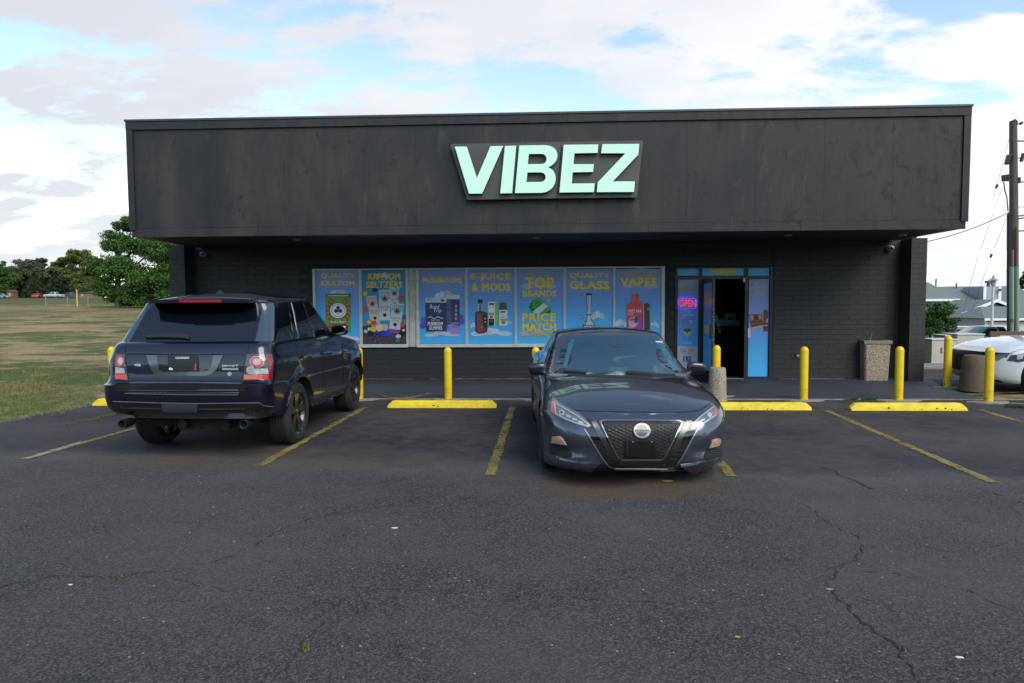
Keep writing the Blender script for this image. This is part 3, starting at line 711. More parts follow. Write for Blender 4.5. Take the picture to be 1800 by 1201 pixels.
def limb_pts():
    P = [(0, 0, .92), (0, 0, 1.10), (0, 0, 1.28), (0, 0, 1.40), (0, -.01, 1.48), (0, -.02, 1.60), (0, -.02, 1.70),
         (.17, 0, 1.36), (.23, -.02, 1.10), (.22, -.2, .98), (-.17, 0, 1.36), (-.22, .02, 1.10), (-.2, -.12, .92),
         (.09, 0, .86), (.10, -.01, .48), (.10, .02, .10), (.10, -.12, .05), (-.09, 0, .86), (-.10, -.01, .48), (-.10, .02, .10), (-.10, -.12, .05)]
    E = [(0,1),(1,2),(2,3),(3,4),(4,5),(5,6),(3,7),(7,8),(8,9),(3,10),(10,11),(11,12),(0,13),(13,14),(14,15),(15,16),(0,17),(17,18),(18,19),(19,20)]
    Rr = [.15,.135,.16,.12,.055,.09,.085,.065,.045,.032,.065,.045,.032,.09,.062,.045,.04,.09,.062,.045,.04]
    return P, E, Rr
P_, E_, R_ = limb_pts()
body = skin_figure('body', P_, E_, R_, skinm, person)
body.data.materials.append(cloth); body.data.materials.append(trous)
for pl in body.data.polygons:
    c_ = pl.center
    pl.material_index = 2 if (c_.z < .93 and abs(c_.x) < .2 or c_.z < .8) else (1 if (c_.z < 1.47 and not (c_.z < 1.12 and abs(c_.x) > .17)) else 0)
MB().lathe([(.0, .105), (.05, .1), (.09, .07), (.1, .02), (.095, -.03)], 16, (pp.x, 16.4-.01, 1.68)).build('hair', mat('dark_hair', (.01, .008, .006), .6), person, smooth=True)
# things on the dark wall behind the counter
prod = [mat('pack_%s' % n_, c_, .5) for n_, c_ in (('green', (.25, .45, .08)), ('yellow', (.5, .42, .08)), ('teal', (.22, .38, .36)), ('grey', (.35, .42, .42)), ('red', (.45, .08, .06)))]
YS = 19.2
sh = empty('display_shelf', (yp(1264, 540, YS).x, YS, 0), label='tall dark display shelf of small packets inside the shop left of the till', cat='display shelf')
a = yp(1255, 600, YS); c_ = yp(1272, 488, YS)
b = MB(); b.box(a.x-.02, a.x+.0, YS, YS+.3, .02, c_.z); b.box(c_.x, c_.x+.02, YS, YS+.3, .02, c_.z); b.box(a.x, c_.x, YS+.28, YS+.3, .02, c_.z)
for py in (500, 514, 527, 540, 553, 565): z = yp(1264, py, YS).z; b.box(a.x, c_.x, YS, YS+.28, z-.01, z)
b.build('rack', mat('rack_dark', (.02, .02, .022), .5), sh)
gi = 0
for py in (500, 514, 527, 540, 553, 565):
    z = yp(1264, py, YS).z
    for k in range(3):
        if random.random() < .85:
            x = a.x+.03+k*.085; h = random.uniform(.08, .15); o = MB().box(x, x+.065, YS+.03, YS+.1, z+.001, z+h, .004).build('packet', random.choice(prod), sh); gi += 1
t = empty('wall_display', (yp(1295, 510, 21.6).x, 21.6, 0), label='dim grid of wall shelves with stock behind the shop counter', cat='wall shelf')
a = yp(1281, 545, 21.6); c_ = yp(1308, 505, 21.6); b = MB(); b.box(a.x, c_.x, 21.9, 21.98, a.z, c_.z)
for k in range(4): z = a.z+(c_.z-a.z)*k/3; b.box(a.x, c_.x, 21.6, 21.9, z, z+.02)
b.build('rack', mat('rack_dark2', (.03, .032, .035), .5), t)
for k in range(3):
    z = a.z+(c_.z-a.z)*k/3+.02
    x = a.x+.05
    while x < c_.x-.12:
        w_ = random.uniform(.06, .14); MB().box(x, x+w_, 21.62, 21.8, z+.001, z+random.uniform(.1, .22), .004).build('packet', random.choice(prod), t); x += w_+.03

# ================================================================== ROOF SIGN
sign = empty('shop_sign', (yp(960, 300, YF-.1).x, YF, yp(960, 350, YF-.1).z), label='large mint green block lettering on a dark slanted panel fixed to the black fascia', cat='shop sign')
def zs(x, y): return (740+x/4.0909, 220+y/4.0909)
def fp(x, y, Y): p = yp(*zs(x, y), Y); return (p.x, p.z)
backm = NT('sign_back_grey'); backm.col(backm.ramp(backm.noise(2, 3), [(.3, (.052, .050, .049)), (.7, (.066, .063, .061))])); backm.rough(.5); backm = backm.m
def arc(cx, cy, r_, a0, a1, n=6): return [(cx+r_*math.cos(R(a0+(a1-a0)*i/n)), cy+r_*math.sin(R(a0+(a1-a0)*i/n))) for i in range(n+1)]
left = [(332, 537), (215, 155), (216, 142), (226, 135), (1011, 121), (975, 526)]
right = [(979, 526), (1015, 121), (1580, 111), (1592, 114), (1597, 126), (1553, 520)]
for pl in (left, right):
    b = MB(); b.prism([fp(x, y, YF-.115) for x, y in pl], YF-.115, YF-.038); b.build('back_panel', backm, sign)
lm = mat('mint_acrylic', (.56, .84, .70), .12, coat=.6, coatr=.02)
lr = mat('letter_return', (.02, .02, .022), .5)
V = [(243, 155), (330, 155), (402, 380), (500, 152), (592, 150), (440, 493), (345, 493)]
I = [(604, 150), (685, 148), (655, 490), (570, 491)]
def cub(p0, p1, p2, p3, n=9): return [tuple((1-t)**3*p0[k]+3*(1-t)**2*t*p1[k]+3*(1-t)*t*t*p2[k]+t**3*p3[k] for k in (0, 1)) for t in [i/n for i in range(n+1)]]
Bo = [(707, 147)] + cub((895, 144), (1010, 150), (1005, 270), (915, 304)) + cub((915, 304), (1000, 330), (985, 480), (870, 487)) + [(676, 489)]
Bh1 = [(776, 208)] + cub((868, 207), (915, 210), (915, 279), (866, 280)) + [(768, 281)]
Bh2 = [(766, 341)] + cub((860, 340), (910, 342), (908, 409), (858, 409)) + [(758, 410)]
E = [(1027, 142), (1275, 139), (1271, 200), (1104, 203), (1097, 281), (1243, 281), (1238, 337), (1091, 340), (1084, 420), (1249, 419), (1244, 482), (996, 485)]
Z = [(1305, 137), (1570, 135), (1563, 212), (1380, 405), (1538, 405), (1532, 481), (1265, 482), (1271, 412), (1470, 203), (1295, 202)]
def letter(polys, ch):
    Y0, Y1 = YF-.205, YF-.1155
    P = [[fp(x, y, Y0) for x, y in pl] for pl in polys]
    allp = [q for pl in P for q in pl]
    tr = geometry.tessellate_polygon([[Vector((q[0], q[1], 0)) for q in pl] for pl in P])
    n = len(allp); b = MB(); b.cur = 0
    b.add([(q[0], Y0, q[1]) for q in allp], [tuple(t) for t in tr])
    b.cur = 1; k = 0
    for pl in P:
        m_ = len(pl); b.add([(q[0], Y0, q[1]) for q in pl]+[(q[0], Y1, q[1]) for q in pl], [(i, (i+1) % m_, m_+(i+1) % m_, m_+i) for i in range(m_)])
    o = b.build('letter', [lm, lr], sign)
    return o
for pl, ch in (([V], 'V'), ([I], 'I'), ([Bo, Bh1, Bh2], 'B'), ([E], 'E'), ([Z], 'Z')): letter(pl, ch)
# ================================================================== WINDOW POSTERS
def pm(rgb, r_=.45):
    k = 'print_%02x%02x%02x' % tuple(rgb)
    if k in MATS: return MATS[k]
    return mat(k, srgb(*rgb), r_, spec=.35)
sheet_blue = NT('sky_blue_print'); x_, y_, z_ = sheet_blue.xyz()
g_ = sheet_blue.mr(z_, 0, 1.7); _n = sheet_blue.noise(1.4, 5, .6)
sheet_blue.col(sheet_blue.ramp(sheet_blue.math('ADD', g_, sheet_blue.math('MULTIPLY', sheet_blue.math('SUBTRACT', _n, .5), .12)), [(0, (.065, .46, .90)), (.35, (.085, .40, .84)), (.7, (.16, .33, .74)), (1, (.24, .32, .70))])); sheet_blue.rough(.4)  # print gradient, partly the eaves' shade put into the colour
w_ = sheet_blue.n('ShaderNodeTexWave'); w_.bands_direction = 'X'; w_.inputs['Scale'].default_value = 9; sheet_blue.l(sheet_blue.oc, w_.inputs['Vector']); sheet_blue.bump(w_.outputs[1], .06)
sheet_blue = sheet_blue.m
sheet_cyan = NT('cyan_print'); x_, y_, z_ = sheet_cyan.xyz(); sheet_cyan.col(sheet_cyan.ramp(sheet_cyan.mr(z_, .2, 1.7), [(0, (.02, .38, .68)), (1, (.015, .24, .48))])); sheet_cyan.rough(.4); sheet_cyan = sheet_cyan.m  # cyan print with the eaves' shade put in towards the top
bench = NT('wet_table_print'); bench.col(bench.ramp(bench.noise(26, 5, .75), [(.35, (.012, .014, .03)), (.55, (.06, .045, .06)), (.68, (.25, .14, .08))])); bench = bench.m
YEL = (240, 206, 24)
class Poster:
    def __init__(s, lb, px0, px1, py0, py1, zoom, Y=YW+.008, sheetm=None, name='window_poster', cat_='poster', grp='printed posters filling the shop windows', X=None):
        s.ox, s.oy, s.sc = zoom; s.Y = Y; s.k = 0; s.X = X
        a = yp(px0, py1, Y); c_ = yp(px1, py0, Y)
        s.root = empty(name, ((a.x+c_.x)/2, Y, a.z), label=lb, cat=cat_, group=grp)
        MB().box(a.x, c_.x, Y-.001, Y, a.z, c_.z).build('sheet', sheetm or sheet_blue, s.root)
        s.rect = (a.x, c_.x, a.z, c_.z); s.new()
    def new(s): s.b = MB(); s.mats = []; return s
    def mp(s, x, y):
        p = yp(s.ox+x/s.sc, s.oy+y/s.sc, s.Y); r_ = s.rect
        return (min(max(p.x, r_[0]+.001), r_[1]-.001), min(max(p.z, r_[2]+.001), r_[3]-.001))
    def mi(s, m_):
        if not hasattr(m_, 'node_tree'): m_ = pm(m_)
        if m_ not in s.mats: s.mats.append(m_)
        return s.mats.index(m_)
    def poly(s, pts, col):
        s.k += 1; y = s.Y-.0012-s.k*.00022; q = [s.mp(*p) for p in pts]; s.b.cur = s.mi(col)
        tr = geometry.tessellate_polygon([[Vector((a, c_, 0)) for a, c_ in q]]); s.b.add([(a, y, c_) for a, c_ in q], [tuple(t) for t in tr]); return s
    def ell(s, cx, cy, rx, ry, col, n=18, rot=0, jag=0):
        cr_, sr = math.cos(R(rot)), math.sin(R(rot)); pts = []
        for i in range(n):
            t = 6.2832*i/n; j = 1+random.uniform(-jag, jag); x, y = rx*math.cos(t)*j, ry*math.sin(t)*j
            pts.append((cx+x*cr_-y*sr, cy+x*sr+y*cr_))
        return s.poly(pts, col)
    def rect_(s, x0, y0, x1, y1, col): return s.poly([(x0, y0), (x1, y0), (x1, y1), (x0, y1)], col)
    def text(s, t, x0, y0, x1, y1, col, bold=.03, spacing=1.06, quad=None, shear=0, rep=False):
        if not quad and bold > 0 and not rep:      # heavy print: four offset copies, each on its own film layer
            d_ = (x1-x0)/max(4, len(t))*bold*1.7; e_ = (y1-y0)*bold*.9
            for sx_, sy_ in ((-1, -1), (1, -1), (-1, 1), (1, 1)): s.text(t, x0+d_+sx_*d_, y0+e_+sy_*e_, x1-d_+sx_*d_, y1-e_+sy_*e_, col, 0, spacing+.03, shear=shear, rep=True)
            return s
        s.k += 1; y = s.Y-.0012-s.k*.00022; vs, fs = text_mesh(t, 0, spacing, shear, 2); s.b.cur = s.mi(col)
        o = []
        for u, v in vs:
            if quad:
                (ax, ay), (bx, by), (cx, cy), (dx, dy) = quad     # tl tr br bl
                X = (1-v)*((1-u)*dx+u*cx)+v*((1-u)*ax+u*bx); Z_ = (1-v)*((1-u)*dy+u*cy)+v*((1-u)*ay+u*by)
            else: X, Z_ = x0+(x1-x0)*u, y1+(y0-y1)*v
            a, c_ = s.mp(X, Z_); o.append((a, y, c_))
        s.b.add(o, fs); return s
    def done(s, name):
        o = s.b.build(name, s.mats, s.root, recalc=False); s.new(); return o
    def cloud(s, cx, cy, w_, h, n=16, seed=0, white=(214, 224, 240)):
        rr = random.Random(seed)
        for i in range(n):
            t = rr.uniform(-1, 1); hh = h*(1-abs(t))*rr.uniform(.3, 1)
            sh_ = rr.uniform(.84, 1.0); c_ = tuple(int(v*sh_) for v in white)
            s.ell(cx+t*w_/2*.8, cy-hh*.45, w_*rr.uniform(.08, .17), h*rr.uniform(.14, .26), c_, 12, jag=.12)
        return s
Z3 = (540, 450, 4.803); Z4 = (820, 450, 4.803); Z5 = (1160, 440, 4.618); E5 = (1180, 460, 8.579); K6 = (630, 460, 7.509)
T, B_ = 472.5, 604.5
CH = (35, 36, 42); WH = (225, 228, 232)
def clubs(P, cx, cy, r_, col=CH):
    P.ell(cx, cy-r_*.42, r_*.34, r_*.34, col, 12); P.ell(cx-r_*.4, cy+r_*.15, r_*.34, r_*.34, col, 12); P.ell(cx+r_*.4, cy+r_*.15, r_*.34, r_*.34, col, 12)
    P.poly([(cx-r_*.08, cy-.1*r_), (cx+r_*.08, cy-.1*r_), (cx+r_*.05, cy+r_*.55), (cx+r_*.2, cy+r_*.7), (cx-r_*.2, cy+r_*.7), (cx-r_*.05, cy+r_*.55)], col)
# 1 ---------------------------------------------------------------
P = Poster('blue window poster with a green and red packet, behind the dark SUV mirror', 555.5, 632, T, B_, Z3)
P.text('QUALITY', 115, 147, 402, 193, YEL, .035).done('lettering'); P.text('KRATOM', 115, 208, 402, 257, YEL, .035).done('lettering')
P.cloud(265, 315, 150, 60, 16, 1).done('cloud')
P.cloud(330, 705, 260, 60, 22, 2).done('cloud')
P.rect_(157, 318, 370, 645, (96, 160, 66))
rc_ = (188, 62, 44)
for ang in list(range(-60, 61, 20)):
    for sg in (1, -1):
        a, d_ = R(ang), R(5.5)
        f = lambda t, rr: (263+sg*math.cos(t)*rr, 462+math.sin(t)*rr*1.15)
        q = [f(a-d_, 72), f(a-d_, 150 if abs(ang) > 45 else 112), f(a+d_, 150 if abs(ang) > 45 else 112), f(a+d_, 72)]
        P.poly([(min(max(x, 158), 369), min(max(y, 352), 640)) for x, y in q], rc_)
P.rect_(157, 318, 370, 345, (70, 120, 55)); P.rect_(175, 333, 350, 339, WH)
P.ell(263, 462, 76, 70, (44, 44, 48), 28); P.ell(263, 462, 70, 64, WH, 28); P.ell(263, 462, 58, 53, (60, 60, 64), 28); P.ell(263, 462, 55, 50, WH, 28); clubs(P, 263, 458, 46)
P.text('BALI RED', 203, 548, 325, 566, WH, .02); P.done('packet_picture')
# 2 ---------------------------------------------------------------
P = Poster('bright cyan window poster with tilted cans, fruit and ice, beside the wide white post', 637, 714, T, B_, K6, sheetm=sheet_cyan)
P.cloud(310, 200, 190, 110, 16, 3).done('cloud'); P.cloud(430, 270, 300, 60, 10, 4, (120, 170, 215)).done('cloud')
P.text('KRATOM', 125, 152, 555, 238, YEL, .035).done('lettering'); P.text('SELTZERS', 105, 262, 580, 348, YEL, .03).done('lettering')
P.poly([(50, 850), (200, 835), (400, 840), (640, 830), (640, 1096), (50, 1096)], bench).done('table_picture')
def can(q, ray, band, body=(206, 208, 212)):
    (ax, ay), (bx, by), (cx, cy), (dx, dy) = q
    f = lambda u, v: ((1-v)*((1-u)*ax+u*bx)+v*((1-u)*dx+u*cx), (1-v)*((1-u)*ay+u*by)+v*((1-u)*dy+u*cy))
    P.poly([f(0, 0), f(.08, -.02), f(.92, -.02), f(1, 0), f(1, 1), f(0, 1)], body)
    for i in range(9):
        a = R(-170+i*20+0); a2 = a+R(9); c0 = (.5, .24)
        g = lambda t, rr: f(min(max(c0[0]+math.cos(t)*rr, .02), .98), max(c0[1]+math.sin(t)*rr*.45, .015))
        P.poly([g(a, .3), g(a, .62), g(a2, .62), g(a2, .3)], ray)
    P.ell(*f(.5, .24), (bx-ax)*.30, (bx-ax)*.30, (150, 152, 158), 16); clubs(P, *f(.5, .24), (bx-ax)*.24)
    P.text('KRATOM', 0, 0, 1, 1, CH, .0, quad=(f(.1, .46), f(.9, .46), f(.9, .53), f(.1, .53)))
    P.text('SELTZER', 0, 0, 1, 1, CH, .0, quad=(f(.2, .55), f(.8, .55), f(.8, .59), f(.2, .59)))
    P.ell(*f(.5, .72), (bx-ax)*.16, (bx-ax)*.16, CH, 14)
    P.poly([f(0, .88), f(1, .88), f(1, .995), f(0, .995)], band)
can([(412, 352), (540, 350), (530, 640), (430, 640)], (40, 150, 160), (180, 190, 200)); P.done('can_picture')
can([(100, 470), (235, 455), (310, 860), (175, 850)], (228, 110, 70), (226, 150, 110), (214, 200, 190)); P.done('can_picture')
can([(272, 385), (425, 380), (420, 830), (285, 830)], (120, 130, 190), (30, 150, 190)); P.done('can_picture')
can([(450, 560), (605, 565), (545, 945), (400, 930)], (40, 140, 130), (150, 60, 170)); P.done('can_picture')
for cx, cy, rx, ry, c_ in ((100, 420, 45, 45, (150, 160, 50)), (92, 425, 26, 28, (205, 200, 90)), (218, 372, 36, 30, (70, 50, 60)), (563, 485, 42, 45, (205, 70, 40)), (105, 620, 32, 42, (210, 75, 40)), (145, 800, 44, 42, (140, 130, 30)), (145, 800, 26, 24, (220, 200, 110)), (210, 805, 34, 30, (210, 80, 45)), (200, 890, 46, 38, (214, 190, 50)), (170, 950, 40, 36, (30, 28, 40)), (240, 957, 36, 34, (40, 60, 190)), (238, 957, 16, 14, (20, 25, 90)), (352, 955, 38, 34, (45, 60, 200)), (408, 960, 34, 30, (50, 70, 200)), (612, 735, 26, 34, (95, 70, 170)), (588, 830, 30, 42, (200, 70, 60)), (578, 945, 40, 36, (35, 28, 40)), (100, 920, 26, 24, (200, 190, 180)), (530, 985, 34, 26, (190, 205, 215)), (290, 870, 55, 50, (225, 200, 180)), (360, 870, 44, 46, (190, 180, 185)), (600, 905, 20, 16, (200, 210, 220)), (140, 890, 14, 22, (220, 225, 230)), (525, 1040, 26, 30, (30, 120, 150))):
    P.ell(cx, cy, rx, ry, c_, 14, jag=.08).done('fruit_picture')
# 3 ---------------------------------------------------------------
P = Poster('blue window poster with two navy pouches, right of the wide white post', 737, 818, T, B_, Z3)
P.text('MUSHROOMS', 972, 185, 1306, 228, YEL, .03).done('lettering')
P.cloud(1160, 350, 200, 110, 18, 5).done('cloud'); P.cloud(1150, 672, 320, 60, 22, 6).done('cloud')
for cx, cy, r_, c_ in ((990, 545, 32, (110, 90, 200)), (978, 590, 26, (100, 80, 190)), (1300, 550, 30, (110, 85, 205)), (1295, 515, 22, (90, 80, 180))): P.ell(cx, cy, r_, r_, c_, 14).done('gummy_picture')
P.rect_(1170, 330, 1290, 366, (205, 210, 222)); P.rect_(1160, 366, 1288, 590, (62, 66, 112)); P.rect_(1178, 372, 1215, 445, (88, 92, 135))
for i, y in enumerate((420, 455, 490, 525)): P.ell(1257, y, 9, 9, (200, 180, 60), 6); P.rect_(1245, y+12, 1270, y+15, (190, 195, 215))
for y in range(455, 580, 12): P.rect_(1180, y, 1216, y+3, (140, 145, 180))
P.text('KETO', 1222, 560, 1280, 580, (200, 205, 220), .01); P.done('pouch_picture')
P.rect_(998, 355, 1176, 395, (205, 210, 222)); P.poly([(998, 395), (1172, 395), (1178, 637), (1004, 637)], (58, 62, 108)); P.rect_(1010, 366, 1060, 370, (110, 114, 140)); P.rect_(1010, 377, 1060, 381, (110, 114, 140)); P.ell(1136, 376, 8, 10, CH, 8); P.ell(1150, 378, 8, 10, CH, 8)
P.text('Road', 1035, 410, 1118, 446, WH, .01, shear=.3).text('Trip', 1070, 446, 1135, 484, WH, .01, shear=.3)
for i in range(9): P.poly([(1022+i*14, 520-8*math.sin(i*1.3)), (1036+i*14, 520-8*math.sin((i+1)*1.3)-3), (1036+i*14, 524-8*math.sin((i+1)*1.3)), (1022+i*14, 524-8*math.sin(i*1.3))], WH)
P.text('Road Tested', 1050, 535, 1120, 546, WH, .0).text('MUSHROOM', 1018, 556, 1146, 588, WH, .03, .98).text('GUMMIES', 1032, 594, 1142, 624, WH, .03, .98).done('pouch_picture')
for cx, cy, c_ in ((1215, 600, (150, 130, 215)), (1250, 608, (140, 120, 210)), (1235, 635, (160, 145, 222)), (1270, 630, (150, 135, 215))): P.ell(cx, cy, 30, 27, c_, 14)
P.done('gummy_picture')
# 4 ---------------------------------------------------------------
P = Poster('blue window poster with a maroon box device and small green bottles', 822.5, 904.5, T, B_, Z4)
P.text('E-JUICE', 38, 148, 372, 214, YEL, .035).done('lettering'); P.text('& MODS', 45, 230, 372, 298, YEL, .035).done('lettering')
P.cloud(210, 660, 330, 90, 26, 7).done('cloud'); P.cloud(60, 600, 60, 80, 10, 8).done('cloud'); P.cloud(370, 570, 60, 30, 6, 9).done('cloud')
P.poly([(95, 372), (100, 366), (130, 366), (135, 372), (132, 408), (98, 408)], (50, 52, 58)); P.ell(116, 432, 29, 32, (150, 165, 185), 18); P.rect_(104, 408, 128, 470, (110, 112, 120)); P.rect_(98, 408, 104, 465, (205, 210, 218)); P.rect_(128, 408, 133, 465, (205, 210, 218))
P.poly([(72, 480), (90, 468), (150, 468), (175, 480), (180, 560), (178, 635), (150, 655), (95, 655), (75, 640)], (98, 58, 62)); P.poly([(85, 490), (130, 480), (140, 640), (95, 645)], (124, 78, 80)); P.rect_(145, 500, 172, 600, (52, 34, 38)); P.ell(158, 530, 7, 7, (190, 190, 195), 10); P.ell(158, 558, 6, 6, (190, 190, 195), 10); P.ell(127, 600, 4, 4, WH, 8); P.done('device_picture')
P.poly([(182, 388), (240, 384), (268, 392), (268, 585), (235, 590), (186, 586)], (222, 226, 228)); P.poly([(240, 386), (268, 394), (268, 585), (240, 588)], (140, 190, 90)); P.rect_(192, 398, 232, 420, (170, 50, 40)); P.ell(210, 440, 24, 26, (235, 235, 235), 14); P.text('JUICE', 192, 430, 228, 440, (120, 30, 30), 0); P.rect_(188, 480, 234, 500, (120, 180, 70)); P.ell(210, 515, 16, 10, (190, 50, 50), 10); P.rect_(188, 530, 234, 588, (25, 27, 30)); P.rect_(194, 540, 226, 543, (150, 150, 150)); P.rect_(194, 552, 226, 555, (150, 150, 150)); P.done('box_picture')
P.poly([(300, 395), (308, 388), (312, 395), (340, 400), (345, 455), (278, 455), (280, 402)], (84, 88, 96)); P.poly([(276, 456), (346, 456), (346, 580), (340, 588), (282, 588), (276, 580)], (222, 226, 228)); P.rect_(288, 466, 330, 480, (170, 50, 40)); P.text('JUICE', 290, 490, 328, 500, (120, 30, 30), 0).text('HEAD', 290, 508, 328, 520, (60, 60, 60), .01); P.rect_(286, 530, 342, 548, (120, 180, 70)); P.ell(312, 562, 20, 12, (195, 60, 50), 10); P.done('bottle_picture')
# 5 ---------------------------------------------------------------
P = Poster('blue window poster with a green bundle of banknotes between yellow lines of print', 908.5, 990.5, T, B_, Z4)
P.cloud(610, 262, 300, 110, 22, 10, (190, 205, 232)).done('cloud'); P.cloud(600, 655, 280, 70, 14, 11, (170, 195, 230)).done('cloud')
P.text('WE CARRY', 518, 140, 710, 166, (190, 170, 40), .03).done('lettering'); P.text('TOP', 492, 180, 742, 277, YEL, .04).done('lettering'); P.text('BRANDS', 476, 290, 760, 345, YEL, .035).done('lettering')
for q, c_ in (([(525, 430), (600, 355), (625, 365), (620, 470), (560, 480)], (20, 100, 62)), ([(530, 405), (612, 350), (718, 462), (700, 485), (600, 480), (560, 470)], (28, 122, 70)), ([(552, 375), (612, 352), (716, 455), (650, 490), (560, 440)], (40, 160, 84)), ([(566, 382), (608, 366), (700, 455), (652, 476), (575, 436)], (150, 170, 50)), ([(571, 385), (606, 371), (693, 455), (654, 470), (579, 433)], (36, 150, 80)), ([(560, 470), (650, 398), (690, 425), (615, 485), (570, 485)], (205, 215, 205)), ([(693, 358), (697, 376), (708, 380), (697, 384), (693, 404), (689, 384), (680, 380), (689, 376)], YEL)): P.poly(q, c_)
P.done('banknote_picture')
P.text('PRICE', 470, 486, 756, 556, YEL, .04).done('lettering'); P.text('MATCH', 470, 568, 756, 634, YEL, .04).done('lettering'); P.text('GUARANTEE', 468, 644, 760, 682, (205, 182, 30), .03).done('lettering')
# 6 ---------------------------------------------------------------
P = Poster('blue window poster with a pale glass water pipe, above the sedan roof', 995, 1077.5, T, B_, Z4)
P.text('QUALITY', 870, 146, 1208, 194, YEL, .035).done('lettering'); P.text('GLASS', 870, 212, 1208, 282, YEL, .04).done('lettering')
P.cloud(1110, 515, 110, 120, 16, 12).done('cloud')
ol_ = (70, 76, 84); gl_ = (196, 206, 214)
for q, c_ in (([(1010, 318), (1058, 318), (1056, 370), (1050, 470), (1064, 498), (1050, 500), (1054, 540), (1084, 575), (1084, 700), (985, 700), (975, 600), (1015, 540), (1016, 500), (1006, 498), (1018, 470)], ol_), ([(1016, 330), (1052, 330), (1046, 470), (1058, 492), (1014, 492), (1024, 470)], gl_), ([(1022, 502), (1046, 502), (1048, 542), (1078, 580), (1078, 695), (990, 695), (988, 602), (1020, 545)], gl_), ([(945, 506), (968, 498), (975, 520), (1010, 572), (1000, 590), (962, 530)], ol_), ([(952, 510), (964, 504), (970, 524), (1004, 572), (998, 580), (966, 528)], gl_), ([(1010, 316), (1058, 316), (1058, 334), (1010, 334)], (40, 42, 48)), ([(1024, 340), (1030, 340), (1032, 460), (1028, 460)], (150, 160, 170)), ([(990, 582), (1078, 582), (1078, 590), (990, 590)], (90, 96, 104))): P.poly(q, c_)
P.done('glass_pipe_picture')
# 7 ---------------------------------------------------------------
P = Poster('rightmost blue window poster with a red and purple flask shaped device', 1081.5, 1162.5, T, B_, Z4)
P.cloud(1460, 262, 300, 90, 16, 13, (175, 190, 225)).done('cloud'); P.cloud(1300, 580, 110, 90, 16, 14).done('cloud'); P.cloud(1580, 590, 90, 80, 10, 15).done('cloud')
P.text('DISPOSABLE', 1296, 138, 1608, 172, (205, 182, 40), .03).done('lettering'); P.text('VAPES', 1298, 186, 1606, 258, YEL, .04).done('lettering')
redg = NT('red_purple_print'); x_, y_, z_ = redg.xyz(); redg.col(redg.ramp(redg.mr(z_, .25, 1.0), [(0, (.30, .04, .38)), (.45, (.55, .05, .12)), (1, (.62, .09, .06))])); redg = redg.m
P.poly([(1495, 395), (1530, 392), (1556, 405), (1560, 640), (1490, 640)], (150, 156, 160)); P.poly([(1500, 402), (1530, 400), (1546, 412), (1548, 640), (1500, 640)], (62, 64, 72)); P.poly([(1486, 400), (1498, 402), (1498, 640), (1486, 640)], (190, 190, 60))
P.poly([(1348, 420), (1356, 402), (1392, 385), (1392, 330), (1400, 322), (1448, 322), (1456, 330), (1456, 382), (1490, 398), (1494, 410), (1494, 700), (1350, 700)], redg); P.poly([(1402, 326), (1420, 324), (1420, 380), (1398, 388)], (226, 110, 90))
P.text('VIBEZ BAR', 1356, 452, 1478, 478, WH, .01).text('PULSE', 1358, 484, 1408, 500, WH, .0); P.text('15', 1526, 440, 1544, 456, WH, 0)
P.ell(1410, 555, 42, 44, (196, 150, 170), 20); P.ell(1400, 560, 26, 30, (150, 50, 110), 16)
for i in range(6): P.poly([(1368, 550+i*10), (1420, 545+i*10), (1436, 549+i*10), (1420, 551+i*10), (1370, 556+i*10)], (222, 200, 210))
P.ell(1432, 540, 18, 26, (60, 60, 130), 12); P.done('device_picture')
# entrance prints ---------------------------------------------------
G2 = 'printed sheets on the entrance glass'
YE = YW+.016
for i, (p0, p1, lb) in enumerate(((1190.5, 1228, 'plain blue sheet in the small pane above the left sidelight'), (1314.5, 1352, 'plain blue sheet in the small pane above the right sidelight'))):
    P = Poster(lb, p0, p1, 471.5, 485, Z5, Y=YE, name='transom_sheet', grp=G2)
P = Poster('blue sheet with the yellow street number 9500 above the open door', 1234.3, 1308, 471.5, 485, E5, Y=YE, name='transom_sheet', grp=G2)
P.text('9500', 590, 92, 985, 205, (212, 186, 30), .06).done('lettering')
P = Poster('narrow blue sheet with white brand names on the left sidelight, white at its foot', 1190.5, 1228, 490.5, 650, E5, Y=YE, name='sidelight_poster', grp=G2)
dY = (200, 180, 30)
P.text('SHOP OUR', 118, 322, 372, 358, dY, .05).done('lettering'); P.text('BRANDS', 115, 376, 370, 420, dY, .06).done('lettering')
LG = (196, 204, 222)
P.text('SMOK', 120, 512, 345, 546, LG, .0, 1.15).done('lettering'); P.text('PUFFCO', 150, 626, 372, 652, LG, .01, 1.1).done('lettering')
P.poly([(198, 716), (238, 714), (238, 722), (206, 724), (206, 748), (236, 748), (236, 740), (220, 738), (220, 730), (244, 730), (244, 758), (198, 758)], LG); P.poly([(244, 730), (282, 734), (284, 748), (270, 752), (284, 758), (282, 776), (244, 778), (244, 770), (274, 770), (274, 762), (254, 758), (254, 748), (274, 742), (244, 738)], LG); P.done('emblem')
P.text('GEEK BAR', 162, 792, 326, 822, LG, .03).done('lettering')
P.text('MNK', 150, 874, 262, 940, (110, 140, 190), 0).text('45', 272, 884, 328, 932, LG, .05)
for q in ([(145, 868), (340, 868), (340, 872), (145, 872)], [(145, 946), (340, 946), (340, 950), (145, 950)], [(145, 868), (149, 868), (149, 950), (145, 950)], [(336, 868), (340, 868), (340, 950), (336, 950)]): P.poly(q, (120, 150, 196))
P.done('lettering')
P.ell(240, 1035, 50, 44, (70, 82, 50), 14, jag=.15); P.ell(238, 1010, 26, 18, (150, 150, 60), 10, jag=.1)
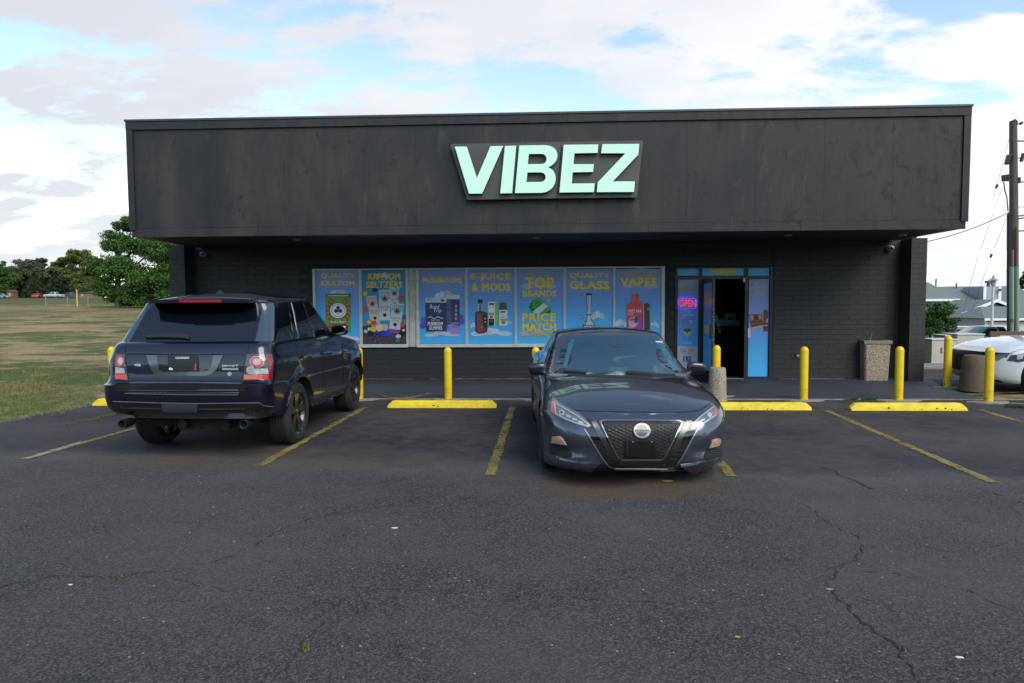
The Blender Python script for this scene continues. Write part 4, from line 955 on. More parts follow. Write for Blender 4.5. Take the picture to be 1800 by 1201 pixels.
for q in ([(172, 1062), (215, 1052), (238, 1075), (225, 1110), (190, 1100)], [(308, 1062), (265, 1052), (242, 1075), (255, 1110), (290, 1100)], [(222, 1085), (258, 1085), (250, 1140), (243, 1172), (234, 1140)]): P.poly(q, (190, 188, 176))
P.ell(222, 1075, 5, 4, CH, 8); P.ell(258, 1075, 5, 4, CH, 8); P.done('emblem')
P.ox, P.oy, P.sc = Z5
P.text('+ MORE', 182, 742, 264, 764, (205, 210, 220), .03).done('lettering')
P.rect_(138, 780, 314, 1040, (196, 194, 200)).done('white_panel')
for ch, a, c_, col in (('G', 163, 192, (66, 110, 210)), ('o', 194, 212, (205, 66, 54)), ('o', 214, 232, (222, 170, 30)), ('g', 234, 250, (66, 110, 210)), ('l', 253, 257, (60, 150, 80)), ('e', 260, 278, (205, 66, 54))):
    P.text(ch, a, 796 if ch in 'Gl' else 806, c_, 836 if ch == 'g' else 828, col, 0)
for i in range(5):
    cx = 188+i*17; P.poly([(cx+6.5*math.cos(R(-90+k*36))*(1 if k % 2 == 0 else .42), 841+6.5*math.sin(R(-90+k*36))*(1 if k % 2 == 0 else .42)) for k in range(10)], (230, 150, 30))
P.done('review_lettering')
P.rect_(188, 862, 253, 906, (34, 84, 150)); P.text('A+', 226, 868, 250, 888, WH, .02); P.ell(205, 872, 5, 5, WH, 8); P.poly([(200, 880), (210, 880), (208, 892), (202, 892)], WH); P.text('BBB.ORG', 192, 894, 250, 902, WH, 0); P.done('rating_badge')
P = Poster('narrow blue sheet with cigar box picture and small yellow print on the right sidelight', 1314.5, 1352, 489.5, 662, E5, Y=YE, name='sidelight_poster', grp=G2)
P.text('BEST', 1250, 322, 1372, 356, dY, .04).done('lettering'); P.text('SELECTION', 1172, 378, 1452, 408, dY, .04).done('lettering'); P.text('OF QUALITY', 1156, 430, 1466, 464, dY, .04).done('lettering'); P.text('CIGARS', 1212, 486, 1408, 522, dY, .04).done('lettering')
br = (112, 66, 50)
P.poly([(1168, 796), (1362, 790), (1376, 888), (1186, 912)], (120, 74, 56)); P.poly([(1182, 808), (1232, 806), (1240, 880), (1192, 888)], (176, 140, 120)); P.poly([(1244, 806), (1300, 803), (1308, 872), (1252, 880)], (92, 40, 34)); P.poly([(1312, 802), (1352, 800), (1362, 868), (1318, 872)], (170, 130, 110))
P.poly([(1186, 912), (1376, 888), (1392, 950), (1212, 990)], (86, 50, 40)); P.poly([(1205, 930), (1370, 905), (1376, 915), (1208, 944)], (150, 100, 76)); P.poly([(1210, 955), (1378, 925), (1382, 936), (1214, 966)], (140, 92, 70)); P.poly([(1212, 990), (1392, 950), (1396, 976), (1216, 1022)], (190, 158, 140)); P.done('cigar_box_picture')
P.poly([(1386, 760), (1396, 732), (1420, 722), (1444, 734), (1454, 770), (1454, 1052), (1388, 1052)], br); P.poly([(1388, 958), (1454, 952), (1454, 972), (1388, 976)], (190, 150, 110)); P.poly([(1388, 990), (1454, 984), (1454, 1010), (1388, 1014)], (60, 30, 26)); P.poly([(1440, 862), (1454, 856), (1454, 915), (1424, 915)], (200, 190, 180)); P.done('cigar_picture')
# printed sheet on the outer face of the open door leaf (faces -x)
dp = empty('door_poster', (DX-.006, yd-.5, dz0+.23), label='narrow blue printed sheet on the glass of the open entrance door', cat='poster', group=G2)
def dyz(u, v): return (yd-.07-u*(DW-.165), dz0+.225+v*(dz1-.08-dz0-.23))
MB().box(DX-.008, DX-.005, dyz(1, 0)[0], dyz(0, 0)[0], dyz(0, 0)[1], dyz(0, 1)[1]).build('sheet', sheet_blue, dp)
def dtext(t, u0, u1, v0, v1, name='lettering'):
    vs, fs = text_mesh(t, .04, 1.06); b = MB(); b.add([(DX-.0095, *dyz(u0+(u1-u0)*(1-u), v0+(v1-v0)*v)) for u, v in vs], fs); b.build(name, pm(YEL), dp, recalc=False)
dtext('SHOP OUR', .06, .94, .84, .89); dtext('BRANDS', .06, .94, .76, .83); dtext('9500', .1, .9, .42, .52)
# lit sign in the sidelight ----------------------------------------
ns_ = empty('open_sign', (yp(1209, 536, YW-.02).x, YW-.02, yp(1209, 541, YW-.02).z), label='glowing red letters in a blue light border in the left sidelight', cat='neon sign')
def e5(x, y, Y): p = yp(1180+x/8.579, 460+y/8.579, Y); return (p.x, Y, p.z)
blu = mat('blue_tube', (.02, .02, .3), .3, emit=(.12, .10, 1.0), estr=.55); red = mat('red_tube', (.3, .02, .05), .3, emit=(1.0, .05, .12), estr=.4)
bx = [(104, 562), (240, 556), (374, 562), (380, 620), (374, 700), (240, 704), (104, 700), (100, 620), (104, 562)]
b = MB(); b.tube([e5(x, y, YW-.014) for x, y in bx], .008, 6); b.build('light_border', blu, ns_)
vs, fs = text_mesh('OPEN', .02, 1.05); b = MB(); b.add([e5(118+(372-118)*u, 685-(685-574)*v, YW-.012) for u, v in vs], fs); b.build('lettering', red, ns_, recalc=False)
b = MB(); a = e5(108, 698, YW); c_ = e5(372, 566, YW); b.box(a[0], c_[0], YW-.008, YW-.004, a[2]+.0, a[2]+.008); b.build('backing', fr, ns_)

# ================================================================== BOLLARDS, STOPS, BINS
collar = concrete
def make_bollard(p, r_=.068, h=.93, tilt=0.0, lb='', zb_=-.1):
    t = empty('bollard', (p.x, p.y, 0), label=lb, cat='bollard', group='yellow bollards in front of the shop')
    prof = [(r_*1.02, zb_), (r_*1.02, .02), (r_, .03), (r_, h-.075)] + [(r_*math.cos(a), h-.075+.075*math.sin(a)) for a in [R(10*i) for i in range(1, 10)]]
    MB().lathe(prof, 28, (p.x, p.y, 0)).build('sleeve', yellow_paint, t, smooth=True)
    ring = MB().lathe([(r_+.0015, h-.083), (r_+.003, h-.079), (r_+.0015, h-.075)], 28, (p.x, p.y, 0)).build('cap_seam', yellow_paint, t, smooth=True)
    b = MB(); k = 18; ol2 = [(p.x+math.cos(6.283*i/k)*.33*random.uniform(.75, 1.15), p.y-.02+max(-.2, min(.08, math.sin(6.283*i/k)*.17*random.uniform(.7, 1.15)))) for i in range(k)]
    b.prism(ol2, -.1, .0215, 'z'); b.build('concrete_footing', concrete, t)
    if tilt: t.rotation_euler = (tilt, 0, 0)
    return t
bpx = [(197, 697, 'yellow bollard standing at the left edge of the lot beside the dark SUV'), (631, 703.5, 'yellow bollard just right of the front wheel of the dark SUV'), (787.5, 703.5, 'yellow bollard behind the middle of the long yellow wheel stop in the empty stall'), (942, 703.5, 'yellow bollard behind the grey sedan, left of its mirror'),
       (1262, 703.5, 'yellow bollard behind the pebbled post in front of the open door'), (1414, 705, 'yellow bollard right of the entrance, at the end of a wheel stop'), (1581.5, 705.5, 'yellow bollard just right of the pebbled trash bin'), (1740, 708.5, 'yellow bollard at the right corner, in front of the white sedan headlight')]
for px, py, lb in bpx:
    p = gp(px, py); r_ = .068; p.y += .04
    if px == 1262: p = gp(1262.5, 700); p.y += .14
    make_bollard(p, r_, .935, 0, lb)
p = gp(1664.5, 681.5); make_bollard(p, .07, 1.02, 0, 'yellow bollard nearest the white sedan nose, farther back at the driveway corner')
def stop(x0, x1, y0, wd, lb, seed):
    """concrete wheel stop with chamfered ends"""
    rr = random.Random(seed); t = empty('wheel_stop', ((x0+x1)/2, y0+wd/2, 0), label=lb, cat='wheel stop', group='yellow concrete wheel stops')
    b = MB(); secs = []; n = 26; h = .115
    prof = lambda hh, wd_: [(0, 0), (.008, hh*.35), (.03*wd_/.16, hh*.86), (.05*wd_/.16, hh), (wd_-.05*wd_/.16, hh), (wd_-.03*wd_/.16, hh*.86), (wd_-.008, hh*.35), (wd_, 0)]
    for i in range(n+1):
        u = i/n; d_ = min(u, 1-u)*(x1-x0); hh = h*min(1, .42+d_/.13) if d_ < .075 else h; 
        jx = rr.uniform(-.003, .003)
        secs.append([(x0+u*(x1-x0), y0+a+rr.uniform(-.0035, .0035), .001+z*(1+rr.uniform(-.03, .02))) for a, z in prof(hh, wd)])
    m_ = 8; vs = [q for s_ in secs for q in s_]; fs = [(i*m_+k, (i+1)*m_+k, (i+1)*m_+k+1, i*m_+k+1) for i in range(n) for k in range(m_-1)]
    fs += [tuple(range(m_)), tuple(n*m_+k for k in range(m_))[::-1]]; b.add(vs, fs); o = b.build('kerb_block', yellow_worn, t, smooth=True, ang=28)
    b = MB()
    for _ in range(5):
        x = rr.uniform(x0+.3, x1-.2); z = rr.uniform(.01, .05); s_ = rr.uniform(.01, .035)
        pts = [(x+rr.uniform(-s_, s_), z+rr.uniform(-.012, .012)) for _ in range(5)]; cx = sum(q[0] for q in pts)/5; cz = sum(q[1] for q in pts)/5; pts.sort(key=lambda q: math.atan2(q[1]-cz, q[0]-cx))
        b.prism([(q[0], max(.004, q[1])) for q in pts], y0-.003, y0+.02)
    b.build('chipped_spots', mat('bare_concrete_dark', (.04, .037, .03), .95), t)
    return t
yw_ = NT('worn_yellow_paint'); _a = yw_.noise(9, 6, .7, sc=(.5, 1, 1.6)); _c = yw_.noise(55, 3, .7)
cc = yw_.ramp(_a, [(.28, (.50, .35, .015)), (.5, (.70, .52, .008)), (.7, (.78, .60, .02))]); cc = yw_.mix(yw_.mr(yw_.math('ADD', yw_.math('MULTIPLY', _a, .5), yw_.math('MULTIPLY', _c, .5)), .585, .63), cc, (.22, .18, .09))
yw_.col(cc); yw_.rough(.6); yw_.bump(_c, .25); yellow_worn = yw_.m
def stop_px(a, c_, lb, seed):
    p, q = gp(*a), gp(*c_); y0 = (p.y+q.y)/2; stop(p.x, q.x, y0, .165, lb, seed)
stop_px((163.5, 713), (330, 714), 'yellow wheel stop half hidden by the dark SUV at the left edge of the lot', 1)
stop_px((681, 717.5), (872.5, 717.5), 'yellow wheel stop lying in the empty stall between the SUV and the sedan', 2)
stop_px((1240, 721.5), (1427, 721.5), 'yellow wheel stop partly behind the grey sedan right rear side', 3)
stop_px((1497.5, 722.5), (1701, 722.5), 'yellow wheel stop in the empty stall at the far right', 4)

agg = NT('exposed_aggregate'); vv = agg.n('ShaderNodeTexVoronoi'); vv.inputs['Scale'].default_value = 58; agg.l(agg.oc, vv.inputs['Vector'])
sx = agg.n('ShaderNodeSeparateXYZ'); agg.l(vv.outputs['Color'], sx.inputs[0])
pc = agg.ramp(sx.outputs[0], [(0, (.36, .28, .19)), (.35, (.46, .37, .26)), (.7, (.54, .44, .32)), (1, (.62, .52, .39))])
agg.col(agg.mix(agg.mr(vv.outputs['Distance'], .35, .6), pc, (.22, .18, .135))); agg.rough(.8); agg.bump(agg.math('SUBTRACT', 1.0, vv.outputs['Distance']), .8, .012); agg = agg.m
rimm = mat('bin_rim_stone', (.22, .19, .15), .85, var=.4, vscale=30, bump=.4, bscale=60)
# trash bin (square, tapered, turned a little)
p = gp(1545.5, 671.0); cx, cy = p.x, p.y+.30
tb = empty('trash_bin', (cx, cy, 0), label='square pebble faced trash bin with a smooth rim standing against the black wall', cat='trash bin')
def taper(b, c_, w0, w1, z0, z1, ang, ch=.03):
    def ringp(w_, z):
        h = w_/2; pts = []
        for sx_, sy_ in ((1, 1), (-1, 1), (-1, -1), (1, -1)):
            q = [(sx_*h, sy_*(h-ch)), (sx_*(h-ch), sy_*h)]
            if sx_*sy_ < 0: q = q[::-1]
            pts += q
        ca, sa = math.cos(ang), math.sin(ang)
        return [(c_[0]+x*ca-y*sa, c_[1]+x*sa+y*ca, z) for x, y in pts]
    a, d = ringp(w0, z0), ringp(w1, z1); n = 8
    b.add(a+d, [(i, (i+1) % n, n+(i+1) % n, n+i) for i in range(n)]+[tuple(range(n))[::-1], tuple(range(n, 2*n))])
an = R(-5)
b = MB(); taper(b, (cx, cy), .47, .52, .016, .80, an); b.build('bin_body', agg, tb)
b = MB(); 
for dx, dy, sx_, sy_ in ((.0, .25, .56, .06), (0, -.25, .56, .06), (.25, 0, .06, .44), (-.25, 0, .06, .44)):
    ca, sa = math.cos(an), math.sin(an); q = [(dx+ux*sx_/2, dy+uy*sy_/2) for ux, uy in ((-1, -1), (1, -1), (1, 1), (-1, 1))]
    b.prism([(cx+x*ca-y*sa, cy+x*sa+y*ca) for x, y in q], .801, .87, 'z')
b.build('rim', rimm, tb)
b = MB(); taper(b, (cx, cy), .435, .435, .802, .83, an); b.build('liner_top', mat('liner_black', (.008, .008, .009), .5), tb)
b = MB(); b.tube([(cx-.16, cy-.2, .86), (cx-.15, cy-.21, .94), (cx-.13, cy-.21, 1.02)], .004, 5); b.tube([(cx-.18, cy-.2, .86), (cx-.15, cy-.2, .93)], .003, 5); o = b.build('wire', mat('thin_wire', (.3, .3, .3), .5)); tag(o, 'thin bent wire sticking up from the rim of the pebbled trash bin', 'wire')
# round pebbled posts
p = gp(1264, 706)
t = empty('stone_post', (p.x, p.y+.13, 0), label='short tapered pebbled concrete post in front of the entrance bollard', cat='concrete post')
b = MB(); prof = [(.175, 0), (.165, .2), (.15, .45), (.135, .60), (.125, .625), (0, .63)]
b.lathe(prof[:1]+[(.155, .12), (.15, .35), (.138, .545), (.125, .575), (0, .58)], 8, (p.x, p.y+.13, 0), a0=R(22.5), a1=R(382.5)); b.build('post_body', agg, t, smooth=True, ang=50)
p = gp(1722, 688.5)
t = empty('stone_post', (p.x, p.y+.15, 0), label='pebbled concrete post with a round red sticker beside the right corner bollard', cat='concrete post')
b = MB(); b.lathe([(.27, 0), (.25, .2), (.225, .5), (.20, .655), (.18, .675), (0, .68)], 26, (p.x, p.y+.15, 0)); pbody = b.build('post_body', mat('brown_aggregate', (.12, .085, .055), .85, var=.6, vscale=70, bump=.8, bscale=90), t, smooth=True, ang=50)
stm = mat('no_symbol_red', (.42, .12, .07), .6); stw = mat('sticker_white', (.5, .48, .42), .6); stk = mat('sticker_brown', (.10, .05, .035), .6)
cxp, cyp = p.x, p.y+.15
def onpost(u, v, off):   # u metres round the post, v height
    r_ = .262-.075*(v/.68)*1.0+off; th = math.atan2(-cyp, -cxp)+.15+u/.24
    return (cxp+math.cos(th)*r_, cyp+math.sin(th)*r_, v)
def postpatch(f, nm, m_, off):
    b = MB(); b.add([onpost(u, v, off) for u, v in f], [list(range(len(f)))]); b.build(nm, m_, t, recalc=False)
zc = .42
postpatch([(-.09, zc-.1), (.09, zc-.1), (.09, zc+.1), (-.09, zc+.1)], 'sticker', stk, .004)
b = MB(); n = 24
for ri, ro, m_ in ((.055, .085, stm),):
    vs = [onpost(math.cos(6.283*i/n)*q, zc+math.sin(6.283*i/n)*q, .007) for q in (ri, ro) for i in range(n)]; b.add(vs, [(i, (i+1) % n, n+(i+1) % n, n+i) for i in range(n)])
vs = [onpost(a, zc+c_, .0075) for a, c_ in ((-.055, .03), (-.035, .055), (.055, -.03), (.035, -.055))]; b.add(vs, [(0, 1, 2, 3)]); b.build('no_smoking_ring', stm, t, recalc=False)
postpatch([(-.05, zc-.012), (.05, zc-.012), (.05, zc+.01), (-.05, zc+.01)], 'cigarette_mark', stw, .009)
# wooden peg on the wall
p = yp(1402, 625.5, YW-.02); o = MB().box(p.x-.03, p.x+.03, YW-.05, YW-.013, p.z-.028, p.z+.028, .006).build('wall_outlet', mat('tan_plastic', (.32, .25, .17), .6)); tag(o, 'small tan outlet cover on the black brick wall right of the entrance', 'outlet cover')
# fallen twig behind the wheel stop
b = MB(); tw = [(656, 690), (668, 693.5), (685, 699.5), (705, 701), (725, 698.5), (745, 694.5), (757, 690.5)]
P3 = [gp(x, y, .03+.02*i % .03+.02) for i, (x, y) in enumerate(tw)]
b.tube([gp(659, 690.5, .05), gp(670, 694, .04), gp(687, 700, .03)], [.003, .005, .006], 5); b.tube([gp(687, 700, .03), gp(710, 700, .03), gp(730, 697.5, .045), gp(748, 693.5, .05), gp(757, 690, .07)], [.008, .007, .006, .004, .002], 5)
b.tube([gp(748, 693.5, .05), gp(759, 691.5, .07)], [.004, .002], 5); b.tube([gp(750, 692.5, .055), gp(753, 688.5, .10)], [.003, .0015], 5)
o = b.build('twig', mat('dry_twig', (.22, .18, .12), .85)); tag(o, 'dry forked twig lying behind the wheel stop in the empty stall', 'twig')
b = MB(); 
for _ in range(140):
    q = gp(random.uniform(684, 732), random.uniform(698, 700.5), .0); blades(b, q, 1, .035, .02, .9)
o = b.build('leaf_litter', mat('olive_litter', (.07, .08, .04), .8, var=.5, vscale=30), recalc=False); tag(o, 'small green leaves scattered under the fallen twig', 'leaves', kind='stuff')
o = b = MB(); p = gp(809, 667.5); b.prism([(p.x-.05, p.y-.05), (p.x+.04, p.y-.06), (p.x+.06, p.y-.03), (p.x-.03, p.y-.02)], .02, .035, 'z'); o = b.build('litter', lit_w); tag(o, 'white paper scrap at the foot of the wall below the windows', 'litter')
# ================================================================== VEHICLES
def interp(tab, t):
    """smooth interpolation through (t, value) pairs"""
    if t <= tab[0][0]: return tab[0][1]
    if t >= tab[-1][0]: return tab[-1][1]
    for i in range(len(tab)-1):
        a, b_ = tab[i], tab[i+1]
        if a[0] <= t <= b_[0]:
            h = b_[0]-a[0]; u = (t-a[0])/h
            def sl(j):
                if j <= 0 or j >= len(tab)-1: return 0 if False else ((tab[min(j+1, len(tab)-1)][1]-tab[max(j-1, 0)][1])/max(1e-6, tab[min(j+1, len(tab)-1)][0]-tab[max(j-1, 0)][0]))
                s0 = (tab[j][1]-tab[j-1][1])/(tab[j][0]-tab[j-1][0]); s1 = (tab[j+1][1]-tab[j][1])/(tab[j+1][0]-tab[j][0])
                return 0 if s0*s1 <= 0 else 2*s0*s1/(s0+s1)
            m0, m1 = sl(i)*h, sl(i+1)*h
            return (2*u**3-3*u*u+1)*a[1]+(u**3-2*u*u+u)*m0+(-2*u**3+3*u*u)*b_[1]+(u**3-u*u)*m1
def hull(spec, zlev):
    """closed solid: plan outline with rounded corners swept between zb(x) and zt(x)"""
    # half outline template: segments front face, corner, side, corner, rear face
    NF, NC, NS_ = 12, 9, 56
    def outline(t):
        xf, xr, w_ = interp(spec['xf'], t), interp(spec['xr'], t), interp(spec['w'], t)
        fx, fy, rx, ry = spec['corner'](t)
        bf, br_ = spec['bow']
        pts = []
        for i in range(NF): y = (w_-fy)*i/NF; pts.append((xf-bf*(y/w_)**2, y))
        x0 = xf-bf*((w_-fy)/w_)**2
        e = spec.get('pow', 2.0)
        for i in range(NC):
            a = math.pi/2*i/NC; pts.append((x0-fx*(1-math.cos(a)**(2/e)), w_-fy+fy*math.sin(a)**(2/e)))
        xs0 = x0-fx; x1 = xr+br_*((w_-ry)/w_)**2; xs1 = x1+rx
        for i in range(NS_): pts.append((xs0+(xs1-xs0)*i/NS_, w_))
        for i in range(NC+1):
            a = math.pi/2*i/NC; pts.append((xs1-rx*math.sin(a)**(2/e), w_-ry+ry*math.cos(a)**(2/e)))
        for i in range(1, NF+1): y = (w_-ry)*(1-i/NF); pts.append((xr+br_*(y/w_)**2, y))
        tp = spec.get('taper')
        if tp: pts = [(x, y*interp(tp, x)) for x, y in pts]
        return pts
    zb, zt = spec['zb'], spec['zt']; rows = []
    for t in zlev:
        o = outline(t); rr = []
        for x, y in o:
            b0, t0 = interp(zb, x), interp(zt, x); z = b0+(t0-b0)*t
            if 'mod' in spec: x, y, z = spec['mod'](x, y, z, t)
            rr.append((x, y, z))
        rows.append(rr)
    n = len(rows[0]); vs = []; fs = []; idx = {}
    full = []
    for rr in rows:                       # mirror into a closed loop
        loop = rr + [(x, -y, z) for x, y, z in rr[-2:0:-1]]
        full.append(loop)
    m_ = len(full[0])
    for lp in full: vs += lp
    for j in range(len(full)-1):
        for k in range(m_): fs.append((j*m_+k, j*m_+(k+1) % m_, (j+1)*m_+(k+1) % m_, (j+1)*m_+k))
    # caps
    wmax = max(p[1] for p in rows[-1])
    def cap(row_i, zfun, flip):
        base = row_i*m_; q = 12; rr = rows[row_i]; grid = {}
        for k in range(1, n-1):
            x, y, z = rr[k]; kl = base+k; kr = base+(m_-k)
            line = [kl]
            for c in range(1, q):
                yy = y*(1-2*c/q); zz_ = zfun(x, yy, z, y); vs.append((x, yy, zz_)); line.append(len(vs)-1)
            line.append(kr); grid[k] = line
        for k in range(1, n-2):
            for c in range(q):
                f = (grid[k][c], grid[k][c+1], grid[k+1][c+1], grid[k+1][c]); fs.append(f if flip else f[::-1])
        a = base; l1 = grid[1]
        for c in range(q): fs.append((a, l1[c+1], l1[c]) if flip else (a, l1[c], l1[c+1]))
        a = base+n-1; l1 = grid[n-2]
        for c in range(q): fs.append((a, l1[c], l1[c+1]) if flip else (a, l1[c+1], l1[c]))
    cr_ = spec.get('crown', .03)
    cf = cr_ if callable(cr_) else (lambda x: cr_)
    def topz(x, yy, z, y): 
        zz_ = z + cf(x)*(y*y-yy*yy)/(wmax*wmax)
        if 'topmod' in spec: zz_ += spec['topmod'](x, yy, y)
        return zz_
    cap(len(rows)-1, topz, True); cap(0, lambda x, yy, z, y: z, False)
    b = MB(); b.add(vs, fs); return b
def evaluate(o):
    dg = bpy.context.evaluated_depsgraph_get(); dg.update(); me = bpy.data.meshes.new_from_object(o.evaluated_get(dg)); o.modifiers.clear(); old = o.data; o.data = me; return o
def cut(o, cutters):
    for c in cutters:
        md = o.modifiers.new('b', 'BOOLEAN'); md.operation = 'DIFFERENCE'; md.solver = 'EXACT'; md.object = c
    evaluate(o)
    for c in cutters: bpy.data.objects.remove(c)
    return o
class Car:
    def __init__(s, name, loc, heading, lb, cat_, grp=None, z=0):
        s.root = empty(name, (loc[0], loc[1], z), heading, lb, cat_, grp)
        s.mw = Matrix.Translation((loc[0], loc[1], z)) @ Matrix.Rotation(heading, 4, 'Z'); s.inv = s.mw.inverted(); s.hulls = []
    def solid(s, name, b, mats, cutters=None, well=None, arch=None):
        o = b.build(name, mats, None, world=False, smooth=True)
        if cutters: cut(o, cutters)
        me = o.data
        if arch:
            for p in me.polygons:
                c_ = p.center
                for ax, az, r_ in arch:
                    if math.hypot(c_.x-ax, c_.z-az) < r_+.004 and abs(c_.y) > .2 and abs(p.normal.y) < .9 and c_.z < az+r_+.01: p.material_index = 1
        me.polygons.foreach_set('use_smooth', [True]*len(me.polygons)); me.set_sharp_from_angle(angle=R(34))
        o.parent = s.root
        bm = bmesh.new(); bm.from_mesh(me); bmesh.ops.triangulate(bm, faces=bm.faces); s.hulls.append(([v.co.copy() for v in bm.verts], [[v.index for v in f.verts] for f in bm.faces])); bm.free()
        s.bvh = None; return o
    def tree(s, only=None):
        V, F = [], []
        for i, (v, f) in enumerate(s.hulls):
            if only is not None and i not in only: continue
            k = len(V); V += v; F += [[a+k for a in q] for q in f]
        return BVHTree.FromPolygons(V, F)
    def hit(s, px, py, tr):
        o = s.inv @ CAMPOS; d = (s.inv.to_3x3() @ ray(px, py)).normalized()
        h, n, i, dist = tr.ray_cast(o, d)
        if h is None: return None, None, d
        if n.dot(d) > 0: n = -n
        return h, n, d
    def local_hit(s, a, axis, tr):
        if axis == 'L': o, d = Vector((a[0], 5, a[1])), Vector((0, -1, 0))
        elif axis == 'R': o, d = Vector((a[0], -5, a[1])), Vector((0, 1, 0))
        elif axis == 'F': o, d = Vector((9, a[0], a[1])), Vector((-1, 0, 0))
        elif axis == 'B': o, d = Vector((-9, a[0], a[1])), Vector((1, 0, 0))
        else: o, d = Vector((a[0], a[1], 5)), Vector((0, 0, -1))
        h, n, i, dist = tr.ray_cast(o, d)
        if h is None: return None, None, d
        if n.dot(d) > 0: n = -n
        return h, n, d
    def patch(s, name, poly, m_, off=.004, axis='px', step=None, parent=None, only=None, zoom=None, tr=None, label=None, skirt=True, dishes=None, smooth=True, flip=False):
        """surface panel whose outline is given in the photograph (px) or in a side/front view of the car"""
        tr = tr or s.tree(only)
        if zoom: poly = [(zoom[0]+x/zoom[2], zoom[1]+y/zoom[2]) for x, y in poly]
        xs = [p[0] for p in poly]; ys = [p[1] for p in poly]; ext = max(max(xs)-min(xs), max(ys)-min(ys))
        step = step or max(ext/22, 1.2 if axis == 'px' else .02)
        bd = []
        for i, p in enumerate(poly):
            q = poly[(i+1) % len(poly)]; n = max(1, int(math.hypot(q[0]-p[0], q[1]-p[1])/step))
            for k in range(n): bd.append((p[0]+(q[0]-p[0])*k/n, p[1]+(q[1]-p[1])*k/n))
        def inside(x, y):
            c_ = False; n = len(poly)
            for i in range(n):
                a, b_ = poly[i], poly[(i+1) % n]
                if (a[1] > y) != (b_[1] > y) and x < (b_[0]-a[0])*(y-a[1])/(b_[1]-a[1])+a[0]: c_ = not c_
            return c_
        pts = list(bd); x = min(xs)+step/2
        while x < max(xs):
            y = min(ys)+step/2
            while y < max(ys):
                if inside(x, y) and min((x-q[0])**2+(y-q[1])**2 for q in bd) > (step*.45)**2: pts.append((x, y))
                y += step
            x += step
        nb = len(bd)
        r_ = geometry.delaunay_2d_cdt([Vector(p) for p in pts], [], [list(range(nb))], 1, 1e-7)
        P2, F2 = r_[0], [list(f) for f in r_[2]]
        V = []; ok = []
        for p in P2:
            h, n, d = s.hit(p.x, p.y, tr) if axis == 'px' else s.local_hit((p.x, p.y), axis, tr)
            V.append((h, n, d)); ok.append(h is not None)
        # repair misses with nearest hit vertex depth
        good = [i for i, o in enumerate(ok) if o]
        if not good: return None
        P3 = []
        for i, (h, n, d) in enumerate(V):
            if h is None:
                j = min(good, key=lambda j: (P2[j]-P2[i]).length_squared); hj, nj, dj = V[j]
                if axis == 'px':
                    o = s.inv @ CAMPOS; di = (s.inv.to_3x3() @ ray(P2[i].x, P2[i].y)).normalized(); h = o+di*(hj-o).length; n = nj; d = di
                else:
                    h = Vector(hj); n = nj; d = dj
            dd = off(P2[i]) if callable(off) else off
            P3.append((h+n*dd, h-n*.012, n))
        F2 = [f for f in F2 if not all(not ok[i] for i in f)]
        b = MB(); b.add([p[0] for p in P3], F2)
        if skirt:
            ec = {}
            for f in F2:
                for i in range(len(f)):
                    e = (f[i], f[(i+1) % len(f)]); k = tuple(sorted(e)); ec.setdefault(k, []).append(e)
            be = [v[0] for v in ec.values() if len(v) == 1]; base = len(b.v); mp = {}
            for a, c_ in be:
                for i in (a, c_):
                    if i not in mp: mp[i] = len(b.v); b.v.append(tuple(P3[i][1]))
            for a, c_ in be: b.f.append([c_, a, mp[a], mp[c_]]); b.mi.append(0)
        o = b.build(name, m_, parent or s.root, world=False, smooth=smooth, recalc=True, ang=50)
        # make sure the face normals look outward
        me = o.data; sgn = sum(me.polygons[k].normal.dot(P3[F2[k][0]][2]) for k in range(min(len(F2), len(me.polygons))))
        if sgn < 0: me.flip_normals()
        if label: o['label'] = label
        return o
    def strip(s, name, pts, wd, m_, off=.004, zoom=None, **kw):
        if zoom: pts = [(zoom[0]+x/zoom[2], zoom[1]+y/zoom[2]) for x, y in pts]; wd = [q/zoom[2] for q in wd] if isinstance(wd, (list, tuple)) else wd/zoom[2]
        L_, Rr = [], []
        for i, p in enumerate(pts):
            a, c_ = pts[max(i-1, 0)], pts[min(i+1, len(pts)-1)]; dx, dy = c_[0]-a[0], c_[1]-a[1]; l = math.hypot(dx, dy) or 1
            w_ = wd[i] if isinstance(wd, (list, tuple)) else wd
            # mitre
            L_.append((p[0]-dy/l*w_/2, p[1]+dx/l*w_/2)); Rr.append((p[0]+dy/l*w_/2, p[1]-dx/l*w_/2))
        kw.setdefault('step', max(.6, max(wd if isinstance(wd, (list, tuple)) else [wd])*1.5) if kw.get('axis', 'px') == 'px' else .06)
        return s.patch(name, L_+Rr[::-1], m_, off, **kw)
    def b(s, mb, name, m_, parent=None, smooth=True, **kw):
        return mb.build(name, m_, parent or s.root, smooth=smooth, world=False, **kw)
    def text(s, name, t, quad, m_, off, bold=.02, zoom=None, axis='px', parent=None, tr=None, spacing=1.05):
        tr = tr or s.tree()
        if zoom: quad = [(zoom[0]+x/zoom[2], zoom[1]+y/zoom[2]) for x, y in quad]
        vs, fs = text_mesh(t, bold if 'M' not in t else 0, spacing, 0, 2); (ax, ay), (bx, by), (cx, cy), (dx, dy) = quad; o = []
        for u, v in vs:
            X = (1-v)*((1-u)*dx+u*cx)+v*((1-u)*ax+u*bx); Y = (1-v)*((1-u)*dy+u*cy)+v*((1-u)*ay+u*by)
            h, n, d = s.hit(X, Y, tr) if axis == 'px' else s.local_hit((X, Y), axis, tr)
            o.append(h+n*off if h is not None else Vector((0, 0, 0)))
        b = MB(); b.add(o, fs); return b.build(name, m_, parent or s.root, world=False, recalc=False)
rubber = mat('tyre_rubber', (.018, .018, .019), .75, var=.3, vscale=12, bump=.2, bscale=80)
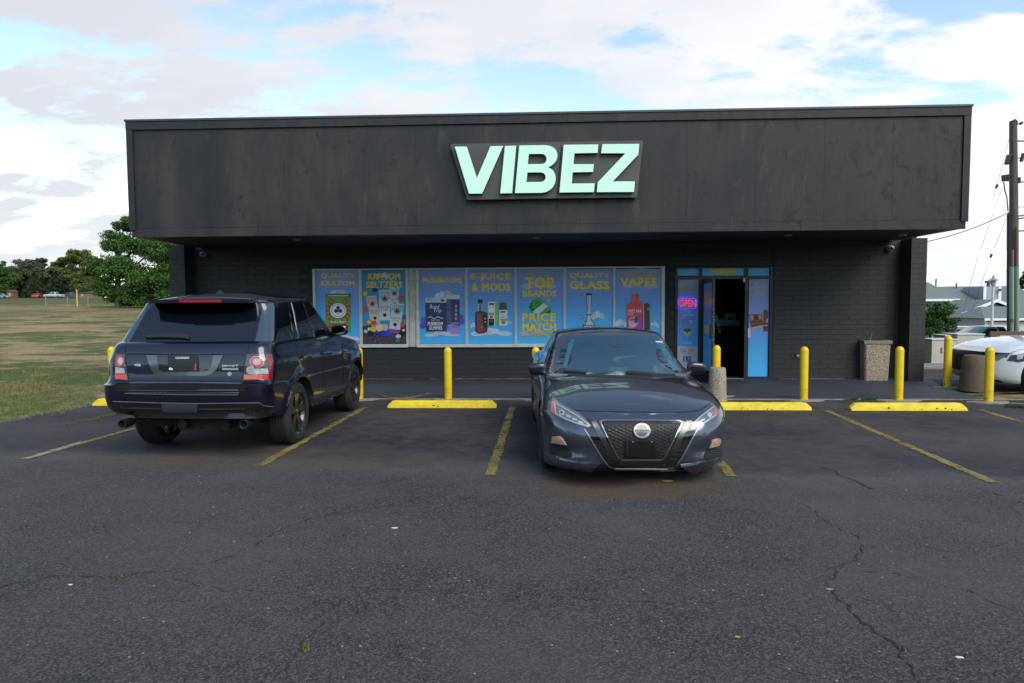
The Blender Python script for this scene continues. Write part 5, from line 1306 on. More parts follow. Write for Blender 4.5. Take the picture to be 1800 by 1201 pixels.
rimblk = mat('gloss_black_rim', (.012, .012, .013), .22, coat=.5); rimsil = mat('machined_rim', (.62, .62, .63), .3, metal=.85); discm = mat('brake_disc', (.2, .19, .18), .45, metal=.7)
blackpl = mat('black_plastic', (.014, .014, .015), .5); glossblk = mat('piano_black', (.008, .008, .009), .08, coat=1.0)
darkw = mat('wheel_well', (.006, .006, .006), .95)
chrome = mat('chrome', (.50, .50, .52), .16, metal=1.0); satin = mat('satin_silver', (.5, .5, .52), .3, metal=.9); darkchrome = mat('dark_chrome', (.13, .125, .12), .25, metal=1.0)
def wheel(car, x, y, z, r_, wd, rr, style, side, steer=0.0, n=5, scuff=False):
    """side=+1: outer face towards +y of the car"""
    hub = MB(); hub.lathe([(0, -.03), (rr*.62, -.03), (rr*.64, -.02), (rr*.64, .0), (0, .002)], 32, (0, 0, 0), 'y')
    w_ = hub.build('wheel', discm, car.root, world=False, smooth=True); w_.location = (x, y, z); w_.rotation_euler = (0, 0, (0 if side > 0 else math.pi)+steer)
    h = wd/2; oy = 0.0
    prof = [(rr-.012, h-.02), (rr+.004, h-.004), (rr+.02, h-.001), (rr+(r_-rr)*.5, h+.004), (r_-.03, h-.012), (r_-.012, h-.03), (r_-.003, h-.05)]
    g = []
    ks = 4; y0 = h-.05
    for i in range(ks):
        ya = y0-(2*y0)*(i+.28)/ks*1.0; 
    tread = []; yy = h-.05; seg = (2*yy)/(ks+1)
    for i in range(ks+1):
        a = yy-seg*i; c_ = a-seg+.009
        tread += [(r_, a-.001), (r_, c_)]
        if i < ks: tread += [(r_-.009, c_-.001), (r_-.009, c_-.008)]
    prof = prof + tread + [(q, -v) for q, v in [(rr-.012, h-.02), (rr+.004, h-.004), (rr+.02, h-.001), (rr+(r_-rr)*.5, h+.004), (r_-.03, h-.012), (r_-.012, h-.03)]][::-1]
    MB().lathe(prof, 64, (0, oy, 0), 'y').build('tyre', rubber, w_, world=False, smooth=True, ang=30)
    b = MB(); b.lathe([(rr-.0, h-.012), (rr-.008, h-.006), (rr-.02, h-.012), (rr-.035, h-.035), (rr-.045, 0), (rr-.04, -h+.02), (rr, -h+.012), (rr, -h+.03), (rr-.0, h-.02)], 48, (0, 0, 0), 'y')
    bs = MB(); yo = h-.018
    for k in range(n):
        a = 2*math.pi*k/n + math.pi/2
        if style == 'twin': arms = ((-.13, -.30), (.13, .30))
        elif style == 'blade': arms = ((0, .16),)
        else: arms = ((0, 0),)
        for da0, da1 in arms:
            q0, q1 = rr*.15, rr-.022; wd0, wd1 = (.026, .020) if style == 'twin' else ((.045, .085) if style == 'blade' else (.05, .045))
            p0 = Vector((math.cos(a+da0)*q0, 0, math.sin(a+da0)*q0)); p1 = Vector((math.cos(a+da1*.55)*q1, 0, math.sin(a+da1*.55)*q1)); d = (p1-p0).normalized(); pr = Vector((-d.z, 0, d.x))
            f = lambda P, w2, y: (P+pr*w2+Vector((0, y, 0)))
            vs = [f(p0, -wd0, yo-.02), f(p0, wd0, yo-.02), f(p1, wd1, yo-.006), f(p1, -wd1, yo-.006), f(p0, -wd0*1.2, yo-.06), f(p0, wd0*1.2, yo-.06), f(p1, wd1*1.15, yo-.05), f(p1, -wd1*1.15, yo-.05)]
            bs.add(vs, [(0, 1, 2, 3), (0, 4, 5, 1), (1, 5, 6, 2), (2, 6, 7, 3), (3, 7, 4, 0)])
    bs.lathe([(0, yo-.012), (rr*.16, yo-.014), (rr*.22, yo-.03), (rr*.22, yo-.07)], 24, (0, 0, 0), 'y')
    rim = b.build('rim', rimsil if style == 'blade' else rimblk, w_, world=False, smooth=True)
    bs.build('spokes', rimsil if style == 'blade' else rimblk, w_, world=False, smooth=False)
    if style == 'blade':
        bk = MB()
        for k in range(n):
            a = 2*math.pi*(k+.5)/n + math.pi/2 + .06; q0, q1 = rr*.2, rr-.03
            p0 = Vector((math.cos(a)*q0, yo-.045, math.sin(a)*q0)); 
            vs = [p0+Vector((0, 0, 0)), Vector((math.cos(a-.22)*q1, yo-.03, math.sin(a-.22)*q1)), Vector((math.cos(a+.22)*q1, yo-.03, math.sin(a+.22)*q1)), p0-Vector((0, .03, 0)), Vector((math.cos(a-.22)*q1, yo-.07, math.sin(a-.22)*q1)), Vector((math.cos(a+.22)*q1, yo-.07, math.sin(a+.22)*q1))]
            bk.add(vs, [(0, 1, 2), (0, 3, 4, 1), (0, 2, 5, 3), (1, 4, 5, 2)])
        bk.build('spoke_backs', rimblk, w_, world=False)
    if scuff:
        sc_ = MB(); rr2 = random.Random(4)
        for i in range(70):
            a = rr2.uniform(-2.2, 2.0); 
            if rr2.random() < .3: continue
            q = rr-.004+rr2.uniform(-.004, .004); l = rr2.uniform(.01, .05); hh = rr2.uniform(.002, .005)
            sc_.add([(math.cos(a)*(q-hh), h-.0045, math.sin(a)*(q-hh)), (math.cos(a)*(q+hh), h-.0035, math.sin(a)*(q+hh)), (math.cos(a+l)*(q+hh), h-.0035, math.sin(a+l)*(q+hh)), (math.cos(a+l)*(q-hh), h-.0045, math.sin(a+l)*(q-hh))], [(0, 1, 2, 3)])
        sc_.build('scuffed_edge', mat('scuffed_alloy', (.32, .31, .30), .5), w_, world=False)
    return w_
def cyl_cut(x, z, r_, y0, y1, n=44):
    b = MB(); vs = []
    for y in (y0, y1):
        for k in range(n): a = 6.28318*k/n; vs.append((x+math.cos(a)*r_, y, z+math.sin(a)*r_))
    b.add(vs, [(k, (k+1) % n, n+(k+1) % n, n+k) for k in range(n)]+[tuple(range(n))[::-1], tuple(range(n, 2*n))]); o = b.build('cutter', darkw, None); return o
def boxcut(*a): return MB().box(*a).build('cutter', darkw, None)

# ------------------------------------------------------------------ dark SUV (seen from behind, nose to the shop)
navy = mat('midnight_blue_paint', (.0045, .005, .018), .3, metal=.3, coat=1.0, coatr=.015, spec=.5)
tint = mat('dark_tinted_glass', (.004, .005, .010), .03, coat=.6, coatr=.01)
Z1 = (160, 480, 3.431); R7 = (190, 600, 6.003); R8 = (430, 510, 4.143)
suv = Car('parked_suv', (-3.93, 8.18), R(90.4), 'dark navy blue boxy SUV parked nose in at the left, rear towards the camera', 'SUV')
SX = .93; WB = 2.745*SX
def sp_mod(x, y, z, t):
    # shoulder crease, door hollow, flared arches
    fl = 0
    for ax in (0.0, 2.745):
        d_ = math.hypot(x-ax, z-.40)
        if .38 < d_ < .62 and z < 1.02: fl = max(fl, .028*math.exp(-((d_-.45)/.06)**2))
    s_ = math.copysign(1, y) if y else 0
    if abs(y) > .8: y += s_*fl
    if x > 0: x *= SX
    return x, y, z
sspec = dict(
    xf=[(0, 3.42), (.12, 3.56), (.3, 3.62), (.6, 3.60), (.85, 3.52), (.95, 3.44), (1, 3.30)],
    xr=[(0, -.70), (.03, -.88), (.10, -.98), (.28, -1.03), (.44, -1.035), (.455, -.97), (.5, -.93), (.75, -.90), (.93, -.85), (.98, -.80), (1, -.72)],
    w=[(0, .86), (.04, .90), (.12, .935), (.28, .948), (.43, .95), (.47, .945), (.6, .955), (.74, .955), (.80, .935), (.86, .925), (.96, .905), (.985, .89), (1, .86)],
    corner=lambda t: (.42, .34, .26 if t < .45 else .22, .20 if t < .45 else .16), bow=(.10, .035), pow=2.3,
    taper=[(-1.0, .985), (-.4, 1), (2.6, 1), (3.7, .96)],
    zb=[(-1, .47), (-.55, .44), (-.4, .40), (3.2, .36), (3.62, .36)],
    zt=[(-1, 1.30), (0, 1.295), (1.9, 1.255), (2.3, 1.21), (3.0, 1.13), (3.45, 1.04), (3.62, .98)],
    crown=.05, mod=sp_mod)
zl = [0, .02, .04, .08, .12, .18, .24, .28, .33, .38, .42, .44, .455, .47, .5, .56, .62, .68, .74, .77, .80, .84, .90, .94, .965, .985, .995, 1]
hb = hull(sspec, zl)
body = suv.solid('body', hb, [navy, darkw], [cyl_cut(0.0, .385, .435, .55, 1.2), cyl_cut(0.0, .385, .435, -1.2, -.55), cyl_cut(WB, .385, .43, .55, 1.2), cyl_cut(WB, .385, .43, -1.2, -.55), boxcut(-1.3, -.965, -.72, .72, .775, .885)], arch=[(0, .385, .435), (WB, .385, .43)])
cspec = dict(
    xf=[(0, 2.15), (.2, 1.98), (.5, 1.70), (.8, 1.42), (.93, 1.28), (1, 1.12)],
    xr=[(0, -.80), (.2, -.71), (.5, -.58), (.8, -.47), (.90, -.45), (.96, -.44), (1, -.37)],
    w=[(0, .885), (.3, .86), (.6, .815), (.85, .765), (.93, .745), (.97, .72), (1, .68)],
    corner=lambda t: (.34-.1*t, .30-.06*t, .17-.04*t, .15-.03*t), bow=(.16, .05), pow=2.3,
    zb=[(-1, 1.24), (2.2, 1.15)], zt=[(-.8, 1.72), (-.5, 1.74), (.1, 1.785), (.8, 1.79), (1.3, 1.735), (2.0, 1.61)],
    crown=lambda x: .03+.045*max(0, min(1, (x+.45)/.6)))
cab = suv.solid('cabin', hull(cspec, [0, .1, .2, .3, .4, .5, .6, .7, .8, .85, .9, .93, .95, .97, .985, 1]), [navy])
T0, T1 = suv.tree([0]), suv.tree([1])
under = MB(); under.box(-.55, 3.2, -.62, .62, .30, .50, .03); suv.b(under, 'underbody', mat('underbody_grime', (.02, .018, .016), .9, var=.5, vscale=8))
b = MB(); b.tube([(-.72, .15, .36), (-.5, .15, .34), (-.2, .1, .33)], .055, 10); b.box(-.62, -.2, -.35, .25, .27, .40, .03); b.tube([(-.30, -.8, .40), (-.28, 0, .30), (-.30, .8, .40)], .05, 8); suv.b(b, 'rear_axle', mat('axle_metal', (.035, .03, .027), .8, var=.5, vscale=10))
# rear window, tailgate etc. traced on the surface
rearwin = suv.patch('rear_window', [(237, 418), (262, 370), (330, 240), (382, 188), (420, 181), (1004, 183), (1012, 190), (1000, 270), (982, 350), (966, 424), (800, 427), (500, 426)], tint, .006, zoom=Z1, tr=T1)
sb = MB(); rows_ = 14; top_ = [(-.655+.06*(k/rows_*2-1)**2, .60*(k/rows_*2-1)) for k in range(rows_+1)]
sb.prism(top_+[(-.30, .60), (-.30, -.60)], 1.722, 1.762, 'z'); spl = suv.b(sb, 'spoiler', navy)
sb = MB(); sb.prism([(-.664+.06*(q/.7)**2, q) for q in (-.31, -.15, 0, .1, .17)]+[(-.60, .17), (-.60, -.31)], 1.730, 1.757, 'z'); suv.b(sb, 'brake_light', mat('brake_light_red', (.30, .012, .02), .25, coat=.5), spl)
hd = suv.patch('spoiler_shade_band', [(384, 190), (1000, 190), (985, 215), (930, 238), (820, 250), (600, 254), (470, 246), (410, 228)], mat('spoiler_shade_black', (.001, .001, .001), .1), .0075, zoom=Z1, tr=T1, parent=rearwin)  # spoiler's shade on the glass, painted as a dark patch
wp = suv.strip('wiper', [(332, 392), (420, 386), (500, 386), (560, 388), (596, 400)], [12, 20, 24, 24, 16], blackpl, .03, zoom=Z1, tr=T1)
dp_m = mat('pillar_blue_sheen', (.035, .055, .085), .22, coat=.5)  # bluish sheen of the black rear pillars put into the colour
suv.patch('pillar_cover', [(1052, 186), (1104, 184), (1102, 408), (1092, 412), (990, 420), (1012, 320), (1030, 240)], dp_m, .006, zoom=Z1, tr=T1)
suv.patch('pillar_cover', [(372, 190), (382, 190), (330, 245), (264, 360), (234, 418), (205, 420), (250, 320), (330, 215)], dp_m, .006, zoom=Z1, tr=T1)
# side glass
sidewin = suv.patch('side_window', [(1108, 184), (1186, 180), (1196, 255), (1210, 330), (1216, 402), (1102, 410)], tint, .005, zoom=Z1, tr=T1)
suv.patch('side_window', [(1196, 180), (1276, 178), (1300, 240), (1335, 388), (1228, 400), (1215, 290)], tint, .005, zoom=Z1, tr=T1)
suv.patch('side_window', [(1292, 178), (1332, 184), (1360, 240), (1396, 310), (1420, 368), (1416, 382), (1352, 387), (1318, 260)], tint, .005, zoom=Z1, tr=T1)
suv.strip('pillar_trim', [(1190, 182), (1204, 260), (1222, 400)], 7, glossblk, .009, zoom=Z1, tr=T1); suv.strip('pillar_trim', [(1206, 180), (1222, 240), (1250, 396)], 4, satin, .009, zoom=Z1, tr=T1)
suv.strip('pillar_trim', [(1284, 178), (1312, 260), (1344, 386)], 16, glossblk, .009, zoom=Z1, tr=T1)
suv.strip('window_rail', [(1100, 410), (1220, 402), (1340, 390), (1448, 380)], 9, glossblk, .010, zoom=Z1, tr=T1)
suv.strip('roof_rail_trim', [(1060, 168), (1180, 158), (1300, 160), (1345, 168)], 6, glossblk, .008, zoom=Z1, tr=T1)
for sgn in (1,):       # far side windows, mirrored in the side view
    suv.patch('side_window', [(-.45, 1.33), (.45, 1.33), (.40, 1.64), (-.30, 1.62)], tint, .004, axis='L', tr=T1); suv.patch('side_window', [(.52, 1.33), (1.78, 1.31), (1.36, 1.60), (.48, 1.64)], tint, .004, axis='L', tr=T1)
suv.patch('windscreen', [(-.70, 1.30), (.70, 1.30), (.58, 1.66), (-.58, 1.66)], tint, .004, axis='F', tr=T1)
# tail lights
lens_clear = mat('lamp_clear', (.36, .38, .38), .12, coat=1, var=.25, vscale=30); lens_red = mat('lamp_red', (.50, .02, .018), .15, coat=1); lens_org = mat('lamp_red_orange', (.62, .07, .02), .15, coat=1); lens_dk = mat('lamp_smoke', (.05, .055, .06), .1, coat=1)
tl = suv.patch('tail_light', [(1464, 140), (1720, 135), (1738, 230), (1728, 400), (1640, 415), (1425, 422), (1440, 300)], lens_dk, .012, zoom=R7, tr=T0)
def disc(car, nm, cx, cy, rx, ry, m_, off, zoom, par, tr, n=20): return car.patch(nm, [(cx+rx*math.cos(6.283*i/n), cy+ry*math.sin(6.283*i/n)) for i in range(n)], m_, off, zoom=zoom, parent=par, tr=tr)
disc(suv, 'lamp_ring', 1572, 220, 74, 62, lens_clear, .016, R7, tl, T0); disc(suv, 'red_ring', 1572, 220, 66, 55, lens_red, .019, R7, tl, T0); disc(suv, 'lamp_core', 1572, 218, 40, 34, lens_clear, .022, R7, tl, T0)
disc(suv, 'red_tail', 1560, 262, 26, 20, lens_red, .0175, R7, tl, T0)
suv.patch('reverse_lens', [(1500, 290), (1680, 288), (1686, 345), (1520, 352), (1472, 330)], lens_clear, .015, zoom=R7, parent=tl, tr=T0)
disc(suv, 'reverse_lamp', 1510, 306, 45, 43, lens_clear, .020, R7, tl, T0); disc(suv, 'reverse_core', 1510, 306, 28, 26, mat('lamp_core_grey', (.25, .26, .25), .3), .0225, R7, tl, T0)
suv.patch('side_red', [(1664, 150), (1712, 146), (1730, 230), (1722, 396), (1688, 402), (1690, 290), (1676, 230)], mat('lamp_deep_red', (.20, .01, .02), .15, coat=1), .017, zoom=R7, parent=tl, tr=T0)
suv.patch('lower_red', [(1442, 358), (1688, 352), (1686, 408), (1440, 412)], lens_red, .017, zoom=R7, parent=tl, tr=T0); suv.patch('lower_orange', [(1446, 360), (1586, 356), (1584, 408), (1444, 411)], lens_org, .0185, zoom=R7, parent=tl, tr=T0)
tl2 = suv.patch('tail_light', [(86, 135), (160, 138), (182, 142), (184, 240), (215, 402), (212, 420), (80, 404), (84, 300)], lens_dk, .012, zoom=R7, tr=T0)
disc(suv, 'red_ring', 135, 212, 42, 56, lens_red, .017, R7, tl2, T0); disc(suv, 'lamp_core', 142, 212, 26, 36, lens_clear, .020, R7, tl2, T0)
suv.patch('reverse_lens', [(88, 275), (176, 285), (186, 340), (84, 338)], lens_clear, .015, zoom=R7, parent=tl2, tr=T0); suv.patch('lower_red', [(82, 344), (190, 346), (204, 408), (84, 398)], lens_red, .017, zoom=R7, parent=tl2, tr=T0)
# tailgate shut lines
gapm = mat('panel_gap', (.001, .001, .001), .9)
for pts in ([(190, 140), (400, 138), (900, 136), (1200, 140), (1460, 134)], [(200, 0), (182, 60), (182, 140), (195, 250), (222, 432)], [(1515, 0), (1470, 100), (1455, 145), (1430, 300), (1412, 430)]): suv.strip('panel_gap', pts, 5, gapm, .0015, zoom=R7, tr=T0, skirt=False)
suv.strip('tailgate_ledge', [(200, 128), (420, 128), (860, 132), (1200, 128)], 9, mat('ledge_highlight', (.02, .022, .035), .15, coat=1), .012, zoom=R7, tr=T0)  # ledge strip paler than the body, its highlight put into the colour
trimrim = mat('pewter_trim', (.16, .155, .16), .18, metal=.9, coat=.6)
pr_ = suv.patch('plate_surround', [(404, 150), (1215, 150), (1150, 300), (1090, 348), (1040, 366), (560, 364), (500, 352), (462, 310)], trimrim, .010, zoom=R7, tr=T0)
suv.patch('plate_recess', [(520, 150), (1112, 150), (1088, 270), (1060, 308), (1020, 322), (580, 322), (545, 305), (530, 240)], mat('recess_dark', (.012, .013, .022), .15, coat=1), .0125, zoom=R7, parent=pr_, tr=T0)
pl = suv.patch('number_plate', [(642, 152), (960, 150), (962, 318), (642, 314)], mat('plate_frame_black', (.008, .008, .009), .3), .022, zoom=R7, tr=T0)
suv.patch('plate_face', [(652, 160), (950, 158), (948, 308), (652, 305)], mat('plate_face', (.012, .012, .014), .35), .0245, zoom=R7, parent=pl, tr=T0)
suv.text('plate_lettering', 'COLORADO', [(724, 168), (868, 168), (868, 190), (724, 190)], mat('plate_white', (.7, .7, .7), .4), .026, .02, R7, parent=pl, tr=T0)
pw = MATS['plate_white']; suv.patch('plate_corner', [(656, 282), (672, 278), (696, 290), (694, 304), (658, 302)], pw, .0255, zoom=R7, parent=pl, tr=T0); suv.patch('plate_corner', [(928, 240), (944, 236), (942, 304), (912, 306), (925, 290)], mat('plate_red', (.4, .05, .04), .4), .0255, zoom=R7, parent=pl, tr=T0)
suv.text('badge', 'SPORT', [(1204, 250), (1382, 250), (1382, 276), (1204, 276)], chrome, .012, .04, R7, tr=T0); suv.patch('badge_bar', [(1206, 284), (1376, 284), (1376, 304), (1206, 304)], satin, .010, zoom=R7, tr=T0)
disc(suv, 'lock_cylinder', 1285, 345, 22, 22, satin, .010, R7, None, T0); 
wg = mat('faint_silver', (.14, .14, .15), .3, metal=.8)
suv.strip('emblem', [(248, 208), (290, 212), (340, 220), (384, 214)], 4, wg, .004, zoom=R7, tr=T0); suv.strip('emblem', [(388, 210), (376, 240), (360, 292)], 4, wg, .004, zoom=R7, tr=T0); suv.patch('emblem', [(275, 245), (320, 236), (352, 246), (345, 268), (318, 266), (300, 262), (285, 262)], satin, .006, zoom=R7, tr=T0)
suv.strip('tailgate_strip', [(222, 438), (800, 438), (1405, 446)], 7, satin, .006, zoom=R7, tr=T0)
suv.patch('lettering_panel', [(228, 448), (1400, 452), (1396, 506), (1330, 506), (240, 506)], mat('panel_satin_black', (.010, .010, .011), .35), .003, zoom=R7, tr=T0)
suv.text('lettering', 'RANGE ROVER', [(300, 462), (1180, 462), (1180, 492), (300, 492)], mat('letter_black', (.022, .022, .024), .3), .008, .0, R7, tr=T0, spacing=1.35)
# bumper details
suv.patch('bumper_step', [(232, 512), (1370, 520), (1388, 548), (205, 548)], mat('step_rubber', (.045, .055, .07), .5, bump=.6, bscale=150), .012, zoom=R7, tr=T0)
suv.strip('bumper_bright_edge', [(180, 550), (700, 562), (1376, 566)], 6, satin, .010, zoom=R7, tr=T0)
lowb = mat('lower_bumper', (.012, .012, .014), .38, coat=.3)
lb_ = suv.patch('lower_bumper', [(50, 636), (560, 650), (950, 654), (1580, 646), (1640, 676), (1741, 690), (1741, 775), (1600, 805), (960, 812), (340, 800), (150, 745), (70, 700)], lowb, .010, zoom=R7, tr=T0)
suv.strip('bumper_bright_edge', [(52, 634), (560, 650), (950, 656), (1590, 648), (1650, 680), (1741, 690)], 6, mat('dull_edge', (.10, .10, .105), .4), .013, zoom=R7, tr=T0, parent=lb_)
suv.patch('tow_cover', [(570, 662), (950, 664), (944, 744), (585, 740)], mat('tow_cover_grey', (.045, .058, .075), .4), .018, zoom=R7, tr=T0, parent=lb_)
suv.strip('reflector_line', [(135, 672), (150, 700), (560, 712)], 6, wg, .014, zoom=R7, tr=T0, parent=lb_); suv.strip('reflector_line', [(955, 716), (1440, 712), (1452, 690)], 6, wg, .014, zoom=R7, tr=T0, parent=lb_)
# exhausts
ex = mat('exhaust_steel', (.05, .047, .045), .35, metal=.8); exi = mat('exhaust_soot', (.004, .004, .004), .95); rust = mat('rusty_pipe', (.09, .055, .035), .8, var=.5, vscale=20)
for y in (.67, -.68):
    e = MB(); e.lathe([(.038, 0), (.046, -.003), (.048, .0), (.050, .02), (.048, .16), (.036, .20)], 20, (-1.0, y, .405), 'x'); eo = suv.b(e, 'exhaust', ex)
    i_ = MB(); i_.lathe([(0, .05), (.042, .05), (.044, .0)], 20, (-1.0, y, .405), 'x'); suv.b(i_, 'exhaust_bore', exi, eo)
    k = MB(); k.tube([(-.82, y, .405), (-.6, y*.95, .40), (-.45, y*.85, .37)], .03, 8); suv.b(k, 'pipe', rust, eo)
# side details: sill, doors, handles, vent, mirror, fuel flap, arch lips
sill = suv.patch('sill_cover', [(478, 776), (560, 755), (660, 718), (728, 694), (722, 745), (690, 775), (560, 822), (484, 846)], mat('sill_grey', (.035, .045, .06), .4), .018, zoom=R8, tr=T0)
for pts in ([(365, 372), (380, 430), (398, 500), (430, 560)], [(548, 350), (562, 420), (572, 520), (572, 640), (566, 742)], [(700, 372), (712, 440), (718, 560), (716, 690)]): suv.strip('panel_gap', pts, 4, gapm, .0015, zoom=R8, tr=T0, skirt=False, step=2.5)
suv.strip('waist_crease', [(205, 432), (380, 422), (560, 402), (700, 396), (780, 394)], 4, mat('crease_dark', (.002, .002, .006), .3), .002, zoom=R8, tr=T0, skirt=False, step=3)
suv.strip('door_moulding', [(470, 486), (560, 480), (640, 470), (700, 462)], 4, satin, .004, zoom=R8, tr=T0)
for cx, cy in ((448, 484), (598, 458)):
    suv.patch('door_handle', [(cx-36, cy-3), (cx-10, cy-16), (cx+14, cy-18), (cx+28, cy-8), (cx+24, cy+8), (cx, cy+14), (cx-34, cy+12)], glossblk, .03, zoom=R8, tr=T0)
vent = suv.patch('side_vent', [(716, 428), (740, 424), (744, 508), (724, 518)], lens_dk, .008, zoom=R8, tr=T0)
for k in range(4): suv.strip('vent_fin', [(719, 440+k*19), (740, 436+k*19)], 5, satin, .014, zoom=R8, tr=T0, parent=vent)
suv.patch('side_marker', [(686, 452), (704, 448), (704, 460), (686, 462)], mat('amber_marker', (.6, .12, .03), .3), .008, zoom=R8, tr=T0)
suv.strip('fuel_flap_gap', [(272, 490), (310, 486), (324, 500), (326, 540), (270, 548), (266, 510), (272, 490)], 3, gapm, .0015, zoom=R8, tr=T0, skirt=False)
ab = MB(); pa = Vector((.05, 0, 1.845)); ab.add([(pa.x-.10, -.05, pa.z-.02), (pa.x-.10, .05, pa.z-.02), (pa.x+.10, .03, pa.z-.02), (pa.x+.10, -.03, pa.z-.02), (pa.x-.08, -.015, pa.z+.03), (pa.x-.08, .015, pa.z+.03), (pa.x+.05, 0, pa.z+.01)], [(0, 1, 5, 4), (1, 2, 6, 5), (2, 3, 6), (3, 0, 4, 6), (4, 5, 6)]); suv.b(ab, 'antenna', blackpl)
def mirror(car, x, y, z, sc_, m_, glassm, facing):
    """wing mirror: facing = -1 glass looks to the rear (-x)"""
    s_ = 1 if y > 0 else -1; b = MB(); bm = bmesh.new(); bmesh.ops.create_cube(bm, size=1); bmesh.ops.subdivide_edges(bm, edges=bm.edges[:], cuts=4, use_grid_fill=True)
    for v in bm.verts:
        p = v.co*2; l = (abs(p.x)**4+abs(p.y)**4+abs(p.z)**4)**.25 or 1; p = p/l
        v.co = Vector((p.x*.075*sc_*(1 if p.x*facing < 0 else .9), p.y*.125*sc_, p.z*.085*sc_*(1-.12*p.y*s_)))+Vector((x, y, z))
    b.bm(bm); bm.free(); o = car.b(b, 'wing_mirror', m_, ang=80)
    a = MB(); a.tube([(x+.02*facing*-1, y-s_*.08*sc_, z-.05*sc_), (x+.06, y-s_*.20*sc_, z-.10*sc_)], [.035*sc_, .045*sc_], 8); car.b(a, 'mirror_arm', blackpl, o)
    g = MB(); gx = x+facing*.070*sc_; g.prism([(y+math.cos(6.283*i/20)*.098*sc_, z+math.copysign(abs(math.sin(6.283*i/20))**.6, math.sin(6.283*i/20))*.065*sc_) for i in range(20)], gx-.004, gx+.004, 'x'); car.b(g, 'mirror_glass', glassm, o)
    return o
mirg = mat('mirror_glass', (.22, .24, .27), .02, metal=1.0)
for s_ in (1, -1): mirror(suv, 1.56, s_*1.0, 1.33, .95, glossblk, mirg, -1)
for x in (0.0, WB):
    for s_ in (1, -1): wheel(suv, x, s_*.80, .382, .382, .275, .262, 'twin', s_, n=5, scuff=(s_ < 0 and x == 0))
# arch lips
for x in (0.0, WB):
    for s_ in (1, -1):
        pts = []
        for k in range(17):
            a = R(-8+k*196/16)
            pts.append((x+math.cos(a)*.437, .385+math.sin(a)*.437))
        L_ = [(x+math.cos(R(-8+k*196/16))*.470, .385+math.sin(R(-8+k*196/16))*.470) for k in range(17)]
        poly = [p for p in pts if p[1] > .48] + [p for p in L_ if p[1] > .48][::-1]
        suv.patch('arch_lip', poly, mat('arch_satin', (.008, .008, .013), .3, coat=.5), .010, axis='L' if s_ > 0 else 'R', tr=T0, step=.035)
# ------------------------------------------------------------------ grey sedan facing the camera
Z2 = (900, 540, 3.752); S3 = (940, 680, 5.294)
gun = mat('gunmetal_paint', (.085, .098, .135), .22, metal=.75, coat=1.0, coatr=.015)
sed = Car('parked_sedan', (.865, 7.05), R(-87.4), 'dark blue grey sedan parked nose out, facing the camera in the middle of the lot', 'sedan')
def bump1(v, c_, w_): d = abs(v-c_)/w_; return max(0, 1-d)**2*(1+2*d) if d < 1 else 0
def sd_mod(x, y, z, t):
    s_ = math.copysign(1, y) if y else 0
    if abs(y) > .7:
        for ax in (0.0, -2.82):
            d_ = math.hypot(x-ax, z-.34)
            if z < .85: y += s_*.014*bump1(d_, .40, .16)
        if -2.5 < x < -.4: y += s_*(.012*bump1(z, .62, .06) - .022*bump1(z, .42, .16))
    if x > .25:     # bumper relief: chin tucked under, cheeks hollowed above the fin
        k = min(1, (x-.25)/.3)
        x -= .05*bump1(z, .155, .06)*k
        if abs(y) > .45: x -= .03*bump1(z, .33, .10)*k
    return x, y, z
def hood(x, yy, y):
    if x < -.45 or x > .72: return 0
    c_ = .36 + (.72-x)*.26; r_ = bump1(abs(yy), c_, .10)*.012
    k = min(1, (.72-x)/.2)*min(1, (x+.45)/.2)
    return (r_ + (.010 if abs(yy) < c_ else 0)*min(1, (c_-abs(yy))/.05 if abs(yy) < c_ else 0))*k
dspec = dict(
    xf=[(0, .70), (.06, .765), (.2, .80), (.45, .812), (.7, .805), (.86, .785), (.95, .745), (1, .66)],
    xr=[(0, -3.95), (.15, -4.04), (.5, -4.08), (.85, -4.04), (.95, -4.0), (1, -3.9)],
    w=[(0, .87), (.05, .885), (.15, .89), (.35, .89), (.6, .895), (.78, .895), (.87, .88), (.93, .86), (.97, .83), (1, .78)],
    corner=lambda t: (.60-.06*t, .46, .30, .30), bow=(.13, .10), pow=2.15,
    zb=[(-4.1, .24), (-3.3, .17), (.2, .115), (.55, .115), (.82, .13)],
    zt=[(-4.1, .90), (-3.7, .955), (-3.2, .955), (-2.4, .93), (-1.2, .895), (-.5, .87), (-.1, .825), (.25, .765), (.5, .705), (.68, .645), (.82, .56)],
    crown=lambda x: .045 + .02*max(0, min(1, (.6-x)/.6)), mod=sd_mod, topmod=hood)
zl = [0, .02, .05, .09, .14, .2, .26, .32, .38, .44, .5, .56, .62, .68, .74, .79, .83, .87, .9, .93, .955, .975, .99, 1]
sbody = sed.solid('body', hull(dspec, zl), [gun, darkw], [cyl_cut(0, .335, .372, .5, 1.2), cyl_cut(0, .335, .372, -1.2, -.5), cyl_cut(-2.82, .335, .372, .5, 1.2), cyl_cut(-2.82, .335, .372, -1.2, -.5)], arch=[(0, .335, .372), (-2.82, .335, .372)])
ccs = dict(
    xf=[(0, -.26), (.1, -.37), (.4, -.70), (.7, -.98), (.9, -1.13), (1, -1.22)],
    xr=[(0, -3.50), (.3, -3.15), (.6, -2.85), (.9, -2.5), (1, -2.35)],
    w=[(0, .85), (.15, .825), (.5, .745), (.8, .675), (.93, .645), (.97, .62), (1, .57)],
    corner=lambda t: (.16-.02*t, .10, .3, .3), bow=(.20, .12), pow=2.2,
    zb=[(-3.5, .90), (-1, .83), (-.2, .80)], zt=[(-3.4, 1.19), (-2.6, 1.29), (-2.0, 1.345), (-1.6, 1.345), (-1.3, 1.32), (-1.15, 1.29), (-.9, 1.26)],
    crown=.045)
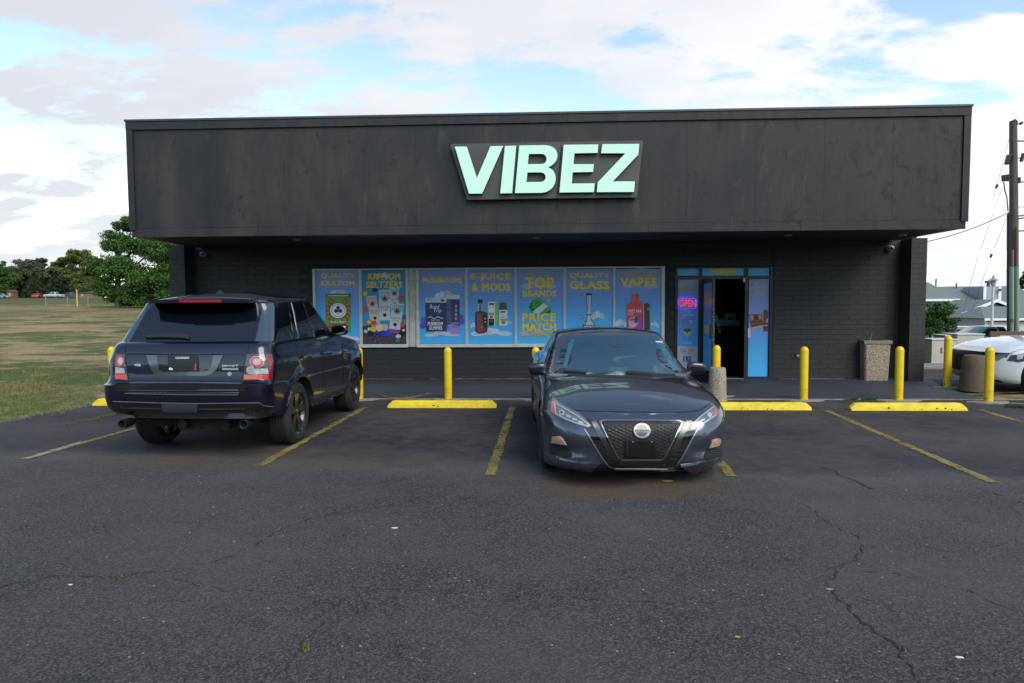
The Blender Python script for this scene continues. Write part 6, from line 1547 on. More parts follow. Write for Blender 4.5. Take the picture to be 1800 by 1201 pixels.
scab = sed.solid('cabin', hull(ccs, [0, .1, .2, .3, .4, .5, .6, .7, .8, .87, .93, .95, .97, .985, 1]), [gun])
D0, D1 = sed.tree([0]), sed.tree([1])
wsg = mat('windscreen_glass', (.006, .030, .055), .02, coat=1.0, coatr=.005, spec=.8)
ws = sed.patch('windscreen', [(322, 430), (345, 330), (370, 222), (380, 204), (500, 192), (700, 188), (860, 192), (975, 204), (995, 214), (1060, 310), (1118, 428), (1000, 446), (740, 455), (480, 448)], wsg, .003, zoom=Z2, tr=D1)
edge_t = mat('screen_edge_tint', (.012, .10, .14), .04, coat=1)
sed.patch('screen_shade', [(340, 400), (352, 330), (375, 240), (392, 216), (415, 215), (390, 290), (370, 360), (362, 400)], edge_t, .0045, zoom=Z2, tr=D1, parent=ws, skirt=False)
sed.patch('screen_shade', [(940, 222), (975, 222), (1030, 300), (1075, 380), (1095, 418), (1060, 420), (1020, 350), (975, 270)], edge_t, .0045, zoom=Z2, tr=D1, parent=ws, skirt=False)
sed.patch('mirror_mount', [(675, 232), (735, 232), (745, 262), (700, 268), (665, 262)], mat('mount_grey', (.03, .04, .055), .3), .006, zoom=Z2, tr=D1, parent=ws, skirt=False)
sed.patch('screen_label', [(945, 226), (992, 228), (994, 236), (947, 234)], mat('label_pale', (.4, .5, .55), .5), .006, zoom=Z2, tr=D1, parent=ws, skirt=False)
sed.patch('dash_paper', [(640, 395), (760, 398), (756, 430), (636, 426)], mat('dash_paper_tint', (.02, .07, .10), .2, coat=1), .0045, zoom=Z2, tr=D1, parent=ws, skirt=False)
sed.strip('cowl', [(316, 436), (480, 452), (740, 460), (1000, 452), (1130, 434)], 14, blackpl, .004, zoom=Z2, tr=sed.tree())
for pts in ([(340, 428), (420, 432), (490, 440)], [(750, 438), (800, 440), (920, 452)]): sed.strip('wiper', pts, [8, 16, 5], blackpl, .02, zoom=Z2, tr=sed.tree())
# bright letters of the sign mirrored etc. come from the real reflections; side glass of the near flank
sed.patch('side_window', [(-.62, .91), (-1.9, .945), (-1.95, 1.22), (-1.45, 1.22), (-1.1, 1.15)], tint, .004, axis='R', tr=D1); sed.patch('side_window', [(-1.98, .95), (-2.95, .985), (-2.6, 1.16), (-2.03, 1.22)], tint, .004, axis='R', tr=D1)
sed.patch('side_window', [(-.62, .91), (-1.9, .945), (-1.95, 1.22), (-1.45, 1.22), (-1.1, 1.15)], tint, .004, axis='L', tr=D1); sed.patch('side_window', [(-1.98, .95), (-2.95, .985), (-2.6, 1.16), (-2.03, 1.22)], tint, .004, axis='L', tr=D1)
sed.patch('rear_window', [(-.55, .98), (.55, .98), (.45, 1.24), (-.45, 1.24)], tint, .004, axis='B', tr=D1)
for sd_ in ('R', 'L'):
    sed.strip('window_trim', [(-.55, .895), (-1.2, .905), (-2.0, .93), (-3.0, .965)], .018, satin, .006, axis=sd_, tr=sed.tree())
    for x in (-.52, -1.62, -2.5): sed.strip('panel_gap', [(x, .86), (x+.02, .6), (x+.04, .22)], .007, gapm, .0015, axis=sd_, tr=D0, skirt=False)
    for x in (-1.5, -2.4): sed.patch('door_handle', [(x-.1, .735), (x+.1, .73), (x+.1, .76), (x-.1, .765)], gun, .02, axis=sd_, tr=D0)
# bonnet shut line
sed.strip('panel_gap', [(262, 592), (300, 628), (340, 655), (400, 678), (480, 686), (700, 691), (950, 693), (1150, 692), (1230, 682), (1290, 650), (1318, 622)], 4.5, gapm, .002, zoom=Z2, tr=D0, skirt=False)
# front mask
maskp = [(478, 300), (600, 318), (640, 322), (1340, 322), (1390, 330), (1482, 308), (1512, 385), (1440, 520), (1366, 655), (1305, 742), (1235, 764), (755, 762), (690, 738), (645, 685), (575, 570), (480, 430), (466, 385)]
mask = sed.patch('grille_surround', maskp, glossblk, .004, zoom=S3, tr=D0, step=2.0)
gr = sed.patch('grille_back', [(640, 334), (1340, 334), (1366, 350), (1212, 655), (1172, 678), (800, 678), (758, 655), (610, 346)], mat('grille_void', (.004, .004, .004), .7), .006, zoom=S3, tr=D0)
# honeycomb mesh, one frame of ribs
def inpoly(x, y, poly):
    c_ = False; n = len(poly)
    for i in range(n):
        a, b_ = poly[i], poly[(i+1) % n]
        if (a[1] > y) != (b_[1] > y) and x < (b_[0]-a[0])*(y-a[1])/(b_[1]-a[1])+a[0]: c_ = not c_
    return c_
gp_ = [(645, 342), (1335, 342), (1350, 356), (1205, 645), (1168, 668), (805, 668), (765, 645), (622, 352)]
b = MB(); hw_, hh_ = 66, 31
def rib(p, q, rad=.0035, off=.010):
    P = []
    for t in (0, .5, 1):
        X, Y = p[0]+(q[0]-p[0])*t, p[1]+(q[1]-p[1])*t
        h, n, d = sed.hit(S3[0]+X/S3[2], S3[1]+Y/S3[2], D0)
        if h is None: return
        P.append(h+n*off)
    b.tube(P, rad, 4, cap=False)
row = 0; y = 350
while y < 680:
    x = 610 + (hw_/2 if row % 2 else 0)
    while x < 1380:
        if inpoly(x, y, gp_):
            a, c_, e_, f_ = (x-hw_*.22, y-hh_/2), (x+hw_*.22, y-hh_/2), (x+hw_*.5, y), (x+hw_*.22, y+hh_/2)
            for s0, s1 in ((a, c_), (c_, e_), (e_, f_), (a, (x-hw_*.5, y)), ((x-hw_*.5, y), (x-hw_*.22, y+hh_/2))):
                if inpoly(*s0, gp_) and inpoly(*s1, gp_): rib(s0, s1)
        x += hw_
    y += hh_/2*1.0; row += 1
gm_ = b.build('grille_mesh', mat('grille_gloss', (.012, .012, .013), .35), gr, world=False, recalc=True); gm_['kind'] = 'stuff'
vch = sed.strip('chrome_frame', [(546, 318), (600, 420), (668, 545), (724, 640), (768, 684), (820, 696), (1160, 696), (1222, 680), (1264, 640), (1316, 545), (1372, 430), (1432, 330)], 46, darkchrome, .012, zoom=S3, tr=D0, step=2.2)
sed.strip('chrome_edge', [(612, 338), (650, 415), (716, 545), (766, 642), (786, 664), (815, 680), (1165, 680), (1196, 664), (1214, 640), (1262, 545), (1326, 420), (1368, 348)], 9, chrome, .018, zoom=S3, tr=D0, step=2.0)
sed.strip('chrome_top', [(600, 334), (640, 318), (1000, 318), (1342, 322), (1378, 340)], 9, chrome, .014, zoom=S3, tr=D0, step=2.0)
sed.strip('chrome_edge', [(462, 392), (500, 450), (560, 550), (630, 665), (690, 740), (760, 766), (1235, 768), (1306, 744), (1366, 662), (1430, 545), (1512, 392)], 8, satin, .010, zoom=S3, tr=D0, step=2.0)
for k in range(4):
    y = 590+k*40; l = 540+ (y-560)*.62
    sed.strip('lower_fin', [(l+70, y), (l+150, y+4)] if y < 700 else [(760, y+8), (1220, y+10)], 5, mat('fin_black', (.02, .02, .022), .3), .012, zoom=S3, tr=D0)
    if y < 700: r0 = 1450-(y-560)*.62; sed.strip('lower_fin', [(r0-150, y+4), (r0-70, y)], 5, MATS['fin_black'], .012, zoom=S3, tr=D0)
# badge
bd = disc(sed, 'badge', 994, 414, 76, 66, mat('badge_rim', (.22, .22, .23), .3, metal=1.0), .026, S3, None, D0, 28); disc(sed, 'badge_inner', 994, 414, 56, 48, mat('badge_dark', (.03, .03, .035), .2, coat=1), .0275, S3, bd, D0, 28)
sed.patch('badge_bar', [(916, 402), (1072, 402), (1072, 428), (916, 428)], mat('badge_bar_grey', (.25, .25, .26), .45, metal=.6), .0295, zoom=S3, tr=D0, parent=bd)
sed.text('badge_lettering', 'NISSAN', [(932, 406), (1058, 406), (1058, 424), (932, 424)], mat('badge_letter', (.01, .01, .012), .4), .0315, .03, S3, parent=bd, tr=D0)
np_ = sed.patch('number_plate', [(842, 496), (1142, 496), (1140, 645), (846, 645)], mat('plate_holder', (.010, .010, .011), .3), .028, zoom=S3, tr=D0, step=3)
sed.patch('plate_face', [(872, 508), (1116, 508), (1112, 628), (874, 628)], mat('plate_black_face', (.004, .004, .004), .12, coat=.8), .031, zoom=S3, tr=D0, parent=np_, step=3)
for cx in (910, 1082): disc(sed, 'plate_screw', cx, 510, 7, 6, satin, .034, S3, np_, D0, 8)
# headlights
hl_m = mat('headlamp_bowl', (.16, .17, .18), .25, coat=1.0, metal=.4); hl_b = mat('headlamp_bright', (.40, .42, .45), .35, coat=.4, metal=.3); amber = mat('amber_lens', (.50, .16, .05), .15, coat=1)
h1 = sed.patch('headlight', [(268, 594), (278, 600), (310, 630), (370, 664), (440, 700), (492, 745), (522, 784), (500, 796), (440, 780), (350, 745), (292, 716), (256, 692), (262, 640)], hl_m, .006, zoom=Z2, tr=D0, step=1.6)
sed.patch('turn_lens', [(266, 622), (284, 652), (288, 712), (260, 692), (258, 664)], mat('deep_amber_lens', (.42, .09, .02), .2, coat=1), .009, zoom=Z2, tr=D0, parent=h1, step=1.2)
sed.strip('light_bar', [(280, 628), (292, 706), (350, 738), (430, 768), (505, 788)], 7, hl_b, .010, zoom=Z2, tr=D0, parent=h1)
sed.strip('light_bar', [(290, 640), (380, 690), (450, 732), (510, 782)], 6, hl_b, .010, zoom=Z2, tr=D0, parent=h1)
disc(sed, 'projector', 330, 700, 18, 17, hl_b, .012, Z2, h1, D0, 16); disc(sed, 'projector_core', 330, 700, 9, 9, lens_dk, .014, Z2, h1, D0, 12)
for cx, cy in ((372, 722), (412, 742), (452, 762)): sed.patch('reflector', [(cx-18, cy-10), (cx+14, cy-2), (cx+20, cy+12), (cx-12, cy+4)], hl_b, .011, zoom=Z2, tr=D0, parent=h1)
h2 = sed.patch('headlight', [(1334, 648), (1346, 700), (1344, 724), (1300, 752), (1240, 790), (1190, 806), (1174, 800), (1190, 765), (1238, 722), (1290, 682)], hl_m, .006, zoom=Z2, tr=D0, step=1.6)
sed.strip('light_bar', [(1180, 798), (1240, 780), (1300, 742), (1338, 716)], 7, hl_b, .010, zoom=Z2, tr=D0, parent=h2); sed.strip('light_bar', [(1184, 780), (1240, 728), (1290, 690), (1330, 660)], 6, hl_b, .010, zoom=Z2, tr=D0, parent=h2)
disc(sed, 'projector', 1300, 715, 15, 16, hl_b, .012, Z2, h2, D0, 16)
for cx, cy in ((1220, 772), (1254, 752)): sed.patch('reflector', [(cx-16, cy+8), (cx-10, cy-8), (cx+16, cy-14), (cx+12, cy)], hl_b, .011, zoom=Z2, tr=D0, parent=h2)
sed.patch('turn_lens', [(1330, 662), (1340, 664), (1348, 700), (1344, 722), (1334, 722)], MATS['deep_amber_lens'], .009, zoom=Z2, tr=D0, parent=h2, step=1.2)
# fog housings
for poly, sig in (([(160, 520), (250, 520), (296, 545), (350, 632), (338, 654), (305, 664), (150, 622), (146, 560)], [(168, 462), (232, 458), (262, 484), (298, 540), (160, 520)]), ([(1606, 575), (1640, 560), (1722, 578), (1728, 652), (1604, 678), (1574, 660), (1576, 640)], [(1650, 494), (1700, 480), (1726, 488), (1726, 520), (1706, 548), (1622, 568)])):
    f = sed.patch('fog_housing', poly, mat('fog_black', (.004, .004, .0045), .8), .008, zoom=S3, tr=D0, step=1.6)
    g = sed.patch('signal_lamp', sig, mat('lamp_frost', (.42, .36, .33), .15, coat=1), .010, zoom=S3, tr=D0, step=1.2); cx = sum(p[0] for p in sig)/len(sig); cy = sum(p[1] for p in sig)/len(sig)
    disc(sed, 'bulb', cx, cy, 26, 20, mat('bulb_orange', (.8, .30, .06), .3, coat=1), .013, S3, g, D0, 12)
    xs_ = [p[0] for p in poly]; 
    for k in range(4): sed.strip('fin', [(min(xs_)+24+k*8, 575+k*20), (max(xs_)-44+k*6, 575+k*20)], 4, MATS['fin_black'], .013, zoom=S3, tr=D0, parent=f)
# body coloured fins at the bottom corners, tipped up to the sky
def ftilt(c0, c1, lo=.002, hi=.05): return lambda p: lo+(hi-lo)*max(0, min(1, (p.y-c0)/(c1-c0)))
sed.patch('bumper_fin', [(140, 640), (160, 634), (300, 672), (430, 700), (604, 706), (520, 754), (350, 730), (200, 698), (142, 672)], gun, ftilt(803, 822), zoom=S3, tr=D0, step=1.6)
sed.patch('bumper_fin', [(1358, 720), (1500, 706), (1620, 690), (1738, 640), (1738, 690), (1640, 722), (1460, 768)], gun, ftilt(803, 824), zoom=S3, tr=D0, step=1.6)
sed.strip('chin', [(170, 700), (520, 756), (760, 776), (1240, 778), (1460, 770), (1700, 712)], 12, blackpl, .004, zoom=S3, tr=D0)
for s_ in (1, -1):
    mirror(sed, -.72, s_*.90, .955, .82, navy, mirg, -1)
    for x in (0, -2.82): wheel(sed, x, s_*.79, .332, .332, .225, .225, 'five', s_, n=5)

# ------------------------------------------------------------------ white sedan (side on, cut by the frame)
A4 = (1640, 560, 7.506)
pearl = mat('pearl_white_paint', (.62, .64, .68), .25, coat=1.0, coatr=.02)
acc = Car('parked_sedan', (9.12, 13.72), R(178), 'white sedan parked side on at the right edge with dark grille and five spoke wheel', 'sedan')
def ac_mod(x, y, z, t):
    s_ = math.copysign(1, y) if y else 0
    if abs(y) > .7:
        for ax in (0.0, -2.83):
            d_ = math.hypot(x-ax, z-.34)
            if z < .85: y += s_*.025*bump1(d_, .42, .16)
        y -= s_*.02*bump1(z, .45, .14)*(1 if x < -.45 else 0); y += s_*.012*bump1(z, .80, .05)
    if x > .4 and abs(y) < .7: x += -.03*bump1(z, .2, .1)
    return x, y, z
aspec = dict(xf=[(0, .78), (.1, .86), (.3, .90), (.6, .91), (.85, .885), (.95, .84), (1, .74)], xr=[(0, -3.9), (.4, -4.0), (.9, -3.98), (1, -3.88)],
    w=[(0, .84), (.08, .88), (.3, .905), (.6, .92), (.8, .925), (.88, .905), (.95, .87), (1, .82)], corner=lambda t: (.62, .44, .3, .3), bow=(.12, .1), pow=2.2,
    zb=[(-4, .25), (.3, .17), (.9, .19)], zt=[(-4, 1.0), (-3, 1.03), (-1, .97), (-.35, .955), (.2, .905), (.6, .82), (.9, .72)], crown=.05, mod=ac_mod, topmod=lambda x, yy, y: .012*bump1(abs(yy), .5, .1) if -.4 < x < .7 else 0)
acc.solid('body', hull(aspec, zl), [pearl, darkw], [cyl_cut(0, .338, .378, .5, 1.2), cyl_cut(0, .338, .378, -1.2, -.5), cyl_cut(-2.83, .338, .378, .5, 1.2), cyl_cut(-2.83, .338, .378, -1.2, -.5)], arch=[(0, .338, .378), (-2.83, .338, .378)])
acs = dict(xf=[(0, -.50), (.1, -.62), (.5, -1.08), (.9, -1.42), (1, -1.52)], xr=[(0, -3.7), (.5, -3.1), (1, -2.4)], w=[(0, .83), (.2, .80), (.5, .73), (.85, .64), (.95, .60), (1, .55)],
    corner=lambda t: (.26, .2, .3, .3), bow=(.18, .1), pow=2.2, zb=[(-3.6, .97), (0, .90)], zt=[(-3.4, 1.25), (-2.4, 1.38), (-1.6, 1.40), (-1.1, 1.36), (-.5, 1.3)], crown=.05)
acc.solid('cabin', hull(acs, [0, .1, .2, .3, .4, .5, .6, .7, .8, .87, .93, .96, .985, 1]), [pearl])
Q0, Q1 = acc.tree([0]), acc.tree([1])
acc.patch('windscreen', [(-.66, .99), (.66, .99), (.60, 1.1), (.54, 1.28), (0, 1.34), (-.54, 1.28), (-.60, 1.1)], mat('clear_screen', (.10, .14, .16), .03, coat=1), .004, axis='F', tr=Q1)
acc.patch('side_window', [(-.55, 1.0), (-1.9, 1.03), (-1.9, 1.30), (-1.4, 1.29)], tint, .004, axis='L', tr=Q1)
ag = acc.patch('grille', [(-.56, .665), (.56, .665), (.50, .50), (.34, .33), (-.34, .33), (-.50, .50)], glossblk, .006, axis='F', tr=Q0)
for z in (.38, .44, .50, .56, .62): acc.strip('grille_bar', [(-.45-(z-.38)*.3, z), (.45+(z-.38)*.3, z)], .018, MATS['grille_gloss'], .016, axis='F', tr=Q0, parent=ag)
acc.strip('upper_bar', [(-.86, .70), (-.4, .69), (0, .69), (.4, .69), (.86, .70)], .075, glossblk, .012, axis='F', tr=Q0)
apl = acc.patch('number_plate', [(-.15, .60), (.15, .60), (.15, .44), (-.15, .44)], mat('plate_holder2', (.02, .02, .022), .3), .03, axis='F', tr=Q0); acc.text('plate_lettering', 'S', [(-.06, .57), (.06, .57), (.06, .48), (-.06, .48)], wg, .033, .03, axis='F', parent=apl, tr=Q0)
for s_ in (1, -1):
    ah = acc.patch('headlight', [(s_*.42, .665), (s_*.62, .67), (s_*.80, .70), (s_*.885, .735), (s_*.80, .60), (s_*.60, .60)], lens_dk, .014, axis='F', tr=Q0)
    acc.patch('headlight_side', [(.12, .755), (.35, .735), (.55, .70), (.60, .60), (.40, .585), (.25, .63)], lens_dk, .010, axis='L' if s_ > 0 else 'R', tr=Q0, parent=ah)
    acc.patch('turn_lens', [(.16, .745), (.30, .73), (.36, .69), (.30, .64), (.24, .66)], MATS['turn_lens'] if 'turn_lens' in MATS else amber, .013, axis='L' if s_ > 0 else 'R', tr=Q0, parent=ah)
    acc.patch('reflector', [(.36, .72), (.46, .71), (.46, .62), (.38, .64)], hl_b, .013, axis='L' if s_ > 0 else 'R', tr=Q0, parent=ah); acc.strip('light_bar', [(s_*.50, .625), (s_*.62, .625), (s_*.76, .63)], .03, hl_b, .018, axis='F', tr=Q0, parent=ah)
    acc.patch('side_intake', [(s_*.56, .50), (s_*.66, .42), (s_*.74, .30), (s_*.60, .29)], glossblk, .004, axis='F', tr=Q0)
    for x in (0, -2.83): wheel(acc, x, s_*.80, .335, .338, .23, .245, 'blade', s_, n=5)
    mirror(acc, -1.15, s_*1.02, 1.02, .95, pearl, mirg, -1)
acc.strip('chin_lip', [(-.75, .21), (-.3, .20), (.3, .20), (.75, .21)], .05, blackpl, .006, axis='F', tr=Q0); acc.strip('chin_wing', [(-.72, .265), (-.3, .25), (.3, .25), (.72, .265)], .03, satin, .02, axis='F', tr=Q0)
acc.strip('panel_gap', [(.66, .70), (.4, .80), (0, .87), (-.4, .93)], .008, gapm, .0015, axis='L', tr=Q0, skirt=False); acc.strip('panel_gap', [(-.48, .95), (-.5, .6), (-.46, .3)], .007, gapm, .0015, axis='L', tr=Q0, skirt=False); acc.strip('panel_gap', [(.50, .60), (.36, .52), (.30, .50)], .006, gapm, .0015, axis='L', tr=Q0, skirt=False)

# ------------------------------------------------------------------ far vehicles
def far_car(loc, heading, kind, paint, lb, z, sc_=1.0, cat_='car', name='parked_car'):
    c_ = Car(name, loc, heading, lb, cat_, z=z)
    if kind == 'pickup':
        sp = dict(xf=[(0, 2.5), (.3, 2.62), (.8, 2.6), (1, 2.45)], xr=[(0, -2.6), (1, -2.6)], w=[(0, .88), (.3, .95), (.85, .95), (1, .9)], corner=lambda t: (.25, .25, .06, .06), bow=(.06, .02), zb=[(-3, .42), (3, .40)], zt=[(-2.6, 1.10), (-.9, 1.10), (-.8, 1.12), (1.1, 1.12), (2.6, 1.02)], crown=.02)
        cb = dict(xf=[(0, 1.2), (1, .55)], xr=[(0, -.95), (1, -.75)], w=[(0, .86), (1, .70)], corner=lambda t: (.12, .12, .1, .1), bow=(.06, .02), zb=[(-1, 1.08), (1.2, 1.08)], zt=[(-1, 1.74), (1, 1.74)], crown=.03); wx_ = (1.75, -1.65)
        wins_ = [[(-.70, 1.18), (.15, 1.18), (.12, 1.62), (-.62, 1.62)], [(.22, 1.18), (1.0, 1.18), (.62, 1.62), (.20, 1.62)]]
    else:
        sp = dict(xf=[(0, 2.2), (.3, 2.3), (.8, 2.28), (1, 2.1)], xr=[(0, -2.2), (.5, -2.3), (1, -2.2)], w=[(0, .84), (.3, .9), (.85, .9), (1, .84)], corner=lambda t: (.4, .35, .3, .3), bow=(.1, .08), zb=[(-3, .25), (3, .22)], zt=[(-2.3, .98), (0, .95), (1.2, .92), (2.3, .72)], crown=.03)
        cb = dict(xf=[(0, 1.25), (1, .35)], xr=[(0, -1.9), (1, -1.1)], w=[(0, .82), (1, .62)], corner=lambda t: (.2, .2, .2, .2), bow=(.12, .1), zb=[(-2, .93), (1.2, .9)], zt=[(-2, 1.42), (1, 1.42)], crown=.03); wx_ = (1.4, -1.35)
        wins_ = [[(-1.35, 1.02), (-.25, 1.0), (-.25, 1.34), (-.95, 1.34)], [(-.18, 1.0), (.85, 1.0), (.30, 1.34), (-.18, 1.34)]]
    c_.solid('body', hull(sp, [0, .1, .25, .5, .75, .9, .97, 1]), [paint, darkw], [cyl_cut(x, .36, .40, y0, y1, 20) for x in wx_ for y0, y1 in ((.5, 1.2), (-1.2, -.5))], arch=[(x, .36, .40) for x in wx_])
    c_.solid('cabin', hull(cb, [0, .25, .5, .75, .92, 1]), [paint]); t1 = c_.tree([1])
    for sd_ in 'LR':
        for wn in wins_: c_.patch('side_window', wn, tint, .006, axis=sd_, tr=t1, step=.12)
    hz_ = (1.12, 1.62) if kind == 'pickup' else (.98, 1.32)
    c_.patch('windscreen', [(-.62, hz_[0]), (.62, hz_[0]), (.5, hz_[1]), (-.5, hz_[1])], mat('far_screen', (.05, .09, .10), .05, coat=1), .006, axis='F', tr=t1, step=.15)
    c_.patch('rear_window', [(-.55, hz_[0]+.05), (.55, hz_[0]+.05), (.48, hz_[1]), (-.48, hz_[1])], tint, .006, axis='B', tr=t1, step=.15)
    for x in wx_:
        for s_ in (1, -1):
            b = MB(); b.lathe([(0, .02), (.2, .03), (.22, 0), (.34, -.01), (.36, -.04), (.36, -.2), (0, -.2)], 20, (x, 0, .36), 'y'); o = b.build('wheel', [rubber], c_.root, world=False, smooth=True)
            if s_ < 0: o.scale = (1, -1, 1); o.location = (0, -.88, 0)
            else: o.location = (0, .88, 0)
    return c_
p = yp(1676, 585, 33.5); far_car((p.x+.3, 33.5), R(176), 'pickup', mat('dark_blue_truck', (.02, .03, .05), .3, coat=1), 'dark blue pickup parked beyond the grey cabinets, under the small round tree', -1.28+.02, cat_='pickup truck', name='parked_truck')
p = yp(1726, 585, 31.0); far_car((p.x+.2, 31.2), R(184), 'sedan', mat('teal_car', (.02, .10, .11), .3, coat=1), 'teal car parked behind the brown fence and the grey cabinets', -.85, cat_='car')
# ================================================================== TREES
import numpy as np
def leafmat(name, dark, mid_, light):
    m_ = NT(name); n1_ = m_.noise(1.1, 3, .6); n2_ = m_.noise(9, 2, .6)
    m_.col(m_.ramp(m_.math('ADD', m_.math('MULTIPLY', n1_, .6), m_.math('MULTIPLY', n2_, .4)), [(.34, dark), (.5, mid_), (.66, light)])); m_.rough(.6); m_.b.inputs['Specular IOR Level'].default_value = .25
    return m_.m
LG1 = leafmat('leaf_deep_green', (.020, .055, .011), (.042, .105, .018), (.08, .155, .028)); LG2 = leafmat('leaf_olive', (.045, .07, .018), (.09, .12, .03), (.15, .17, .045))
LG3 = leafmat('leaf_blue_green', (.012, .032, .022), (.025, .055, .035), (.045, .08, .05)); LG4 = leafmat('leaf_conifer', (.014, .024, .012), (.028, .042, .018), (.05, .06, .025)); LG5 = leafmat('leaf_grey_green', (.04, .05, .03), (.075, .085, .05), (.11, .12, .07))
bark = mat('bark', (.06, .05, .042), .9, var=.4, vscale=6, bump=.6, bscale=25)
def leaves_mesh(name, centers, sizes, normals_rng, m_, parent):
    n = len(centers); rng = normals_rng
    a = rng.normal(size=(n, 3)); a /= np.linalg.norm(a, axis=1)[:, None]; t = rng.normal(size=(n, 3)); b_ = np.cross(a, t); b_ /= np.linalg.norm(b_, axis=1)[:, None]
    s = sizes[:, None]; v = np.empty((n*4, 3)); v[0::4] = centers-a*s; v[1::4] = centers-b_*s*.45; v[2::4] = centers+a*s; v[3::4] = centers+b_*s*.45
    me = bpy.data.meshes.new(name); me.vertices.add(n*4); me.vertices.foreach_set('co', v.astype(np.float32).ravel())
    me.loops.add(n*4); me.loops.foreach_set('vertex_index', np.arange(n*4, dtype=np.int32)); me.polygons.add(n); me.polygons.foreach_set('loop_start', np.arange(0, n*4, 4, dtype=np.int32))
    try: me.polygons.foreach_set('loop_total', np.full(n, 4, dtype=np.int32))
    except Exception: pass
    me.materials.append(m_); me.update(calc_edges=True); me.validate(); o = bpy.data.objects.new(name, me); COL.objects.link(o); o.parent = parent; return o
def tree(name, lb, base, clumps, n, leaf, m_, trunk_r, seed, cat_='tree', grp=None, limbs=True, sub=26):
    """clumps: list of (dx, dy, z, rx, rz) relative to the base"""
    rng = np.random.default_rng(seed); rr = random.Random(seed)
    root = empty(name, base, 0, lb, cat_, grp)
    vol = np.array([c[3]*c[3]*c[4] for c in clumps])**.75; vol /= vol.sum(); C = []
    for c_, f in zip(clumps, vol):
        k = int(n*f); ns_ = max(5, int(sub*f*len(clumps)*.8))
        # sub clumps give lobes and gaps
        d = rng.normal(size=(ns_, 3)); d /= np.linalg.norm(d, axis=1)[:, None]; r_ = rng.uniform(.35, 1.0, ns_)[:, None]**.6
        sc_ = np.array([c_[3], c_[3]*.9, c_[4]]); sc = np.array(c_[:3]) + d*r_*sc_*.82
        pick = rng.integers(0, ns_, k); rad = rng.uniform(.22, .42, ns_)[pick][:, None]*min(c_[3], c_[4]*1.4)
        off = rng.normal(size=(k, 3)); off /= np.linalg.norm(off, axis=1)[:, None]; off *= rng.uniform(0, 1, k)[:, None]**.45; off[:, 2] *= .55
        C.append(sc[pick]+off*rad*1.25)
    C = np.concatenate(C); C = C[C[:, 2] > .1]
    leaves_mesh('crown', C, rng.uniform(.6, 1.3, len(C))*leaf, rng, m_, root)
    b = MB(); top = max(c_[2] for c_ in clumps); 
    P = [(0, 0, -.4)]; x = y = 0
    for i in range(1, 6): x += rr.uniform(-.04, .04)*top*.3; y += rr.uniform(-.04, .04)*top*.3; P.append((x, y, top*i/5.5))
    b.tube(P, [trunk_r*1.25, trunk_r, trunk_r*.85, trunk_r*.6, trunk_r*.4, trunk_r*.15], 8)
    if limbs:
        for c_ in clumps:
            z0 = min(top*.7, max(top*.2, c_[2]*.55)); b.tube([(0, 0, z0), (c_[0]*.5, c_[1]*.5, (z0+c_[2])/2), (c_[0]*.9, c_[1]*.9, c_[2]+c_[4]*.2)], [trunk_r*.5, trunk_r*.3, trunk_r*.1], 6)
    tr_ = b.build('trunk', bark, root, world=False, smooth=True)
    return root
def tree_px(name, lb, Y, tpx, cl, n, leaf, m_, trunk_r, seed, **kw):
    """crown clumps read off the photograph: (px, py, rx_px, ry_px) at depth Y"""
    X = yp(tpx, 540, Y).x; zb_ = terrain(X, Y); rr = random.Random(seed+99)
    k = Y/FPX; cs = []
    for (px, py, rx, ry) in cl:
        p = yp(px, py, Y); cs.append((p.x-X, rr.uniform(-.4, .4)*rx*k, p.z-zb_, rx*k, ry*k))
    return tree(name, lb, (X, Y, zb_), cs, n, leaf, m_, trunk_r, seed, **kw)
G1 = 'trees behind the playing field'
tree_px('broadleaf_tree', 'farthest hazy tree showing between the grey green tree and the olive tree', 262, 92, [(92, 482, 22, 18), (78, 492, 22, 18), (105, 495, 24, 18)], 12000, .38, LG3, .3, 17, grp=G1)
tree_px('broadleaf_tree', 'mid green tree filling the gap behind the red shed at far left', 258, 24, [(24, 482, 22, 16), (12, 496, 22, 16), (36, 498, 22, 16)], 12000, .38, LG1, .3, 18, grp=G1)
tree_px('broadleaf_tree', 'dark green tree between the olive tree and the big green tree', 250, 160, [(160, 478, 20, 18), (172, 492, 22, 18), (150, 500, 24, 18)], 12000, .38, LG1, .3, 19, grp=G1)
tree_px('broadleaf_tree', 'big spreading deep green tree beside the left end of the shop', 66, 208, [(215, 395, 26, 17), (245, 388, 30, 16), (285, 400, 30, 20), (205, 425, 28, 20), (240, 430, 34, 22), (285, 440, 40, 28), (180, 470, 24, 22), (215, 470, 36, 26), (255, 490, 40, 28), (300, 490, 36, 34), (185, 505, 26, 22), (215, 522, 34, 20), (255, 525, 36, 20), (300, 525, 34, 20), (335, 460, 30, 40)], 62000, .125, LG1, .28, 11, sub=60)
tree_px('broadleaf_tree', 'pale olive tree with a ragged open top left of the big green tree', 200, 132, [(120, 455, 20, 16), (142, 450, 22, 14), (155, 470, 22, 22), (105, 470, 16, 16), (130, 480, 22, 18), (150, 500, 24, 18)], 22000, .33, LG2, .4, 12, grp=G1)
tree_px('broadleaf_tree', 'grey green rounded tree second from the left edge of the picture', 222, 48, [(45, 470, 26, 18), (28, 480, 18, 16), (62, 485, 24, 20), (40, 500, 34, 18)], 22000, .36, LG5, .3, 13, grp=G1)
tree_px('broadleaf_tree', 'dark blue green treetop just left of the pale olive tree', 240, 74, [(74, 465, 14, 12), (84, 478, 14, 14), (70, 490, 18, 20)], 12000, .36, LG3, .3, 14, grp=G1)
